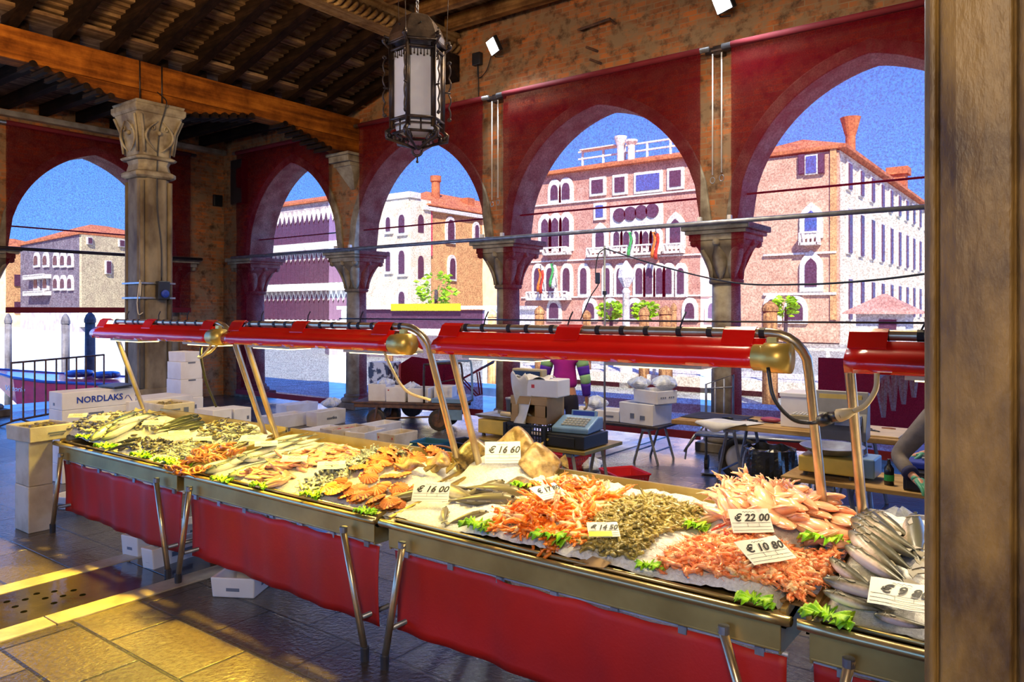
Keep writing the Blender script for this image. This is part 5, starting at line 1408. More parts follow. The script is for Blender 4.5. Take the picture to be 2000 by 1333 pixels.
# small creatures: single meshes scattered in pixel-outlined patches of the tray
def inside(p, poly):
    c = False; n = len(poly)
    for i in range(n):
        a, b = poly[i], poly[(i + 1) % n]
        if (a[1] > p[1]) != (b[1] > p[1]) and p[0] < (b[0] - a[0]) * (p[1] - a[1]) / (b[1] - a[1]) + a[0]: c = not c
    return c
def patch(pixpoly, dz=.03):
    return [tuple(onS(x, y, dz).xy) for x, y in pixpoly]
def scatter(mesh_builder, name, mat, pixpoly, n, label, group, cat, thick, layers=2.5, dz=.03, smin=.85, smax=1.15, tilt=.35, yaw=None, variants=3, mat2=None, mound=.0, rest=0, restlabel=None, smooth=True, zones=None):
    zz_ = [(onS(x, y, dz).xy, w_) for x, y, w_ in (zones or [])]
    poly = patch(pixpoly, dz)
    xs = [p[0] for p in poly]; ys = [p[1] for p in poly]
    cx, cy = sum(xs) / len(xs), sum(ys) / len(ys)
    mes = []
    for v in range(variants):
        mb = mesh_builder(v); me = bpy.data.meshes.new(name); me.from_pydata([tuple(p) for p in mb.v], [], mb.f); me.materials.append(M[mat if (not mat2 or v % 4) else mat2])
        if smooth:
            for p in me.polygons: p.use_smooth = True
        mes.append((me, mb))
    tot = n + rest; placed = []
    pts = []
    while len(pts) < tot:
        x, y = rnd.uniform(min(xs), max(xs)), rnd.uniform(min(ys), max(ys))
        if inside((x, y), poly) and y > FYR + .075: pts.append((x, y))
    for k, (x, y) in enumerate(pts):
        lay = (k / max(tot - 1, 1)) * layers
        m = 1 - min(1, max(abs(x - cx) / (max(xs) - min(xs)) * 2, abs(y - cy) / (max(ys) - min(ys)) * 2)) ** 2
        z = topz(x, y) + thick * (.4 + lay * (.35 + .65 * m)) + mound * m
        ya = rnd.uniform(0, 2 * PI) if yaw is None else yaw + rnd.gauss(0, .35)
        placed.append((k, TR((x, y, z), ya, rnd.gauss(0, tilt), rnd.gauss(0, tilt), rnd.uniform(smin, smax))))
    big = MB()
    # the uppermost ones are the individuals, what lies beneath is one mass
    for k, m4 in placed:
        if k >= rest:
            me = mes[k % variants][0]
            o = bpy.data.objects.new(name, me); COL.objects.link(o); o.matrix_basis = m4
            lb = label
            if zz_: lb += ', ' + min(zz_, key=lambda q_: (q_[0] - m4.translation.xy).length)[1]
            tag(o, lb, cat, group)
        else:
            mb = mes[k % variants][1]; big.add(mb.v, mb.f, m4)
    if rest:
        tag(build(big, name + '_heap', mat, smooth=smooth), restlabel, cat, None, 'stuff')

def sh_anchovy(v):
    mb = MB(); L = .085; b = (v - 1) * .012
    rs = []
    for x, h, w in ((-.5, .06, .1), (-.44, .3, .5), (-.3, .45, .9), (-.05, .5, 1), (.2, .36, .7), (.38, .16, .3), (.44, .12, .15), (.52, .42, .06)):
        rs.append([(x * L, b * (x * x * 4) + math.cos(2 * PI * j / 6) * h * .017, math.sin(2 * PI * j / 6) * w * .0065) for j in range(6)])
    return mb.rings(rs)
def sh_shrimp(v, L=.055, r=.0075, legs=True):
    mb = MB(); c = 1.1 + .35 * v
    pts, rr = [], []
    for i in range(8):
        t = i / 7; a = c * t
        pts.append((L * .5 * math.sin(a) * 1.3 - L * .3, L * .5 * (1 - math.cos(a)) * 1.2, 0)); rr.append(r * (.45 + .6 * math.sin(PI * min(1, .25 + t * .68))))
    mb.tube(pts, rr, 6)
    e = Vector(pts[-1]); d = (e - Vector(pts[-2])).normalized(); n_ = Vector((-d.y, d.x, 0))
    mb.add([e - d * .002, e + d * .012 + n_ * .007, e + d * .010, e + d * .012 - n_ * .007], [(0, 1, 2), (0, 2, 3)])
    s = Vector(pts[0])
    for k in (-1, 1): mb.tube([s, s + Vector((-.018, .004 * k, .004)), s + Vector((-.034, .018 * k, .003))], .0007, 3)
    if legs:
        for k in range(1, 6):
            p = Vector(pts[k]); mb.tube([p, p + Vector((-.003, .014, .004 * (k % 2)))], .001, 3)
    return mb
def sh_lang(v, L=.13):
    mb = MB(); pts, rr = [], []
    c = .5 + .5 * v
    for i in range(10):
        t = i / 9; a = c * max(0, t - .35) * 2
        pts.append((L * (t - .5) if t < .35 else L * (-.15) + L * .5 * math.sin(a) / max(c, .1) * 1.2, L * .35 * (1 - math.cos(a)), 0))
        rr.append((.004, .010, .0145, .016, .0148, .015, .014, .012, .0105, .007)[i])
    mb.tube(pts, rr, 8)
    e = Vector(pts[-1]); d = (e - Vector(pts[-2])).normalized(); n_ = Vector((-d.y, d.x, 0))
    for k in (-1, -.4, .4, 1): mb.add([e, e + d * .018 + n_ * .012 * k + Vector((0, 0, .002)), e + d * .022 + n_ * .012 * k * .7, e + d * .014 + n_ * .004 * k], [(0, 1, 2, 3)])
    s = Vector(pts[1])
    for k in (-1, 1):
        q0 = s + Vector((.006, .006 * k, 0)); q1 = q0 + Vector((-.016, .016 * k, .004)); q2 = q1 + Vector((-.026, -.006 * k, .002)); q3 = q2 + Vector((-.026, -.004 * k, 0))
        mb.tube([q0, q1, q2], [.004, .005, .0075], 5); mb.tube([q2, (q2 + q3) / 2 + Vector((0, .003 * k, 0)), q3], [.0075, .0055, .0015], 5); mb.tube([q2, q3 + Vector((.004, .010 * k, 0))], [.004, .0015], 4)
        mb.tube([s, s + Vector((-.03, .012 * k, .012)), s + Vector((-.06, .04 * k, .008))], .0008, 3)
        for j in range(3):
            p = Vector(pts[2]) + Vector((.004 * j, .009 * k, 0)); mb.tube([p, p + Vector((-.004, .010 * k, .003)), p + Vector((-.012, .016 * k, -.004))], .0016, 3)
    return mb
def sh_scallop(v, R_=.052):
    mb = MB(); n = 26; top, bot, mid = [], [], []
    for ring_ in range(4):
        f = (.25, .6, .85, 1.0)[ring_]; row = []
        for j in range(n + 1):
            a = -PI * .80 + 2 * PI * .80 * j / n
            rb = 1 + (.05 * math.cos(j * PI) if f > .5 else 0)
            row.append((math.cos(a) * R_ * f * rb - .3 * R_ * (1 - f), math.sin(a) * R_ * f * rb, .014 * (1 - f * f) + (.0022 * math.cos(j * PI)) * f + (0 if f < 1 else -.001)))
        top.append(row)
    hinge = (-R_ * .95, 0, .002)
    vs = [hinge] + [p for r in top for p in r]; fs = []
    m = n + 1
    for j in range(n): fs.append((0, 1 + j, 2 + j))
    for i in range(3):
        for j in range(n): fs.append((1 + i * m + j, 1 + (i + 1) * m + j, 2 + (i + 1) * m + j, 2 + i * m + j))
    k = len(vs); vs += [(x, y, -abs(z) * .5 - .004) for x, y, z in vs]
    fs += [tuple(reversed([q_ + k for q_ in f])) for f in fs]
    mb.add(vs, fs)
    mb.box((-R_ * .88, 0, -.001), (.016, .044, .006))
    return mb
def sh_clam(v, R_=.019):
    mb = MB(); mb.ball((0, 0, 0), R_, 8, 6, (1.1, .85 + .1 * v, .5)); mb.tube([(-R_ * 1.0, 0, 0), (-R_ * .7, 0, .004)], [.002, .005], 5); return mb
def sh_mussel(v):
    mb = MB(); mb.rings([[(x, math.cos(2 * PI * j / 8) * h, math.sin(2 * PI * j / 8) * w) for j in range(8)] for x, h, w in ((-.032, .001, .001), (-.024, .009, .006), (-.008, .015, .010), (.012, .017, .010), (.026, .010, .006), (.031, .002, .002))]); return mb
def sh_fillet(v):
    mb = MB(); L = .10 + .02 * v
    mb.rings([[(x * L, h * .032 + math.sin(x * 6 + v) * .01, -w * .006), (x * L, h * .030 + math.sin(x * 6 + v) * .01, w * .007), (x * L, -h * .030 + math.sin(x * 6 + v) * .01, w * .007 + .002), (x * L, -h * .032 + math.sin(x * 6 + v) * .01, -w * .006)] for x, h, w in ((-.5, .2, .4), (-.3, .8, 1), (0, 1, 1), (.3, .7, .9), (.5, .15, .4))]); return mb
def sh_cuttle(v):
    mb = MB(); L = .15
    rs = []
    for x, w, h in ((-.5, .05, .05), (-.42, .30, .45), (-.25, .46, .8), (0, .5, 1), (.2, .44, .9), (.32, .34, .7), (.36, .28, .55), (.42, .30, .55), (.50, .20, .4)):
        rs.append([(x * L, math.cos(2 * PI * j / 10) * w * .062, math.sin(2 * PI * j / 10) * h * .020) for j in range(10)])
    mb.rings(rs)
    for k in (-1, 1):
        mb.rings([[(x * L, k * (.03 * s), .002), (x * L, k * (.03 * s + .013 * q_), 0), (x * L, k * (.03 * s), -.002)] for x, s, q_ in ((-.48, .2, .3), (-.3, .85, 1), (0, 1, 1), (.25, .8, .4))])
    for k in range(6):
        a = (k - 2.5) * .006
        mb.tube([(L * .48, a, 0), (L * .62, a * 2 + .006 * math.sin(k * 2 + v), .004), (L * .74, a * 3 + .014 * math.sin(k * 3 + v), -.002)], [.0055, .0045, .0015], 5)
    return mb
def sh_octo(v):
    mb = MB(); mb.ball((0, 0, .012), .030, 12, 8, (1.1, .9, .75))
    for k in range(8):
        a0 = PI * 2 * k / 8 + .2 * v; pts = []
        for i in range(12):
            t = i / 11; r_ = .022 + .05 * math.sin(min(t * 2.2, 1.57)) - .028 * max(0, t - .5); a = a0 + t * 1.7 * (1 if k % 2 else .7)
            pts.append((r_ * math.cos(a) + .018 * t * math.cos(a * 3), r_ * math.sin(a) + .018 * t * math.sin(a * 3), .006 + .014 * math.sin(t * 5 + k)))
        mb.tube(pts, [.0105 * (1 - .8 * i / 11) for i in range(12)], 6)
    return mb
def sh_bit(v):
    mb = MB(); mb.rings([[(x, math.cos(2 * PI * j / 6) * h + .01 * math.sin(x * 40 + v), math.sin(2 * PI * j / 6) * h * .7) for j in range(6)] for x, h in ((-.04, .003), (-.02, .009), (0, .011), (.02, .007), (.035, .004))]); return mb

# farthest stall
scatter(lambda v: sh_clam(v, .017), 'clam', 'clam', [(100, 838), (170, 812), (250, 806), (300, 812), (322, 822), (240, 845), (175, 866), (140, 862)], 300, 'grey clam on the farthest stall', 'clams on the farthest stall', 'clam', .014, 2.6, .08, mat2='mussel', variants=4, rest=420, restlabel='mass of grey clams under the topmost ones', zones=[(152, 822, 'near the farthest card'), (195, 835, 'near the card by the silver fish'), (290, 812, 'at the back edge'), (120, 850, 'beside the polystyrene tray')])
scatter(sh_mussel, 'mussel', 'mussel', [(228, 868), (262, 852), (340, 858), (345, 868), (290, 888), (245, 886)], 90, 'dark mussel in the front heap of the farthest stall', 'mussels in the front heap', 'mussel', .012, 2.2, .04, mat2='clam')
scatter(sh_mussel, 'mussel', 'mussel', [(405, 838), (430, 826), (475, 832), (520, 850), (470, 856), (420, 852)], 60, 'dark mussel in the back heap by the frame post', 'mussels in the back heap', 'mussel', .012, 2.2, .07, mat2='clam')
scatter(sh_anchovy, 'sprat', 'sardine', [(285, 900), (330, 870), (400, 850), (490, 845), (520, 858), (430, 872), (340, 905), (320, 920)], 230, 'small gold lit sprat beside the octopuses', 'sprats by the octopuses', 'sprat', .008, 2.5, .04)
scatter(sh_clam, 'sea_snail', 'snails', [(345, 862), (400, 838), (470, 838), (440, 855), (380, 868)], 60, 'olive sea snail behind the anchovies of the farthest stall', 'sea snails', 'snail', .012, 2, .05, mat2='clam')
OC = [(345, 910), (372, 900), (405, 872), (395, 890), (425, 895), (440, 876), (360, 922), (455, 884), (388, 916)]
for k, (px, py) in enumerate(OC):
    p = onS(px, py, .05); mb = sh_octo(k)
    o = build(mb, 'octopus', 'octopus', smooth=True); o.location = (p.x, p.y, topz(p.x, p.y) + .02 + .012 * (k % 2)); o.rotation_euler = (rnd.uniform(-.3, .3), rnd.uniform(-.3, .3), k); o.scale = (1.15,) * 3
    tag(o, 'curled orange octopus in the heap beside the mackerel', 'octopus', 'octopuses in one heap')
# second stall
scatter(sh_fillet, 'fish_fillet', 'fillet', [(450, 945), (500, 905), (600, 878), (650, 868), (720, 872), (700, 892), (630, 905), (560, 930), (520, 968), (470, 958)], 120, 'pinkish fillet on the second stall', 'fillets on the second stall', 'fillet', .010, 2.2, .04, tilt=.25, mat2='squid', variants=4, zones=[(575, 908, 'near the white card'), (470, 945, 'at the front by the lettuce'), (690, 875, 'at the back edge'), (540, 950, 'touching the anchovies')])
scatter(sh_anchovy, 'anchovy', 'sardine', [(545, 965), (600, 935), (650, 900), (730, 872), (800, 878), (810, 890), (740, 905), (690, 925), (640, 955), (600, 985), (560, 980)], 300, 'silver anchovy in the big heap', 'anchovies on the second stall', 'anchovy', .010, 3.0, .05, smin=1.25, smax=1.6, yaw=2.3, rest=160, restlabel='mass of silver anchovies under the topmost ones', zones=[(648, 918, 'near the white card'), (780, 880, 'at the back by the scallops'), (580, 970, 'at the front rail'), (700, 930, 'touching the front scallops')])
SC = [(775, 890), (800, 895), (830, 880), (815, 905), (850, 885), (755, 905), (735, 915), (865, 893), (770, 912), (790, 918)]
SC2 = [(620, 972), (650, 968), (660, 985), (690, 975), (700, 992), (720, 985), (745, 990), (640, 955), (670, 950), (700, 955), (735, 960), (765, 968), (720, 940), (745, 950), (780, 950), (700, 925), (730, 930), (760, 935), (785, 935), (750, 920), (775, 978), (690, 960), (660, 945), (632, 985), (682, 1000), (655, 998), (725, 1002), (810, 955)]
for k, (px, py) in enumerate(SC + SC2):
    p = onS(px, py, .05); mb = sh_scallop(k, .064 if k < len(SC) else .058)
    o = build(mb, 'scallop', 'scallop', smooth=False)
    back = k < len(SC)
    p.y = max(p.y, FYR + .11); o.location = (p.x, p.y, topz(p.x, p.y) + .018 + .012 * (k % 3)); o.rotation_euler = (R(42) if back else rnd.uniform(.05, .5), rnd.uniform(-.35, .35), rnd.uniform(-1.2, 1.2) + (1.5 if back else 0))
    tag(o, 'orange scallop shell in the back row by the flatfish' if back else 'orange scallop shell in the front heap of the second stall', 'scallop', 'scallops in the back row' if back else 'scallops in the front heap')
# third stall
def slab(name, mat, px, py, L, W, tilt, yaw, label, th=.018, dz=.05, wavy=.02, lift=.03):
    p = onS(px, py, dz); mb = MB(); n = 20
    rs = []
    out = [(math.cos(2 * PI * j / n), math.sin(2 * PI * j / n)) for j in range(n)]
    sq = [((abs(c) ** 1.45) * (1 if c > 0 else -1), (abs(s) ** 1.45) * (1 if s > 0 else -1)) for c, s in out]
    for k, zz in ((.05, 1.0), (.6, .9), (.88, .55), (1.0, 0), (.88, -.5), (.05, -.5)):
        rs.append([(x * L / 2 * k, y * W / 2 * k, th * zz + wavy * math.sin(x * 3 * k + y * 2 * k)) for x, y in sq])
    mb.rings(rs)
    t = thing(name, label, 'flatfish', (p.x, p.y, topz(p.x, p.y) + lift), 0, 'flatfish and skate slabs')
    m4 = TR((p.x, p.y, topz(p.x, p.y) + lift), yaw, tilt, 0); t.matrix_basis = m4; WM[t.name] = m4
    build(mb, 'body', mat, t, True)
    mb = MB(); mb.prism([(L * .46, -.02), (L * .62, -.05), (L * .64, 0), (L * .62, .05), (L * .46, .02)], -.003, .004); build(mb, 'tail', 'skate', t)
    return t
slab('flatfish', 'skate', 925, 905, .27, .24, R(48), R(35), 'mottled brown flatfish propped up beside the frame posts', lift=.05)
slab('flatfish', 'skatewhite', 1003, 905, .30, .27, R(52), R(10), 'pale flatfish with brown edges directly behind the white price card', lift=.07)
slab('flatfish', 'skatewhite', 1055, 922, .26, .27, R(46), R(50), 'cream and olive blotched slab at the end of the flatfish row', lift=.05)
slab('flatfish', 'skate', 1010, 955, .27, .16, R(15), R(15), 'dark mottled flatfish lying low in front of the price card', lift=.03)
slab('flatfish', 'skatewhite', 855, 915, .30, .15, R(35), R(-20), 'long yellowish monkfish tail beside the orange scallops', lift=.04, th=.03)
slab('flatfish', 'skatewhite', 800, 925, .26, .07, R(15), R(5), 'thin white strip of fish lying over the scallops', lift=.04)
scatter(sh_lang, 'langoustine', 'langoustine', [(945, 1038), (985, 1010), (1020, 985), (1080, 950), (1130, 945), (1200, 968), (1215, 985), (1160, 1010), (1150, 1050), (1100, 1075), (1040, 1060), (985, 1052)], 190, 'bright orange langoustine in the heap', 'langoustines in one heap', 'langoustine', .011, 2.8, .05, tilt=.4, variants=4, mat2='langpale', zones=[(1072, 977, 'near the card reading 17.80'), (932, 1042, 'by the lettuce below the hake'), (1078, 1070, 'by the lettuce at the rail'), (1150, 950, 'at the back edge against the ice'), (1190, 985, 'touching the grey shrimps')])
scatter(lambda v: sh_shrimp(v, .062, .0085), 'grey_shrimp', 'shrimp', [(1110, 1075), (1150, 1050), (1165, 1010), (1215, 978), (1290, 982), (1372, 995), (1350, 1020), (1290, 1055), (1240, 1090), (1180, 1105), (1130, 1095)], 300, 'olive grey shrimp in the heap', 'grey shrimps', 'shrimp', .009, 3.6, .05, rest=700, restlabel='mass of olive grey shrimps under the topmost ones', zones=[(1178, 1053, 'near the white and yellow card'), (1300, 990, 'at the back edge against the ice'), (1150, 1030, 'touching the langoustines'), (1350, 1005, 'towards the cuttlefish'), (1140, 1092, 'at the rail')])
scatter(lambda v: sh_shrimp(v, .055, .0088), 'pink_shrimp', 'pinkshrimp', [(1280, 1098), (1330, 1066), (1380, 1050), (1450, 1062), (1540, 1085), (1640, 1110), (1625, 1140), (1560, 1165), (1500, 1182), (1420, 1170), (1350, 1140), (1290, 1122)], 300, 'pink orange shrimp in the front heap', 'pink shrimps', 'shrimp', .009, 3.6, .04, mat2='langpale', rest=800, restlabel='mass of pink orange shrimps under the topmost ones', zones=[(1494, 1105, 'near the card reading 10.80'), (1300, 1100, 'by the corner lettuce'), (1475, 1170, 'by the lettuce over the rail'), (1420, 1060, 'touching the cuttlefish'), (1620, 1120, 'towards the sea bass')])
scatter(sh_cuttle, 'cuttlefish', 'squid', [(1355, 1030), (1380, 1000), (1440, 985), (1530, 985), (1600, 1000), (1655, 1030), (1660, 1080), (1600, 1085), (1500, 1068), (1420, 1052)], 78, 'pink peach cuttlefish in the big heap', 'cuttlefish in one heap', 'cuttlefish', .024, 2.2, .07, tilt=.3, yaw=2.6, variants=3, smin=.9, smax=1.25, zones=[(1465, 1020, 'near the card reading 22.00'), (1640, 1030, 'beside the frame posts'), (1370, 1020, 'towards the grey shrimps'), (1550, 1075, 'at the front edge')])
scatter(sh_bit, 'tentacle_piece', 'squidred', [(1380, 1010), (1420, 985), (1500, 975), (1560, 985), (1540, 1000), (1450, 1005)], 16, 'small dark red piece among the cuttlefish', 'red pieces among the cuttlefish', 'seafood', .02, 1, .16, tilt=.5)
scatter(sh_cuttle, 'cuttlefish', 'squid', [(1400, 1000), (1420, 978), (1500, 965), (1570, 975), (1560, 992), (1470, 1000)], 14, 'small cuttlefish standing on the back of the heap', 'small cuttlefish at the back', 'cuttlefish', .02, 1.4, .14, tilt=1.0, smin=.5, smax=.65)

# lettuce leaves
def lettuce(px, py, s, label, dz=.02):
    p = onS(px, py, dz); mb = MB(); n = 26
    for lf in range(4):
        a0 = lf * 1.57 + rnd.random(); 
        def fn(u, v):
            a = a0 + (u - .5) * 2.0; r = v * (.075 + .012 * math.sin(u * 9 + lf)) * s
            ru = .011 * s * v * v * math.sin(u * 24 + lf * 2) + .007 * s * v * math.sin(u * 55 + v * 5)
            return (r * math.cos(a) + ru * .5, r * math.sin(a), .014 * s * lf * .6 + .02 * s * math.sin(v * 2) + ru + .01)
        mb.grid(72, 7, fn)
    o = build(mb, 'lettuce_leaf', 'lettuce', smooth=True, sol=.0015); o.location = (p.x, p.y, max(topz(p.x, p.y) - .012, .735))
    tag(o, label, 'lettuce', 'lettuce leaves along the stall rails')
for px, py, s, lab in ((165, 868, .8, 'beside the polystyrene tray box'), (205, 878, 1.1, 'at the tails of the silver fish'), (275, 893, 1.1, 'below the mussels'), (325, 905, 1.0, 'at the corner of the farthest stall'), (352, 912, .9, 'touching the octopuses'),
                       (432, 942, .9, 'at the start of the second stall rail'), (512, 950, .9, 'in front of the fillets'), (610, 970, .9, 'below the anchovies'), (713, 1003, .8, 'at the end of the scallops'),
                       (932, 1042, 1.1, 'below the hake heads'), (1078, 1070, 1.2, 'under the langoustine tails'), (1028, 965, 1.1, 'between flatfish and langoustines'), (1360, 1042, .9, 'between grey shrimps and cuttlefish'), (1268, 1112, .8, 'at the pink shrimp corner'),
                       (1475, 1185, .9, 'hanging over the rail under the pink shrimps'), (1612, 1098, 1.2, 'beside the sea bass heads'), (1618, 1215, 1.1, 'on the near stall corner')):
    lettuce(px, py, s, 'frilly green lettuce leaf ' + lab)

# price cards
def price(px, py, w, yaw, tilt, label, words, dz=.07, yellow=False, mat='card', lift=None, roll=0, plain_=False):
    w *= 1.38 if words else 1.1; p = onS(px, py, dz); h = w * .62
    z = max(p.z, topz(p.x, p.y) + .078) if lift is None else topz(p.x, p.y) + lift
    m4 = TR((p.x, p.y, z), R(yaw), R(tilt), R(roll))
    t = thing('price_card', label, 'price card', mat4=m4, group='price cards on the stalls')
    mb = MB(); mb.rings([[(-w / 2 + w * k / 8, -h / 2, .01 * w * math.sin(k)), (-w / 2 + w * k / 8, h / 2, .01 * w * math.sin(k)), (-w / 2 + w * k / 8, h / 2, .002 + .01 * w * math.sin(k)), (-w / 2 + w * k / 8, -h / 2, .002 + .01 * w * math.sin(k))] for k in range(9)]); build(mb, 'card', mat, t)
    mb = MB(); z0 = .0042
    for yy in (-.10, -.26, -.40): mb.box((0, h * yy, z0), (w * .94, .0012, .0006))
    mb.box((-.1 * w, -.18 * h, z0), (.0012, h * .16, .0006)); mb.box((.18 * w, -.18 * h, z0), (.0012, h * .16, .0006)); build(mb, 'printed_lines', 'ink', t)
    if yellow:
        mb = MB(); mb.box((-.12 * w, -.32 * h, z0), (.74 * w, .34 * h, .001)); build(mb, 'yellow_strip', 'cardyellow', t)
    if words:
        text(words, 'ink', t, TR((.02 * w, .10 * h, .0055)), w * .27, 'handwriting', .35, .0003, bold=.0012)
        mb = MB(); mb.tube([(-.16 * w + k * .03 * w, .36 * h + .03 * h * math.sin(k * 2.4), .005) for k in range(11)], .0009, 3); build(mb, 'scribble', 'ink', t)
    elif not plain_:
        mb = MB()
        for r_ in range(2): mb.tube([(-.25 * w + k * .045 * w, (.22 - .26 * r_) * h + .07 * h * math.sin(k * 2.1 + r_), .005) for k in range(12)], .0013, 3)
        build(mb, 'scribble', 'ink', t)
    return t
price(842, 973, .145, 33, 42, 'price card reading 16.00 standing in the ice by the hake', '€ 16 00', .06)
price(982, 908, .150, 40, 62, 'price card reading 16.60 leaning on the pale flatfish', '€ 16 60', .10)
price(1072, 977, .130, 80, 22, 'price card reading 17.80 lying on the langoustines', '€ 17 80', .10)
price(1178, 1055, .100, 40, 30, 'white and yellow price card reading 14.50 in the grey shrimps', '€ 14 50', .08, yellow=True)
price(1466, 1018, .125, 40, 48, 'bent cream price card reading 22.00 on the cuttlefish', '€ 22 00', .17)
price(1494, 1105, .150, 60, 25, 'price card reading 10.80 on the pink shrimps', '€ 10 80', .09)
price(1762, 1170, .150, 5, 25, 'price card reading 9.80 on the sea bass', '€ 9 80', .10)
price(152, 822, .13, 60, 15, 'greyish price card farthest back on the clams', None, .12)
price(195, 835, .13, 40, 20, 'greyish price card on the clams next to the silver fish', None, .10)
price(300, 826, .15, 50, 15, 'white price card lying on the long dark fish', None, .10)
price(350, 850, .14, 65, 12, 'white price card between mussels and anchovies', None, .07)
price(395, 868, .12, 60, 10, 'blank white card behind the octopuses', None, .05, plain_=True)
price(495, 860, .17, 45, 12, 'wide white price card behind the mackerel', None, .07)
price(520, 873, .14, 55, 12, 'white price card lying on top of the mackerel', None, .08)
price(575, 908, .15, 45, 10, 'white price card on the pinkish fillets', None, .05)
price(648, 918, .16, 50, 14, 'white price card on the anchovy heap', None, .06)
# stray bits on the rail
p = onS(1165, 1100, 0); mb = MB(); mb.prism([(-.09, -.03), (.08, -.035), (.10, .0), (-.05, .035)], 0, .004, TR((p.x, p.y - .03, .765), R(-8), R(30), R(-10))); one(mb, 'cardboard_flap', 'cardboard', 'torn brown cardboard flap over the rail by the shrimps', 'cardboard', loc=(p.x, p.y - .03, .75))
mb = MB(); mb.box((-2.93, 2.90, .765), (.26, .12, .008), None, R(2)); one(mb, 'wooden_batten', 'benchwood', 'flat batten bridging the second and third stalls', 'batten', loc=(-2.93, 2.90, .76))
mb = MB(); mb.box((-.80, 2.92, .762), (.20, .14, .008)); one(mb, 'wooden_batten', 'benchwood', 'flat batten bridging the third and nearest stalls', 'batten', loc=(-.80, 2.92, .755))
# ================================================================ hanging lantern
lp = onT(815, 170, 6.0)
LX, LYY = lp.x, lp.y
t = thing('hanging_lantern', 'six sided black iron lantern with frosted panes hanging over the stalls', 'lantern', (LX, LYY, 3.06))
rot = R(36.87 + 16)
def LT(z): return TR((0, 0, z - 3.06), rot)
def hexr(r, z, n=6): return [(r * math.cos(PI / 3 * k), r * math.sin(PI / 3 * k), z) for k in range(n)]
mb = MB(); mb.rings([hexr(.235, 3.97), hexr(.225, 4.03), hexr(.19, 4.11), hexr(.13, 4.18), hexr(.05, 4.215), hexr(.012, 4.23)], LT(0).__class__(TR((0, 0, -3.06), rot))); build(mb, 'dome_cap', plain('aged dark iron cap', (0.13, 0.085, 0.06), .4, .6, c2=(0.05, 0.035, 0.03), scale=9, bmp=.3), t, bev=.004)
mb = MB()
for k in range(6):
    for j in range(3):
        a = PI / 3 * (k + .25 + .25 * j); r_ = .19 if j % 2 else .165
        mb.ball((r_ * .93 * math.cos(a), r_ * .93 * math.sin(a), 4.06 + .035 * (j % 2) - 3.06), .008, 6, 4, T=TR((0, 0, 0), rot))
build(mb, 'rivets', 'ink', t)
S = TR((0, 0, -3.06), rot)
mb = MB(); mb.rings([hexr(.192, 3.365), hexr(.192, 3.89)], S); build(mb, 'frosted_panes', 'frost', t)
mb = MB(); mb.rings([hexr(.165, 3.27), hexr(.185, 3.34)], S); build(mb, 'lower_panes', 'frost', t)
fr = MB()
for k in range(6):
    a = PI / 3 * k; c, s = math.cos(a), math.sin(a)
    fr.box((.200 * c, .200 * s, 3.62), (.030, .030, .66), S, a)
    fr.tube([(.215 * c, .215 * s, 3.30), (.222 * c, .222 * s, 3.95)], .009, 6, S)
for z, r_ in ((3.905, .212), (3.36, .212), (3.315, .205), (3.255, .19), (3.96, .225)):
    P_ = hexr(r_, z); fr.tube(P_ + [P_[0]], .012 if z != 3.315 else .007, 6, S)
for k in range(6):
    a, b = Vector(hexr(.2, 3.29)[k]), Vector(hexr(.2, 3.29)[(k + 1) % 6]); m_ = (a + b) / 2
    fr.tube([m_ - Vector((0, 0, .04)), m_ + Vector((0, 0, .06))], .007, 5, S)
build(fr, 'iron_frame', 'blacksteel', t, True)
mb = MB()
for k in range(6):
    a, b = Vector(hexr(.205, 3.885)[k]), Vector(hexr(.205, 3.885)[(k + 1) % 6])
    for j in range(1, 8):
        p = a.lerp(b, j / 8); mb.tube([p, p - Vector((0, 0, .03 + .012 * (j % 2)))], .0045, 5, S); mb.ball(p - Vector((0, 0, .034 + .012 * (j % 2))), .008, 6, 4, T=S)
build(mb, 'iron_fringe', 'blacksteel', t)
def scroll(c, s, r0, z0, z1, amp, loop=.022):
    pts = []
    for i in range(26):
        f = i / 25; pts.append((r0 + amp * math.sin(f * 2 * PI) * (1 if f < .5 else -.9) * .5 + .02, 0, z0 + (z1 - z0) * f))
    for i in range(9):
        q_ = i / 8 * 5; pts.append((r0 + .02 + loop * (1 - i / 12) * math.sin(q_), 0, z1 + loop * (1 - math.cos(q_)) * (1 - i / 12) * .8))
    return [(p[0] * c, p[0] * s, p[2]) for p in pts]
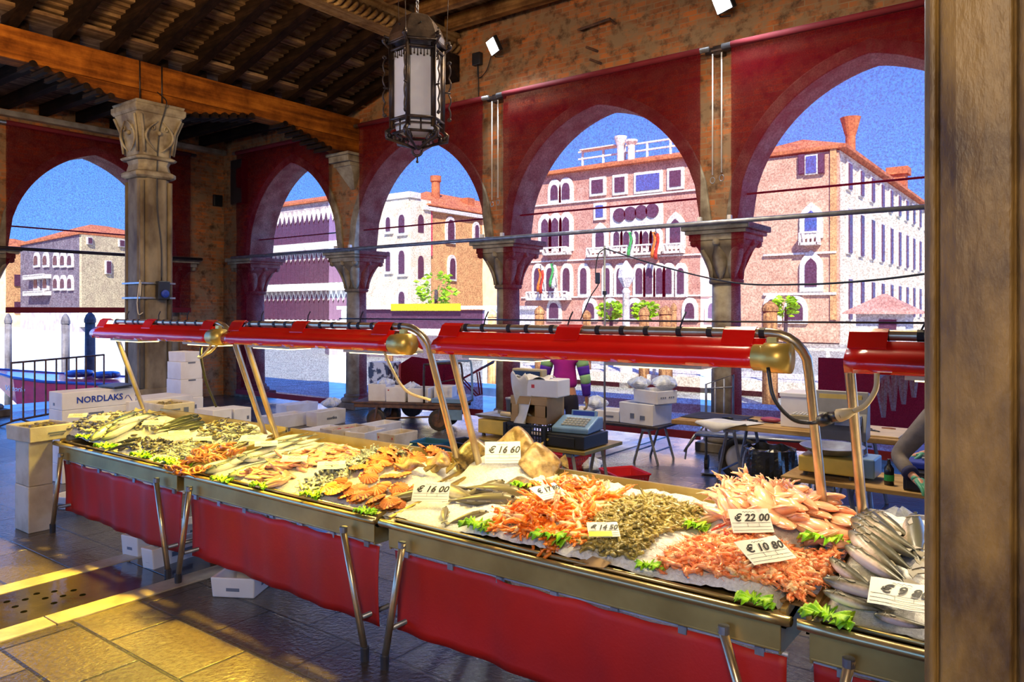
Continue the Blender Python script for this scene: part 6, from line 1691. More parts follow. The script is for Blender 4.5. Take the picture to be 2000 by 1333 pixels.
for k in range(6):
    a = PI / 3 * k; c, s = math.cos(a), math.sin(a); mb = MB()
    mb.tube(scroll(c, s, .235, 3.62, 3.84, .035), .007, 6, S); mb.tube(scroll(c, s, .235, 3.60, 3.38, .035), .007, 6, S)
    mb.tube([(.22 * c, .22 * s, 3.61), (.27 * c, .27 * s, 3.61)], .008, 6, S)
    build(mb, 'side_scroll', 'blacksteel', t, True)
    mb = MB()
    pts = [((.235 - .03 * q_) * c, (.235 - .03 * q_) * s, 3.99 - .03 * q_ + .045 * math.sin(q_ * 2)) for q_ in (0, .5, 1, 1.5, 2)]
    mb.tube([(.21 * c, .21 * s, 3.92), (.27 * c, .27 * s, 3.97), (.26 * c, .26 * s, 4.02), (.22 * c, .22 * s, 4.01), (.225 * c, .225 * s, 3.975)], .010, 6, S)
    mb.ball((.262 * c, .262 * s, 3.985), .022, 8, 6, T=S)
    build(mb, 'shoulder_curl', 'blacksteel', t, True)
    mb = MB()
    mb.tube([(.20 * c, .20 * s, 3.30), (.245 * c, .245 * s, 3.26), (.24 * c, .24 * s, 3.215), (.17 * c, .17 * s, 3.195), (.09 * c, .09 * s, 3.17), (.02 * c, .02 * s, 3.145)], [.012, .018, .018, .013, .011, .010], 7, S)
    for q_ in range(4): mb.ball(((.235 - .02 * q_) * c + .01 * math.sin(q_ * 9 + k), (.235 - .02 * q_) * s, 3.25 - .012 * q_), .020, 7, 5, T=S)
    mb.tube([(.16 * c, .16 * s, 3.25), (.12 * c, .12 * s, 3.22), (.13 * c, .13 * s, 3.19)], .009, 6, S)
    build(mb, 'basket_scroll', 'blacksteel', t, True)
mb = MB(); mb.tube([(.038 * math.cos(a * PI / 8), .0, 3.125 - 3.06 + .038 * math.sin(a * PI / 8)) for a in range(17)], .010, 8, TR((0, 0, 0), R(36.87))); mb.tube([(0, 0, .03), (0, 0, -.02)], .007, 6); mb.ball((0, 0, -.02), .012, 8, 6); build(mb, 'bottom_ring', 'blacksteel', t, True)
mb = MB()
zc = 4.22
k = 0
while zc < 6.4:
    mb.tube([(.012 * math.cos(a * PI / 4) * (1 if k % 2 else 0), .012 * math.cos(a * PI / 4) * (0 if k % 2 else 1), zc - 3.06 + .02 * math.sin(a * PI / 4)) for a in range(9)], .0035, 5); zc += .032; k += 1
build(mb, 'chain', 'greysteel', t)
mb = MB()
for a in (.9, 3.0, 5.1): mb.tube([(.235 * math.cos(a), .235 * math.sin(a), .93), (.33 * math.cos(a), .33 * math.sin(a), 3.33)], .0028, 5)
build(mb, 'stay_wire', 'blacksteel', t)

# ================================================================ boxes
def put(px, py, z0, lx, ly, yaw=0):
    """frame of a box whose nearest bottom corner stands at this pixel: centre of its base"""
    c = onZ(px, py, z0); r_ = Matrix.Rotation(R(yaw), 3, 'Z')
    o = c + r_ @ Vector((-lx / 2, ly / 2, 0)); return o
NB = 0
def eps(px, py, z0, lx, ly, h, label, yaw=0, open_=True, mat='eps', fill=None, lid=False, marks=None, group=None, cat='box', name='polystyrene_box', o=None, wall=.022, sides=None):
    o = o if o is not None else put(px, py, z0, lx, ly, yaw)
    t = thing(name, label, cat, tuple(o), R(yaw), group)
    mb = MB()
    if open_:
        mb.obox(lx, ly, h, .97, wall=wall, floor=h * .25)
        mb.box((0, 0, h * .125), (lx * .93, ly * .93, h * .23))
    else:
        mb.box((0, 0, h / 2), (lx, ly, h))
    build(mb, 'body', mat, t, bev=.008)
    if lid:
        mb = MB(); mb.box((0, 0, h + .012), (lx + .015, ly + .015, .04)); build(mb, 'lid', mat, t, bev=.006)
    if fill:
        mb = MB()
        for k in range(60): mb.ball((rnd.uniform(-.42, .42) * lx, rnd.uniform(-.40, .40) * ly, h * .72 + rnd.uniform(0, .02)), rnd.uniform(.012, .028), 6, 4, (1.3, 1, .6))
        build(mb, 'contents', fill, t, True)['kind'] = 'stuff'
    if marks:
        # printed strokes on the side facing +X (ly side) or -Y (lx side)
        for (face, u, v, w, hh, m) in marks:
            mb = MB()
            if face == 'X': mb.box((lx / 2 + .001 - (.0 if open_ else 0), u * ly, v * h), (.003, w, hh))
            else: mb.box((u * lx, -ly / 2 - .001, v * h), (w, .003, hh))
            build(mb, 'printed_mark', m, t)
    if sides:
        txt, face, size, mat_ = sides
        if face == 'X': text(txt, mat_, t, TR((lx / 2 + .004, 0, h * .5), PI / 2, PI / 2), size, 'lettering', .0, .001, bold=.002)
        else: text(txt, mat_, t, TR((0, -ly / 2 - .004, h * .5), 0, PI / 2), size, 'lettering', .0, .001)
    return t
# tall stand of two old polystyrene boxes with a tray on it
eps(0, 0, 0, .28, .19, .385, 'lower half of the tall stained polystyrene stand beside the farthest stall', 0, False, 'epsold', o=Vector((-7.06, 2.66, 0)))
eps(0, 0, 0, .275, .185, .375, 'upper half of the tall stained polystyrene stand beside the farthest stall', 0, False, 'epsold', o=Vector((-7.06, 2.66, .387)))
eps(0, 0, 0, .40, .36, .125, 'polystyrene tray of small sea snails on top of the tall stand', 5, True, 'epsold', 'snails', o=Vector((-7.04, 2.70, .764)), marks=[('X', .1, .5, .14, .012, 'inkgrey'), ('X', .1, .35, .11, .008, 'inkgrey')])
# printed salmon boxes
BX = Vector((-8.63, 3.52, 0))
def stk(lx, ly, z): return Vector((BX.x - lx / 2, BX.y + ly / 2, z))
eps(0, 0, 0, .33, .78, .20, 'plain polystyrene box at the bottom of the printed salmon box stack', 0, False, 'eps', o=stk(.33, .78, 0))
eps(0, 0, 0, .33, .78, .20, 'plain polystyrene box second from the floor under the printed salmon boxes', 0, False, 'eps', o=stk(.33, .78, .20))
eps(0, 0, 0, .33, .78, .19, 'plain polystyrene box directly under the box with fish drawings', 0, False, 'eps', o=stk(.33, .78, .40))
t = eps(0, 0, 0, .33, .78, .19, 'polystyrene box printed with grey fish drawings, under the blue lettered one', 0, False, 'eps', o=stk(.33, .78, .59), marks=[('X', -.05, .7, .16, .02, 'inkgrey')])
mb = MB()
for s, y in ((1, -.10), (-1, .20)):
    mb.prism([(y - .12, .07), (y - .04 * s, .115), (y + .08, .12), (y + .13, .15), (y + .12, .05), (y + .06, .07), (y - .02, .055)], .166, .169, axis='X')
build(mb, 'fish_print', 'inkgrey', t)
mb = MB()
for z in (.055, .125): mb.tube([(.168, .33 + .028 * math.cos(a * PI / 8), z + .028 * math.sin(a * PI / 8)) for a in range(17)], .005, 5)
build(mb, 'ring_print', 'inkgrey', t)
t = eps(0, 0, 0, .33, .78, .19, 'polystyrene box lettered NORDLAKS in blue on top of the stack', 0, False, 'eps', o=stk(.33, .78, .78), sides=('NORDLAKS', 'X', .095, 'inkblue'), marks=[('Y', -.1, .3, .04, .03, 'inkgrey')])
mb = MB(); mb.tube([(.168, .27 + .02 * k, .07 + .04 * math.sin(k)) for k in range(5)], .004, 4); build(mb, 'swoosh_print', 'inkblue', t)
mb = MB(); mb.prism([(-.18, -.12), (.17, -.13), (.18, .12), (-.16, .13)], 0, .02, TR((-8.75, 4.15, .985), .1, .06)); one(mb, 'dark_tray', 'blackplastic', 'dark flat tray lying on the lettered box stack', 'tray', loc=(-8.75, 4.15, .97), bev=.005)
# tall white stack by the pillar
WS = Vector((-9.15, 5.14, 0)); hs_ = [.24, .24, .24, .235, .225]
z = 0
lab = ['bottom', 'second', 'third', 'fourth', 'fifth']
for k, h_ in enumerate(hs_):
    eps(0, 0, 0, .40 - .012 * k, .33 - .01 * k, h_, 'white box in the tall stack by the square pillar, %s from the floor' % lab[k], rnd.uniform(-2, 2), False, 'eps', o=WS + Vector((-.20, .165, z)), marks=([('X', 0, .5, .12, .05, 'inkgrey'), ('X', .0, .2, .03, .02, 'inkblue')] if k in (0, 2) else [('X', 0, .95, .10, .02, 'inkgrey')]))
    z += h_ + .001
eps(0, 0, 0, .34, .24, .13, 'broken open white tray topping the tall stack by the square pillar', 8, True, 'eps', o=WS + Vector((-.20, .165, z)))
# tray with greens behind the farthest stall on its own supports
sp = put(320, 818, .79, .46, .33)
eps(0, 0, 0, .42, .30, .39, 'lower support box behind the farthest stall under the herb tray', 0, False, 'eps', o=Vector((sp.x, sp.y, 0)))
eps(0, 0, 0, .42, .30, .39, 'upper support box behind the farthest stall under the herb tray', 0, False, 'eps', o=Vector((sp.x, sp.y, .391)))
eps(0, 0, 0, .46, .33, .14, 'yellow lit polystyrene tray of sprats behind the long dark fish', 0, True, 'epsold', 'snails', o=Vector((sp.x, sp.y, .783)), marks=[('X', .2, .5, .05, .05, 'inkgrey'), ('X', -.2, .6, .14, .012, 'inkgrey')])
for k, (px, zt, n_, lb) in enumerate(((416, .72, 3, 'short'), (455, .70, 3, 'far'))):
    c = onT(px, 700, 8.5 + .25 * k)
    for j in range(n_):
        eps(0, 0, 0, .34, .24, zt / n_ - .002, 'white box of the %s stack behind the long dark fish, %s from the floor' % (lb, lab[j]), 3 * k, False, 'eps', o=Vector((c.x - .17, c.y + .12, j * zt / n_)), marks=[('X', .3, .5, .03, .04, 'inkgrey')])
c = onT(290, 780, 9.0)
for j in range(3): eps(0, 0, 0, .5, .85, .27, 'grey white long box behind the leaning frame post, %s from the floor' % lab[j], 8, False, 'eps', o=Vector((c.x, c.y, j * .272)))
# boxes on the floor behind the second stall
FB = [(530, 842, .30, .72, .21, 'long open white box farthest along behind the anchovy heap', True, 4, None),
      (560, 815, .30, .70, .20, 'open white box just behind the long one', True, 2, None),
      (619, 836, .26, .62, .24, 'white box with clear film, lettered in grey, on the floor', True, 3, None),
      (648, 868, .30, .62, .19, 'open box hand marked II 4S holding reddish scraps', True, -6, 'squidred'),
      (606, 862, .30, .6, .14, 'low white box in front of the hand marked one', True, 0, None),
      (712, 868, .34, .52, .15, 'low open white box between the hand marked one and the nearest floor box', True, 12, None),
      (733, 856, .34, .60, .17, 'open white box behind the nearest floor box', True, 6, None),
      (770, 878, .33, .47, .19, 'nearest open white floor box with small red corner marks', True, 2, None)]
for px, py, lx, ly, h_, lb, op, yw, fl_ in FB:
    marks = None
    if 'corner marks' in lb: marks = [('Y', -.38, .7, .015, .03, 'inkred'), ('Y', .38, .7, .015, .03, 'inkred'), ('Y', 0, .4, .14, .012, 'inkgrey')]
    if 'nearest open' in lb or 'hand marked II' in lb: mt = 'epsold'
    else: mt = 'eps'
    eps(px, py, 0, lx, ly, h_, lb, yw, op, mt, fl_, marks=marks, sides=(('II 4S', 'Y', .10, 'ink') if 'II 4S' in lb else ('onorifica', 'X', .06, 'inkgrey') if 'lettered in grey' in lb else None))
def film(o, r, label, mat='film', name='plastic_bag', n=34, seed=1):
    mb = MB(); q_ = random.Random(seed)
    ph = [q_.uniform(0, 6) for _ in range(6)]
    prof = []
    rs = []
    for i in range(9):
        f = i / 8; rs.append([])
        for j in range(18):
            a = 2 * PI * j / 18
            k = (1 + .16 * math.sin(3 * a + ph[0] + f * 3) + .12 * math.sin(5 * a + ph[1]) + .08 * math.sin(9 * a + ph[2] + f * 5))
            rr = r * math.sin(PI * (.12 + .80 * f)) * k
            rs[-1].append((rr * math.cos(a), rr * math.sin(a), r * 1.1 * f * (1 + .1 * math.sin(4 * a + ph[3]))))
    mb.rings(rs); ob = build(mb, name, mat, smooth=False); ob.location = o
    return tag(ob, label, 'plastic bag')
film(onZ(632, 800, .22) + Vector((-.05, .2, 0)), .15, 'clear crumpled bag on the film covered floor box', seed=3)
# crates under the stalls
def crate_white(px, py, lx, ly, h, yaw, label):
    o = put(px, py, 0, lx, ly, yaw); t = thing('plastic_crate', label, 'crate', tuple(o), R(yaw), 'white crates under the stalls')
    mb = MB(); mb.obox(lx, ly, h, .94, wall=.016, floor=.02); build(mb, 'body', 'whiteplastic', t, bev=.012, seg=3)
    mb = MB(); mb.box((lx * .47 + .004, 0, h * .5), (.002, ly * .35, h * .22)); build(mb, 'printed_mark', 'inkgrey', t); mb = MB(); mb.box((0, -ly * .47 - .004, h * .45), (lx * .3, .002, h * .25)); build(mb, 'printed_mark', 'inkgrey', t)
crate_white(268, 1092, .19, .36, .155, 10, 'small white crate under the farthest stall, nearest the tall stand')
crate_white(297, 1117, .13, .50, .15, 8, 'long white crate between the legs of the first two stalls')
crate_white(345, 1062, .22, .34, .13, -5, 'white crate behind the long one under the stall joint')
crate_white(497, 1172, .30, .34, .13, 30, 'white crate tipped under the second stall skirt')
crate_white(150, 1000, .35, .35, .12, 20, 'white crate in the dark behind the tall polystyrene stand')

# ================================================================ trolley
A_ = onZ(735, 838); B_ = onZ(857, 842)
ty = math.atan2(B_.y - A_.y, B_.x - A_.x)
t = thing('platform_trolley', 'rusty flatbed trolley with blue grey handle carrying white boxes', 'trolley', (A_.x, A_.y, 0), ty)
mb = MB()
for y in (.0, .55): mb.box((.50, y + .02, .36), (1.75, .05, .06))
for x in (-.3, .2, .7, 1.3): mb.box((x, .3, .36), (.05, .6, .05))
mb.box((.5, .3, .405), (1.8, .64, .03)); build(mb, 'platform', 'rustiron', t, bev=.005)
mb = MB(); mb.box((1.25, .02, .27), (.26, .03, .2)); mb.box((1.15, .3, .46), (.5, .6, .06)); build(mb, 'blue_side_plate', 'registerblue', t)
for x, y, r_ in ((0, 0, .155), (1.02, 0, .165), (0.05, .56, .15), (1.02, .56, .15)):
    mb = MB(); mb.tube([(x, y - .035, r_), (x, y + .035, r_)], r_, 24); w_ = build(mb, 'wheel', 'rubber', t, bev=.012)
    mb = MB(); mb.tube([(x, y - .04, r_), (x, y + .04, r_)], r_ * .66, 20); mb.tube([(x, y - .055, r_), (x, y + .055, r_)], r_ * .18, 12); build(mb, 'hub', 'rustiron', w_)
    mb = MB(); mb.tube([(x, y - .05, r_), (x + .03, y - .05, .36)], .018, 6); mb.tube([(x, y + .05, r_), (x + .03, y + .05, .36)], .018, 6); build(mb, 'fork', 'rustiron', t)
mb = MB(); mb.tube([(0, 0, .155), (.9, .1, .2)], .016, 6); mb.tube([(.05, .0, .15), (.05, .56, .15)], .014, 6); build(mb, 'axle_bar', 'rustiron', t)
for y in (.0, .58):
    mb = MB(); mb.tube(bez([(.78, y, .40), (.78, y, .95), (.84, y, 1.02), (1.28, y, 1.04), (1.38, y, .98), (1.40, y, .40)], 4), .017, 8); build(mb, 'handle_hoop', 'registerblue' if y else 'blacksteel', t, True)
mb = MB(); mb.tube([(1.05, 0, 1.03), (1.05, .58, 1.03)], .015, 8); mb.tube([(1.05, 0, .42), (1.05, 0, .75), (1.3, 0, .8)], .012, 6); build(mb, 'handle_bar', 'blacksteel', t, True)
Tt = WM[t.name]
for k, (x, y, lx, ly, h_, lb) in enumerate(((-.02, .28, .30, .42, .27, 'tall white box on the trolley nearest its free end'), (.30, .22, .32, .38, .23, 'white box with red stamp in the middle of the trolley'), (.66, .24, .34, .38, .22, 'white box on the trolley beside the handle hoop'), (1.02, .36, .30, .30, .24, 'white box on the trolley inside the handle hoops'))):
    w_ = Tt @ Vector((x, y, .421)); eps(0, 0, 0, lx, ly, h_, lb, math.degrees(ty), True, 'eps', o=w_, marks=[('Y', -.35, .8, .02, .02, 'inkred')] if k == 1 else None)
film(Tt @ Vector((.02, .30, .62)), .13, 'clear film bulging from the tall box on the trolley', seed=5)
film(Tt @ Vector((.48, .30, .58)), .12, 'clear film bulging from the middle trolley boxes', seed=6)
# black scribbled foam boxes behind the trolley
M['scribbled'] = plain('white box wrapped in black printed film', (0.70, 0.74, 0.84), .4, c2=(0.05, 0.05, 0.09), scale=9, lo=.5, hi=.56)
c = onT(735, 790, 13.0)
for k, zz in enumerate((0, .32, .64)): eps(0, 0, 0, .42, .38, .32, 'black printed foam box behind the trolley, %s from the floor' % lab[k], 10, False, 'scribbled', o=Vector((c.x + .1, c.y + .1, zz)))
# wheelbarrow leaning up at the blind
c = onT(850, 800, 12.9)
t = thing('wheelbarrow', 'upended wheelbarrow with a dark red tub leaning behind the trolley', 'wheelbarrow', (c.x, c.y, 0), R(25))
M['barrowred'] = plain('dull pinkish red sheet', (0.36, 0.05, 0.09), .5, c2=(0.24, 0.03, 0.06), scale=3, bmp=.15)
mb = MB(); mb.rings([[(-.55, 0, .42), (.32, 0, .32), (.42, 0, .95), (-.42, 0, 1.06), (-.72, 0, .88)], [(-.42, .28, .5), (.22, .28, .42), (.30, .28, .85), (-.32, .28, .93), (-.5, .28, .82)]]); build(mb, 'tub', 'barrowred', t, bev=.01)
for s in (0, .16):
    mb = MB(); mb.tube([(-.2, .1 + s, .35), (.35, .02 + s, .62), (1.05, -.05 + s, .98 + s * .2)], .016, 8); build(mb, 'handle', 'rustiron', t, True)
    mb = MB(); mb.tube([(.45, .05 + s, .66), (.72, .0 + s, .40), (.80, -.04 + s, .42), (.74, -.0 + s, .80)], .013, 8); build(mb, 'leg', 'rustiron', t, True)
mb = MB(); mb.tube([(-.45, .05, .19), (-.45, .15, .19)], .19, 20); build(mb, 'wheel', 'rubber', t)

# ================================================================ trestle tables
def trestle(t, x, y0, y1, zt, mat='greysteel', spread=.16, world=True):
    for y in (y0, y1):
        for s in (-1, 1):
            mb = MB(); mb.tube([(x + s * .03, y, zt), (x + s * spread, y, 0.0)], .017, 4); build(mb, 'leg', mat, t, world=world)
    mb = MB(); mb.box((x, (y0 + y1) / 2, zt - .02), (.09, y1 - y0 + .06, .04)); mb.tube([(x - spread * .7, y0, zt * .35), (x - spread * .7, y1, zt * .35)], .010, 6); mb.tube([(x + spread * .7, y0, zt * .35), (x + spread * .7, y1, zt * .35)], .010, 6); build(mb, 'cross_beam', mat, t, world=world)
def table(name, label, x0, x1, y0, y1, z, mat, th=.03, xs=None, legmat='greysteel', lz=None, spread=.16):
    t = thing(name, label, 'table', ((x0 + x1) / 2, (y0 + y1) / 2, 0))
    mb = MB(); mb.box(((x0 + x1) / 2, (y0 + y1) / 2, z - th / 2), (x1 - x0, y1 - y0, th)); build(mb, 'tabletop', mat, t, world=True, bev=.004)
    for x in xs or (x0 + .2, x1 - .2): trestle(t, x, y0 + .08, y1 - .08, z - th, legmat, spread)
    return t
table('trestle_table', 'metal edged trestle table carrying the crate and cash register', -4.40, -3.18, 5.22, 5.86, .70, 'steelpanel')
table('trestle_table', 'low trestle bench of white waste boxes under the tall thin pole', -5.35, -3.95, 8.15, 8.75, .46, 'blacksteel', .03)
tb2 = table('work_bench', 'long scrubbed wooden fish cleaning bench on steel trestles', -3.35, -1.22, 7.22, 7.98, .72, 'benchwood', .045, (-2.75, -1.6))
table('trestle_table', 'small trestle table with the pan scale and blue register', -1.64, -.15, 5.30, 5.85, .70, 'benchwood', .03, (-1.35, -.5))
def on_(px, py, z): return onZ(px, py, z)
# ---- first table
p = Vector((-4.22, 5.50, .70))
t = thing('counter_scale', 'yellow lit counter scale with a steel tray and raised display', 'scale', tuple(p))
mb = MB(); mb.box((0, 0, .09), (.36, .32, .13)); build(mb, 'body', 'yellowplastic', t, bev=.012)
mb = MB(); mb.obox(.42, .34, .03, .85, wall=.01, floor=.008, T=TR((0, 0, .165))); build(mb, 'tray', 'greysteel', t)
mb = MB(); mb.tube([(.17, .2, .04), (.17, .2, .5)], .02, 8); build(mb, 'pole', 'beigeplastic', t)
mb = MB(); mb.box((.17, .17, .53), (.34, .09, .16), TR((0, 0, 0)), 0); build(mb, 'display_box', 'beigeplastic', t, bev=.01)
mb = MB(); mb.box((.17, .122, .565), (.30, .004, .05)); mb.box((.13, .122, .495), (.16, .004, .05)); build(mb, 'display', 'lcd', t)
for s in (-.14, .14):
    mb = MB(); mb.lathe([(.018, 0), (.015, .03)], 10, TR((s, -.12, 0))); build(mb, 'foot', 'rubber', t)
mb = MB(); mb.tube([(-4.20, 5.44, .905), (-3.98, 5.44, .905)], .022, 10); one(mb, 'paper_roll', 'cablewhite', 'pale paper roll lying on the tray of the yellow scale', 'paper roll', loc=(-4.2, 5.44, .885), smooth=True)
mb = MB(); mb.lathe([(.06, 0), (.075, .30), (.08, .30), (.082, .315), (.068, .315), (.055, .02)], 20); one(mb, 'plastic_bucket', 'greyplastic', 'dark grey bucket standing behind the yellow scale', 'bucket', smooth=True).location = (-4.30, 5.76, .70)
t = thing('open_crate', 'black lattice crate on the first table holding the cardboard box', 'crate', (-3.80, 5.42, .70))
mb = MB(); w_, d_, h_ = .42, .34, .17
for z in (.01, .16): 
    for s in (-1, 1): mb.box((0, s * d_ / 2, z), (w_, .012, .02)); mb.box((s * w_ / 2, 0, z), (.012, d_, .02))
mb.box((0, 0, .006), (w_, d_, .01))
for k in range(15):
    x = -w_ / 2 + w_ * k / 14
    for s in (-1, 1): mb.box((x, s * d_ / 2, .085), (.006, .008, .15))
for k in range(12):
    y = -d_ / 2 + d_ * k / 11
    for s in (-1, 1): mb.box((s * w_ / 2, y, .085), (.008, .006, .15))
for z in (.05, .085, .12):
    for s in (-1, 1): mb.box((0, s * d_ / 2, z), (w_, .007, .006)); mb.box((s * w_ / 2, 0, z), (.007, d_, .006))
for sx in (-1, 1):
    for sy in (-1, 1): mb.box((sx * w_ / 2, sy * d_ / 2, .085), (.03, .03, .17))
mb.box((0, -d_ / 2 - .002, .085), (.14, .01, .12)); build(mb, 'lattice_sides', 'blackplastic', t)
t = thing('cardboard_box', 'open sided cardboard box standing on the black lattice crate', 'box', (-3.80, 5.44, .872))
mb = MB()
for c_, s_ in (((0, 0, .005), (.38, .28, .01)), ((0, 0, .225), (.38, .28, .01)), ((0, .135, .115), (.36, .01, .208)), ((.185, 0, .115), (.01, .28, .208)), ((-.185, 0, .115), (.01, .28, .208)), ((0, -.135, .035), (.358, .01, .05)), ((0, -.135, .19), (.358, .01, .058)), ((-.15, -.135, .11), (.08, .01, .098)), ((.13, -.135, .11), (.12, .01, .098))): mb.box(c_, s_)
build(mb, 'carton', 'cardboard', t)
mb = MB(); mb.grid(8, 6, lambda u, v: (-.1 + .2 * u, -.12 + .16 * v, .03 + .05 * math.sin(u * 5) * math.sin(v * 4 + 1))); build(mb, 'paper_inside', 'paper', t, sol=.002)
t = eps(0, 0, 0, .30, .24, .15, 'white carton on top of the open sided cardboard box', 6, False, 'whiteplastic', o=Vector((-3.68, 5.44, 1.104)), marks=[('Y', -.3, .6, .03, .03, 'inkred')])
mb = MB(); mb.grid(14, 10, lambda u, v: (-3.98 + .16 * v + .05 * math.sin(u * 3), 5.29 - .03 * math.sin(u * 6 + v * 3), 1.29 - .46 * u + .03 * math.sin(v * 7))); mb.grid(8, 8, lambda u, v: (-3.96 + .32 * u, 5.30 + .20 * v, 1.262 + .02 * math.sin(u * 9 + v * 7)))
one(mb, 'carrier_bag', 'paper', 'cream carrier bag draped over the white carton', 'bag', loc=(-3.9, 5.3, 1.0), smooth=True, sol=.003)
t = thing('cash_box', 'black cash drawer at the end of the first table', 'cash box', (-3.42, 5.46, .70))
mb = MB(); mb.box((0, 0, .06), (.42, .40, .11)); build(mb, 'case', 'blackplastic', t, bev=.006)
mb = MB(); mb.box((-.04, -.202, .055), (.32, .01, .08)); build(mb, 'drawer', 'blackplastic', t, bev=.004); mb = MB(); mb.lathe([(.01, 0), (.01, .008)], 10, TR((-.14, -.208, .06), 0, PI / 2)); build(mb, 'lock', 'brass', t)
def register(o, yaw, label, mat):
    t = thing('cash_register', label, 'cash register', tuple(o), R(yaw))
    mb = MB(); mb.rings([[(x, -.17, 0), (x, .17, 0), (x, .17, .11), (x, .06, .12), (x, -.17, .045)] for x in (-.17, .17)]); build(mb, 'body', mat, t, bev=.012)
    mb = MB()
    for i in range(7):
        for j in range(4): mb.box((-.08 + .032 * i, -.12 + .038 * j, .068 + .038 * j * .33), (.024, .026, .012), None)
    build(mb, 'keys', 'keys', t)
    mb = MB(); mb.box((0, .12, .15), (.24, .03, .07), TR((0, 0, 0), 0, R(-12))); d_ = build(mb, 'display_hood', mat, t, bev=.006)
    mb = MB(); mb.box((0, .100, .152), (.20, .004, .045), TR((0, 0, 0), 0, R(-12))); build(mb, 'display', 'inkblue', d_)
    return t
register(Vector((-3.42, 5.50, .817)), 8, 'blue grey cash register on the first table by the cardboard box', 'registerblue')
# under the first table
def basket(name, px, py, lx, ly, h, yaw, mat, label, slots=True, grp=None):
    o = put(px, py, 0, lx, ly, yaw); t = thing(name, label, 'crate', tuple(o), R(yaw), grp)
    mb = MB(); mb.obox(lx, ly, h, .86, wall=.012, floor=.015); build(mb, 'body', mat, t, bev=.004)
    mb = MB(); P_ = [(-lx / 2, -ly / 2, h), (lx / 2, -ly / 2, h), (lx / 2, ly / 2, h), (-lx / 2, ly / 2, h)]; mb.tube(P_ + [P_[0]], .012, 6); build(mb, 'rim', mat, t)
    if slots:
        mb = MB()
        for k in range(9):
            for z in (.35, .55, .75):
                mb.box((-lx * .38 + lx * .76 * k / 8, -ly / 2 * (.86 + .14 * z) - .002, h * z), (lx * .05, .004, h * .10)); mb.box((lx / 2 * (.86 + .14 * z) + .002, -ly * .38 + ly * .76 * k / 8, h * z), (.004, ly * .05, h * .10))
        build(mb, 'slots', 'barrowred', t)
    return t
basket('red_basket', 1205, 963, .42, .38, .16, -35, 'redplastic', 'red slotted basket on the open floor beside the table leg', grp=None)
basket('red_basket', 1110, 935, .34, .42, .24, -10, 'redplastic', 'tall red slotted basket under the register end of the table')
basket('blue_tub', 855, 905, .40, .34, .22, 10, 'blueplastic', 'teal tub behind the orange scallops', False)
basket('blue_tub', 905, 900, .36, .34, .20, -8, 'blackplastic', 'dark tub beside the teal one behind the frame posts', False)
basket('blue_tub', 1000, 925, .28, .30, .42, 0, 'registerblue', 'slate blue bin standing under the first table', False)
basket('red_basket', 968, 915, .30, .26, .10, 5, 'redplastic', 'shallow red basket in the shade under the yellow scale')
eps(1058, 925, 0, .16, .16, .2, 'small white tub between the blue bin and the red basket', 0, True, 'whiteplastic', name='plastic_tub', cat='tub')
film(onZ(1140, 928) + Vector((0, .12, 0)), .16, 'clear plastic bag on the floor behind the table leg', seed=9)
cable([tuple(onZ(775, 920, .15)), tuple(onZ(800, 895, .28)), tuple(onZ(850, 872, .38)), tuple(onZ(890, 880, .33)), tuple(onZ(930, 905, .2))], .013, 'cablebrown', 'brown hose arching over the teal tub', 'hose', name='hose')
cable([tuple(onZ(765, 935, .01)), tuple(onZ(805, 900, .22)), tuple(onZ(845, 882, .30)), tuple(onZ(870, 890, .24))], .011, 'cablebrown', 'second brown hose arching lower over the teal tub', 'hose', name='hose')
# ---- tall thin pole with its cable
pb = onZ(1181, 942)
t = thing('tall_pole', 'tall thin pale pole rising behind the register with a cable at its tip', 'pole', (pb.x, pb.y, 0))
mb = MB(); mb.tube([(0, 0, 0), (0, 0, 2.55)], .012, 8); build(mb, 'shaft', 'greysteel', t, True); mb = MB(); mb.lathe([(.06, 0), (.06, .012), (.02, .03)], 14); build(mb, 'foot', 'rubber', t); mb = MB(); mb.lathe([(.024, 2.02), (.024, 2.06)], 10); build(mb, 'clamp', 'blackplastic', t)
E1, E2, E3 = onT(1290, 520, 7.0), onT(1430, 552, 6.0), onT(1560, 556, 5.2); E4, E5 = onT(1700, 548, 4.6), onT(1860, 528, 4.0)
cable([(pb.x, pb.y, 2.52)] + [tuple(e) for e in (E1, E2, E3, E4, E5)], .007, 'cable', 'long black cable sagging from the tall thin pole towards the near pillar')
cable([(pb.x, pb.y, 2.52), (pb.x - .07, pb.y - .02, 2.45), (pb.x - .09, pb.y - .04, 2.25), (pb.x - .06, pb.y - .03, 2.14), (pb.x - .16, pb.y - .03, 2.0), (pb.x - .28, pb.y - .04, 1.75)], .006, 'cable', 'black cable drop with a plug on the tall thin pole')
mb = MB(); mb.box((pb.x - .07, pb.y - .03, 2.20), (.045, .04, .12)); one(mb, 'socket_block', 'blackplastic', 'black socket block hanging beside the tall thin pole', 'socket', loc=(pb.x - .07, pb.y - .03, 2.14), bev=.008)
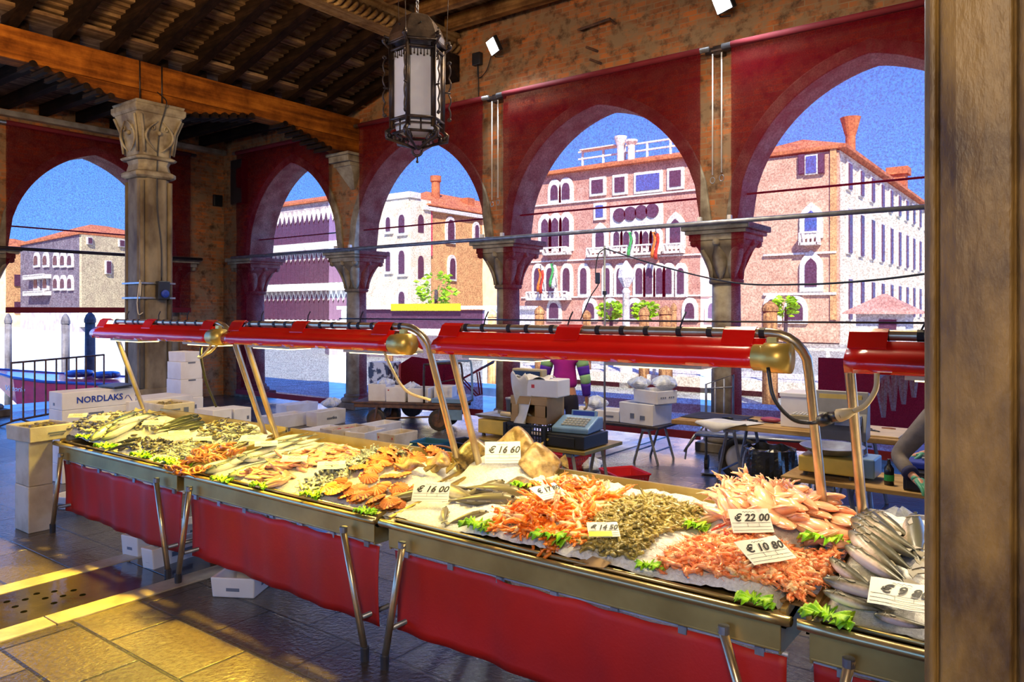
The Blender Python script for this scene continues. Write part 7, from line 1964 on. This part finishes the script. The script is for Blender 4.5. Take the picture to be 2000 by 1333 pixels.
# ---- low bench with waste boxes
zb_ = .46
eps(0, 0, 0, .50, .42, .26, 'large torn white box with lid flaps on the low bench', -8, True, 'eps', o=Vector((-4.25, 8.42, zb_)), marks=[('Y', .2, .35, .07, .05, 'inkgrey'), ('Y', -.1, .4, .06, .06, 'inkgrey')])
eps(0, 0, 0, .42, .34, .16, 'white box tipped on top of the torn one on the low bench', -20, True, 'eps', o=Vector((-4.12, 8.42, zb_ + .262)), marks=[('X', k * .1, .5, .02, .015, 'inkgrey') for k in (-3, -2, -1, 1, 2, 3)])
eps(0, 0, 0, .34, .34, .13, 'shallow white box in the middle of the low bench', 5, True, 'eps', o=Vector((-4.72, 8.42, zb_)), marks=[('Y', .1, .5, .12, .02, 'inkgrey')])
eps(0, 0, 0, .36, .34, .12, 'shallow film covered box nearest the person in magenta', 0, True, 'whiteplastic', o=Vector((-5.12, 8.42, zb_)))
film(Vector((-4.32, 8.40, zb_ + .42)), .13, 'bluish crumpled bag on the torn white box', seed=12)
film(Vector((-4.02, 8.48, zb_ + .42)), .15, 'clear bag standing up from the tipped white box', seed=14)
film(Vector((-4.95, 8.40, zb_ + .13)), .14, 'clear film on the shallow box by the person in magenta', seed=15)
# ---- cleaning bench things
Z = .72
t = eps(0, 0, 0, .56, .38, .30, 'white lidded insulated box on the wooden bench', 0, False, 'whiteplastic', o=Vector((-2.02, 7.62, Z)), lid=True)
def knife(px, py, yaw, label, hm='cablebrown', L=.30):
    p = onZ(px, py, Z + .01); t = thing('knife', label, 'knife', (p.x, p.y, Z), R(yaw), 'knives on the wooden bench')
    mb = MB(); mb.prism([(0, -.004), (-L * .55, -.012), (-L * .6, .0), (0, .016)], .008, .011); build(mb, 'blade', 'greysteel', t); mb = MB(); mb.tube([(0, .004, .014), (L * .2, .006, .016), (L * .4, .002, .014)], [.011, .014, .010], 8); build(mb, 'handle', hm, t, True)
knife(1432, 819, 170, 'black handled knife on the grey cloth end of the bench', 'blackplastic'); knife(1480, 824, 165, 'knife in the middle of the bench beside the red cloth', 'blackplastic'); knife(1722, 838, 0, 'wooden handled knife at the far end of the bench'); knife(1700, 843, -20, 'black pliers like knife near the bench edge', 'blackplastic', .22); knife(1690, 838, -35, 'dark scissors shaped knife near the bench edge', 'blackplastic', .2)
mb = MB(); c = onZ(1405, 812, Z); mb.grid(16, 12, lambda u, v: (c.x - .28 + .62 * u, c.y - .38 + .48 * v, Z + .006 + .006 * math.sin(u * 13) * math.sin(v * 9))); one(mb, 'work_cloth', 'darkcloth', 'dark wet cloth spread on the left end of the bench', 'cloth', loc=(c.x, c.y, Z), smooth=True, sol=.003)
mb = MB(); c = onZ(1405, 822, Z); mb.grid(16, 12, lambda u, v: (c.x - .16 + .52 * u + .1 * v, 7.20 + .26 * v - (0.0 if v > .1 else .012), Z + .014 + .004 * math.sin(u * 11) - (.10 * (1 - abs(u - .4) * 2) if v < .05 else 0))); one(mb, 'white_sheet', 'paper', 'crumpled white sheet hanging over the bench edge', 'sheet', loc=(c.x, c.y, Z), smooth=True, sol=.002)
mb = MB(); c = onZ(1505, 826, Z); mb.ball((c.x, c.y, Z + .03), .07, 12, 8, (1.5, 1, .4)); one(mb, 'red_cloth', 'barrowred', 'crumpled dark red cloth beside the white lidded box', 'cloth', loc=(c.x, c.y, Z), smooth=True)
mb = MB(); mb.box((-1.45, 7.62, Z + .008), (.42, .62, .014)); one(mb, 'cutting_board', 'cablewhite', 'pale cutting board at the far end of the bench', 'cutting board', loc=(-1.45, 7.62, Z), bev=.004)
# big register on its own stand in front of the bench
o = onT(1640, 700, 6.4)
t = thing('shop_scale', 'beige shop scale with slanted keyboard and yellow display on a stand', 'scale', (o.x, o.y, 0), R(5))
for sx in (-.18, .18):
    for sy in (-.1, .12):
        mb = MB(); mb.tube([(sx, sy, .76), (sx * 1.35, sy * 1.5, 0)], .014, 6); build(mb, 'leg', 'greysteel', t)
mb = MB(); mb.rings([[(x, -.12, .76), (x, .16, .76), (x, .16, 1.14), (x, .06, 1.16), (x, -.02, .98), (x, -.12, .84)] for x in (-.22, .22)]); build(mb, 'body', 'greyplastic', t, bev=.008)
mb = MB(); mb.box((.0, .035, 1.085), (.34, .01, .09), TR((0, 0, 0), 0, 0)); build(mb, 'display', 'yellowplastic', t)
mb = MB(); mb.box((-.16, -.18, .95), (.40, .20, .035), TR((0, 0, 0))); kb = build(mb, 'keyboard', 'beigeplastic', t, bev=.004)
mb = MB()
for i in range(12):
    for j in range(5): mb.box((-.33 + .028 * i, -.25 + .035 * j, .972), (.02, .025, .008))
build(mb, 'keys', 'keys', kb)
mb = MB(); mb.box((.08, -.09, .93), (.2, .1, .08), TR((0, 0, 0))); build(mb, 'platter', 'greysteel', t)
# ---- bin with black bag
o = onT(1503, 900, 6.55)
t = thing('waste_bin', 'grey waste bin lined with a crumpled black bag', 'bin', (o.x, o.y, 0))
mb = MB(); mb.lathe([(.17, 0), (.19, .58), (.2, .6), (.17, .6), (.15, .05)], 12); build(mb, 'bin', 'greysteel', t, bev=.004)
mb = MB(); rs = []
for i in range(9):
    f = i / 8; row = []
    for j in range(40):
        a = 2 * PI * j / 40
        k = 1 + .05 * math.sin(7 * a + f * 3) + .035 * math.sin(13 * a + 2 * f) * (1 - f * .3) + .03 * math.sin(3 * a + 1)
        r_ = (.235 - .02 * f) * k; zz = .36 + .29 * f + (.02 * math.sin(5 * a) if f < .1 else 0)
        row.append((r_ * math.cos(a), r_ * math.sin(a), zz))
    rs.append(row)
rs.append([(p[0] * .85, p[1] * .85, .66 + .015 * math.sin(j)) for j, p in enumerate(rs[-1])]); rs.append([(p[0] * .8, p[1] * .8, .50) for p in rs[-2]])
mb.rings(rs, capa=False); build(mb, 'bin_bag', 'bagblack', t)
# ---- cart with wheel and hand truck frame
o = onT(1447, 890, 8.25)
t = thing('market_cart', 'market cart with a black tyred pale hubbed wheel behind the bin', 'cart', (o.x, o.y, 0), R(12))
for y in (0, .55):
    mb = MB(); mb.tube([(.02 * math.sin(0) + .20 * math.cos(a * PI / 14), y, .22 + .20 * math.sin(a * PI / 14)) for a in range(29)], .045, 8); w_ = build(mb, 'wheel', 'rubber', t, True)
    mb = MB(); mb.lathe([(.16, -.02), (.165, .02), (.10, .03), (.05, .045), (.02, .05)], 20, TR((0, y, .22), 0, PI / 2)); build(mb, 'hub', 'whiteplastic', w_, True)
mb = MB(); mb.tube([(0, 0, .22), (0, .55, .22)], .02, 8); mb.box((.1, .28, .45), (1.2, .5, .03)); mb.tube([(-.5, 0, .45), (1.3, 0, .46)], .02, 6); mb.tube([(-.5, .5, .45), (1.3, .5, .46)], .02, 6); mb.tube([(-.5, .0, .45), (-.62, .0, .25)], .015, 6); build(mb, 'frame', 'greysteel', t, True)
o = onT(1400, 830, 8.6)
t = thing('hand_truck', 'upright steel hand truck frame beside the round column', 'hand truck', (o.x, o.y, 0), R(15))
mb = MB(); mb.tube([(-.12, 0, .1), (-.12, 0, 1.0), (.18, 0, 1.12), (.18, 0, .1)], .014, 6); mb.tube([(-.02, 0, .4), (-.02, 0, 1.03)], .010, 6); mb.tube([(.08, 0, .4), (.08, 0, 1.07)], .010, 6); mb.tube([(-.12, 0, .5), (.18, 0, .5)], .012, 6); mb.tube([(-.12, 0, .95), (.18, 0, .98)], .012, 6); build(mb, 'frame', 'greysteel', t, True)
for s in (-.12, .18):
    mb = MB(); mb.tube([(s - .02, .06, .09), (s + .02, .06, .09)], .09, 14); build(mb, 'wheel', 'rubber', t)
mb = MB(); mb.tube([(-.12, 0, .55), (-.34, 0, .25), (-.36, 0, .12)], .012, 6); mb.box((.03, -.12, .02), (.36, .22, .012)); build(mb, 'toe_plate', 'greysteel', t)
# ---- small table things
t = thing('pan_scale', 'yellow lit scale with a wide round steel pan on the small table', 'scale', (-1.36, 5.55, .70))
mb = MB(); mb.box((0, 0, .085), (.38, .30, .11)); build(mb, 'body', 'yellowplastic', t, bev=.012)
for sx in (-.15, .15):
    for sy in (-.11, .11):
        mb = MB(); mb.lathe([(.015, 0), (.015, .035)], 8, TR((sx, sy, 0))); build(mb, 'foot', 'rubber', t)
mb = MB(); mb.lathe([(.04, .14), (.14, .155), (.21, .20), (.215, .205), (.205, .205), (.14, .165), (.02, .158)], 28); build(mb, 'pan', 'greysteel', t, True)
mb = MB(); mb.box((.245, 0, .09), (.10, .24, .13)); build(mb, 'rear_casing', 'registerblue', t, bev=.01)
mb = MB(); mb.lathe([(.03, 0), (.03, .11), (.012, .14), (.012, .17), (.0, .17)], 14, TR((-.98, 5.45, .70))); one(mb, 'small_bottle', 'bagblack', 'dark bottle with a green label beside the pan scale', 'bottle', loc=(-.98, 5.45, .70), smooth=True)
mb = MB(); mb.lathe([(.031, .03), (.031, .07)], 14, TR((-.98, 5.45, .70)), cap=False); lb_ = build(mb, 'label', 'fgreen'); 
for ob in [x for x in COL.objects if x.name.startswith('small_bottle')]: lb_.parent = ob; lb_.matrix_parent_inverse = Matrix.Translation((.98, -5.45, -.70))
t = thing('cash_box', 'black cash drawer with a brass lock on the small table', 'cash box', (-.66, 5.54, .70))
mb = MB(); mb.box((0, 0, .065), (.44, .40, .12)); build(mb, 'case', 'blackplastic', t, bev=.006); mb = MB(); mb.box((0, -.202, .06), (.40, .01, .09)); build(mb, 'drawer', 'blackplastic', t, bev=.004); mb = MB(); mb.lathe([(.011, 0), (.011, .01)], 10, TR((-.12, -.208, .06), 0, PI / 2)); build(mb, 'lock', 'brass', t)
register(Vector((-.70, 5.60, .827)), 0, 'dark blue register on the black drawer beside the worker', 'vestblue')
eps(0, 0, 0, .90, .38, .22, 'long white box of bags under the wooden bench', 6, True, 'eps', o=Vector((-1.15, 6.55, 0)))
film(Vector((-1.1, 6.55, .14)), .14, 'grey blue crumpled bag in the long white box', seed=21)
mb = MB(); mb.ball((-.95, 6.52, .20), .05, 8, 6, (1.3, 1, .6)); one(mb, 'red_scrap', 'inkred', 'small red scrap on top of the long white box', 'scrap', loc=(-.95, 6.52, .18), smooth=True)

# ================================================================ people
def skin(name, V, E_, mat, parent, sub=1):
    names = list(V); idx = {n_: i for i, n_ in enumerate(names)}
    me = bpy.data.meshes.new(name); me.from_pydata([V[n_][0] for n_ in names], [(idx[a], idx[b]) for a, b in E_], []); me.update()
    o = bpy.data.objects.new(name, me); COL.objects.link(o); o.parent = parent
    me.materials.append(M[mat])
    sk = o.modifiers.new('skin', 'SKIN'); sk.use_smooth_shade = True; sk.branch_smoothing = .3
    if not me.skin_vertices: 
        bpy.context.view_layer.objects.active = o
    for i, n_ in enumerate(names):
        r_ = V[n_][1]; r_ = r_ if isinstance(r_, tuple) else (r_, r_)
        me.skin_vertices[0].data[i].radius = r_; me.skin_vertices[0].data[i].use_root = (i == 0)
    s = o.modifiers.new('smooth', 'SUBSURF'); s.levels = sub; s.render_levels = sub + 1
    return o
def person(label, loc, rz, sc, arms, jacket, trousers, cuff=None, gloves=('skin', 'skin'), jparts=None, vest=None):
    t = thing('person', label, 'person', loc, rz); t.scale = (sc,) * 3; WM[t.name] = TR(loc, rz, s=sc)
    V = {'pel': ((0, 0, .95), (.15, .11)), 'wai': ((0, 0, 1.10), (.135, .10)), 'che': ((0, .0, 1.32), (.165, .11)), 'upc': ((0, 0, 1.43), (.13, .09)), 'nek': ((0, 0, 1.52), .055), 'chn': ((0, .02, 1.60), (.07, .075)), 'hed': ((0, .01, 1.68), (.078, .095)), 'top': ((0, 0, 1.75), (.065, .08))}
    E_ = [('pel', 'wai'), ('wai', 'che'), ('che', 'upc'), ('upc', 'nek'), ('nek', 'chn'), ('chn', 'hed'), ('hed', 'top')]
    for s, k in ((-1, 'l'), (1, 'r')):
        sh, el, wr, hd, fd = arms[k]
        V.update({k + 'hip': ((s * .09, 0, .88), .095), k + 'kn': ((s * .10, .02, .48), .058), k + 'an': ((s * .10, -.02, .09), .040), k + 'to': ((s * .11, .13, .03), (.042, .03))})
        E_ += [('pel', k + 'hip'), (k + 'hip', k + 'kn'), (k + 'kn', k + 'an'), (k + 'an', k + 'to')]
        V.update({k + 'sh': (sh, .058), k + 'el': (el, .042), k + 'wr': (wr, (.026, .022)), k + 'pa': (hd, (.038, .017))})
        E_ += [('upc', k + 'sh'), (k + 'sh', k + 'el'), (k + 'el', k + 'wr'), (k + 'wr', k + 'pa')]
        wv, hv = Vector(wr), Vector(hd); d = (hv - wv).normalized(); n_ = Vector(fd).normalized(); side = d.cross(n_).normalized()
        for f in range(4):
            b = hv + d * .035 + side * (.024 - .016 * f); L_ = (.066, .078, .072, .056)[f]
            p1 = b + d * L_ * .45 + n_ * .004; p2 = b + d * L_ * .8 + n_ * .020; p3 = b + d * L_ * .9 + n_ * .042
            V.update({'%sf%da' % (k, f): (tuple(p1), .0095), '%sf%db' % (k, f): (tuple(p2), .0085), '%sf%dc' % (k, f): (tuple(p3), .007)})
            V['%sf%d0' % (k, f)] = (tuple(b), .010)
            E_ += [(k + 'pa', '%sf%d0' % (k, f)), ('%sf%d0' % (k, f), '%sf%da' % (k, f)), ('%sf%da' % (k, f), '%sf%db' % (k, f)), ('%sf%db' % (k, f), '%sf%dc' % (k, f))]
        q1 = wv + d * .03 + side * .034; q2 = q1 + d * .035 + side * .018 + n_ * .012; q3 = q2 + d * .028 + n_ * .016
        V.update({k + 't1': (tuple(q1), .013), k + 't2': (tuple(q2), .011), k + 't3': (tuple(q3), .009)}); E_ += [(k + 'pa', k + 't1'), (k + 't1', k + 't2'), (k + 't2', k + 't3')]
    body = skin('body', V, E_, 'skin', t)
    # face
    mb = MB(); mb.rings([[(-.012, .092, 1.66), (.012, .092, 1.66), (0, .085, 1.665)], [(-.016, .095, 1.635), (.016, .095, 1.635), (0, .118, 1.642)], [(-.008, .09, 1.625), (.008, .09, 1.625), (0, .10, 1.627)]]); build(mb, 'nose', 'skin', t, True)
    for s in (-1, 1):
        mb = MB(); mb.ball((s * .030, .086, 1.672), .012, 8, 6); build(mb, 'eye', 'eyewhite', t, True)
        mb = MB(); mb.ball((s * .083, .0, 1.655), .022, 8, 6, (.35, .7, 1.2)); build(mb, 'ear', 'skin', t, True)
    mb = MB(); mb.tube([(-.022, .092, 1.600), (0, .099, 1.598), (.022, .092, 1.600)], .006, 6); build(mb, 'mouth', 'squidred', t, True)
    mb = MB(); mb.ball((0, -.015, 1.705), .105, 18, 12, (.88, 1.02, .86)); build(mb, 'hair', 'hair', t, True)
    # trousers, jacket
    Vt = {'pel': ((0, 0, .95), (.175, .13)), 'w': ((0, 0, 1.03), (.16, .12))}; Et = [('pel', 'w')]
    for s, k in ((-1, 'l'), (1, 'r')):
        Vt.update({k + 'h': ((s * .09, 0, .86), .112), k + 'k': ((s * .10, .02, .48), .080), k + 'a': ((s * .10, -.01, .12), .068)}); Et += [('pel', k + 'h'), (k + 'h', k + 'k'), (k + 'k', k + 'a')]
        mb = MB(); mb.rings([[(s * .105 + x * w_, y, z) for x, z in ((-1, 0), (1, 0), (1, .07 * h_), (-1, .07 * h_))] for y, w_, h_ in ((-.10, .035, 1.3), (.0, .045, 1.3), (.10, .05, .9), (.20, .035, .6))]); build(mb, 'shoe', 'rubber', t, bev=.012)
    skin('trousers', Vt, Et, trousers, t)
    Vj = {'w': ((0, 0, 1.02), (.18, .135)), 'm': ((0, 0, 1.14), (.175, .13)), 'c': ((0, 0, 1.32), (.195, .135)), 'u': ((0, 0, 1.44), (.15, .105)), 'n': ((0, 0, 1.50), (.08, .07))}; Ej = [('w', 'm'), ('m', 'c'), ('c', 'u'), ('u', 'n')]
    for k in 'lr':
        sh, el, wr, hd, fd = arms[k]; e2 = Vector(el).lerp(Vector(wr), .86)
        Vj.update({k + 's': (sh, .078), k + 'e': (el, .062), k + 'w': (tuple(e2), .045)}); Ej += [('u', k + 's'), (k + 's', k + 'e'), (k + 'e', k + 'w')]
    jk = skin('jacket', Vj, Ej, jacket, t)
    for k in 'lr':
        sh, el, wr, hd, fd = arms[k]
        if jparts:
            for a, b, m_, r0, r1 in jparts:
                P = [Vector(sh), Vector(el), Vector(wr)]
                def along(f): return P[0].lerp(P[1], f * 2) if f < .5 else P[1].lerp(P[2], f * 2 - 1)
                mb = MB(); mb.tube([along(a + (b - a) * i / 4) for i in range(5)], [r0 + (r1 - r0) * i / 4 for i in range(5)], 14); build(mb, 'sleeve_panel', m_, jk, True)
        if cuff:
            mb = MB(); a_, b_ = Vector(el).lerp(Vector(wr), .76), Vector(el).lerp(Vector(wr), .90); mb.tube([a_, b_], [.052, .047], 14); build(mb, 'cuff', cuff, jk, True)
        if gloves[0 if k == 'l' else 1] != 'skin':
            Vg = {n_: v for n_, v in V.items() if n_.startswith(k + 'f') or n_ in (k + 'wr', k + 'pa') or n_.startswith(k + 't') and n_ != k + 'to'}
            Vg = {k + 'pa': Vg.pop(k + 'pa'), **Vg}
            Vg = {n_: (v[0], tuple(x + .003 for x in v[1]) if isinstance(v[1], tuple) else v[1] + .002) for n_, v in Vg.items()}
            skin('glove', Vg, [e for e in E_ if e[0] in Vg and e[1] in Vg], gloves[0 if k == 'l' else 1], t)
    if vest:
        skin('vest', {'w': ((0, 0, 1.02), (.19, .145)), 'm': ((0, 0, 1.14), (.185, .14)), 'c': ((0, 0, 1.32), (.205, .145)), 'u': ((0, 0, 1.44), (.165, .112)), 'n': ((0, 0, 1.49), (.09, .08))}, [('w', 'm'), ('m', 'c'), ('c', 'u'), ('u', 'n')], vest, t)
    return t
arms1 = {'l': ((-.21, 0, 1.42), (-.265, -.02, 1.16), (-.275, .03, .93), (-.275, .05, .86), (1, .2, 0)), 'r': ((.21, 0, 1.42), (.265, -.02, 1.16), (.275, .03, .93), (.275, .05, .86), (-1, .2, 0))}
pm = onT(1103, 700, 8.7)
person('person in a magenta, violet and pale green fleece standing behind the cash register, back turned', (pm.x, pm.y, 0), R(25), .915, arms1, 'magenta', 'darkcloth', None, ('glove', 'glove'),
       [(-.05, .20, 'limegreen', .083, .080), (.20, .40, 'violet', .080, .072), (.40, .60, 'limegreen', .070, .066), (.60, .95, 'violet', .066, .050)])
pw = onT(1868, 800, 4.6)
Wp = TR((pw.x, pw.y, 0), R(75), s=.9).inverted()
def lw(px, py, t_): return tuple(Wp @ onT(px, py, t_))
arms2 = {'l': ((-.21, 0.02, 1.40), lw(1752, 893, 4.55), lw(1784, 932, 4.35), lw(1797, 944, 4.28), (0, 0, -1)), 'r': ((.21, .02, 1.40), (.27, .05, 1.15), (.18, .27, 1.02), (.15, .35, .99), (0, 0, -1))}
person('worker in grey jumper and blue vest, mostly behind the near pillar, one gloved hand out', (pw.x, pw.y, 0), R(75), .9, arms2, 'greywool', 'darkcloth', 'navy', ('glovegreen', 'glovegreen'), None, 'vestblue')
# unseen walls added behind the viewer to cut the skylight
mb = MB()
for x0, x1 in ((-15.5, -13.5), (-10.5, -9.2), (-6.0, -4.8), (-1.6, -.4), (2.8, 4.0), (7.2, 11.5)): mb.box(((x0 + x1) / 2, -10.6, 1.55), (x1 - x0, .5, 3.1))
mb.box((-2, -10.6, 5.0), (27, .5, 3.8)); struct(mb, 'wall_front', 'brickY', 'unseen brick arcade wall added behind the viewer', 'wall')
mb = MB(); mb.box((11.5, 0, 3.4), (.5, 21, 6.8)); struct(mb, 'wall_right', 'brickX', 'unseen brick wall added to close the far end of the hall', 'wall')
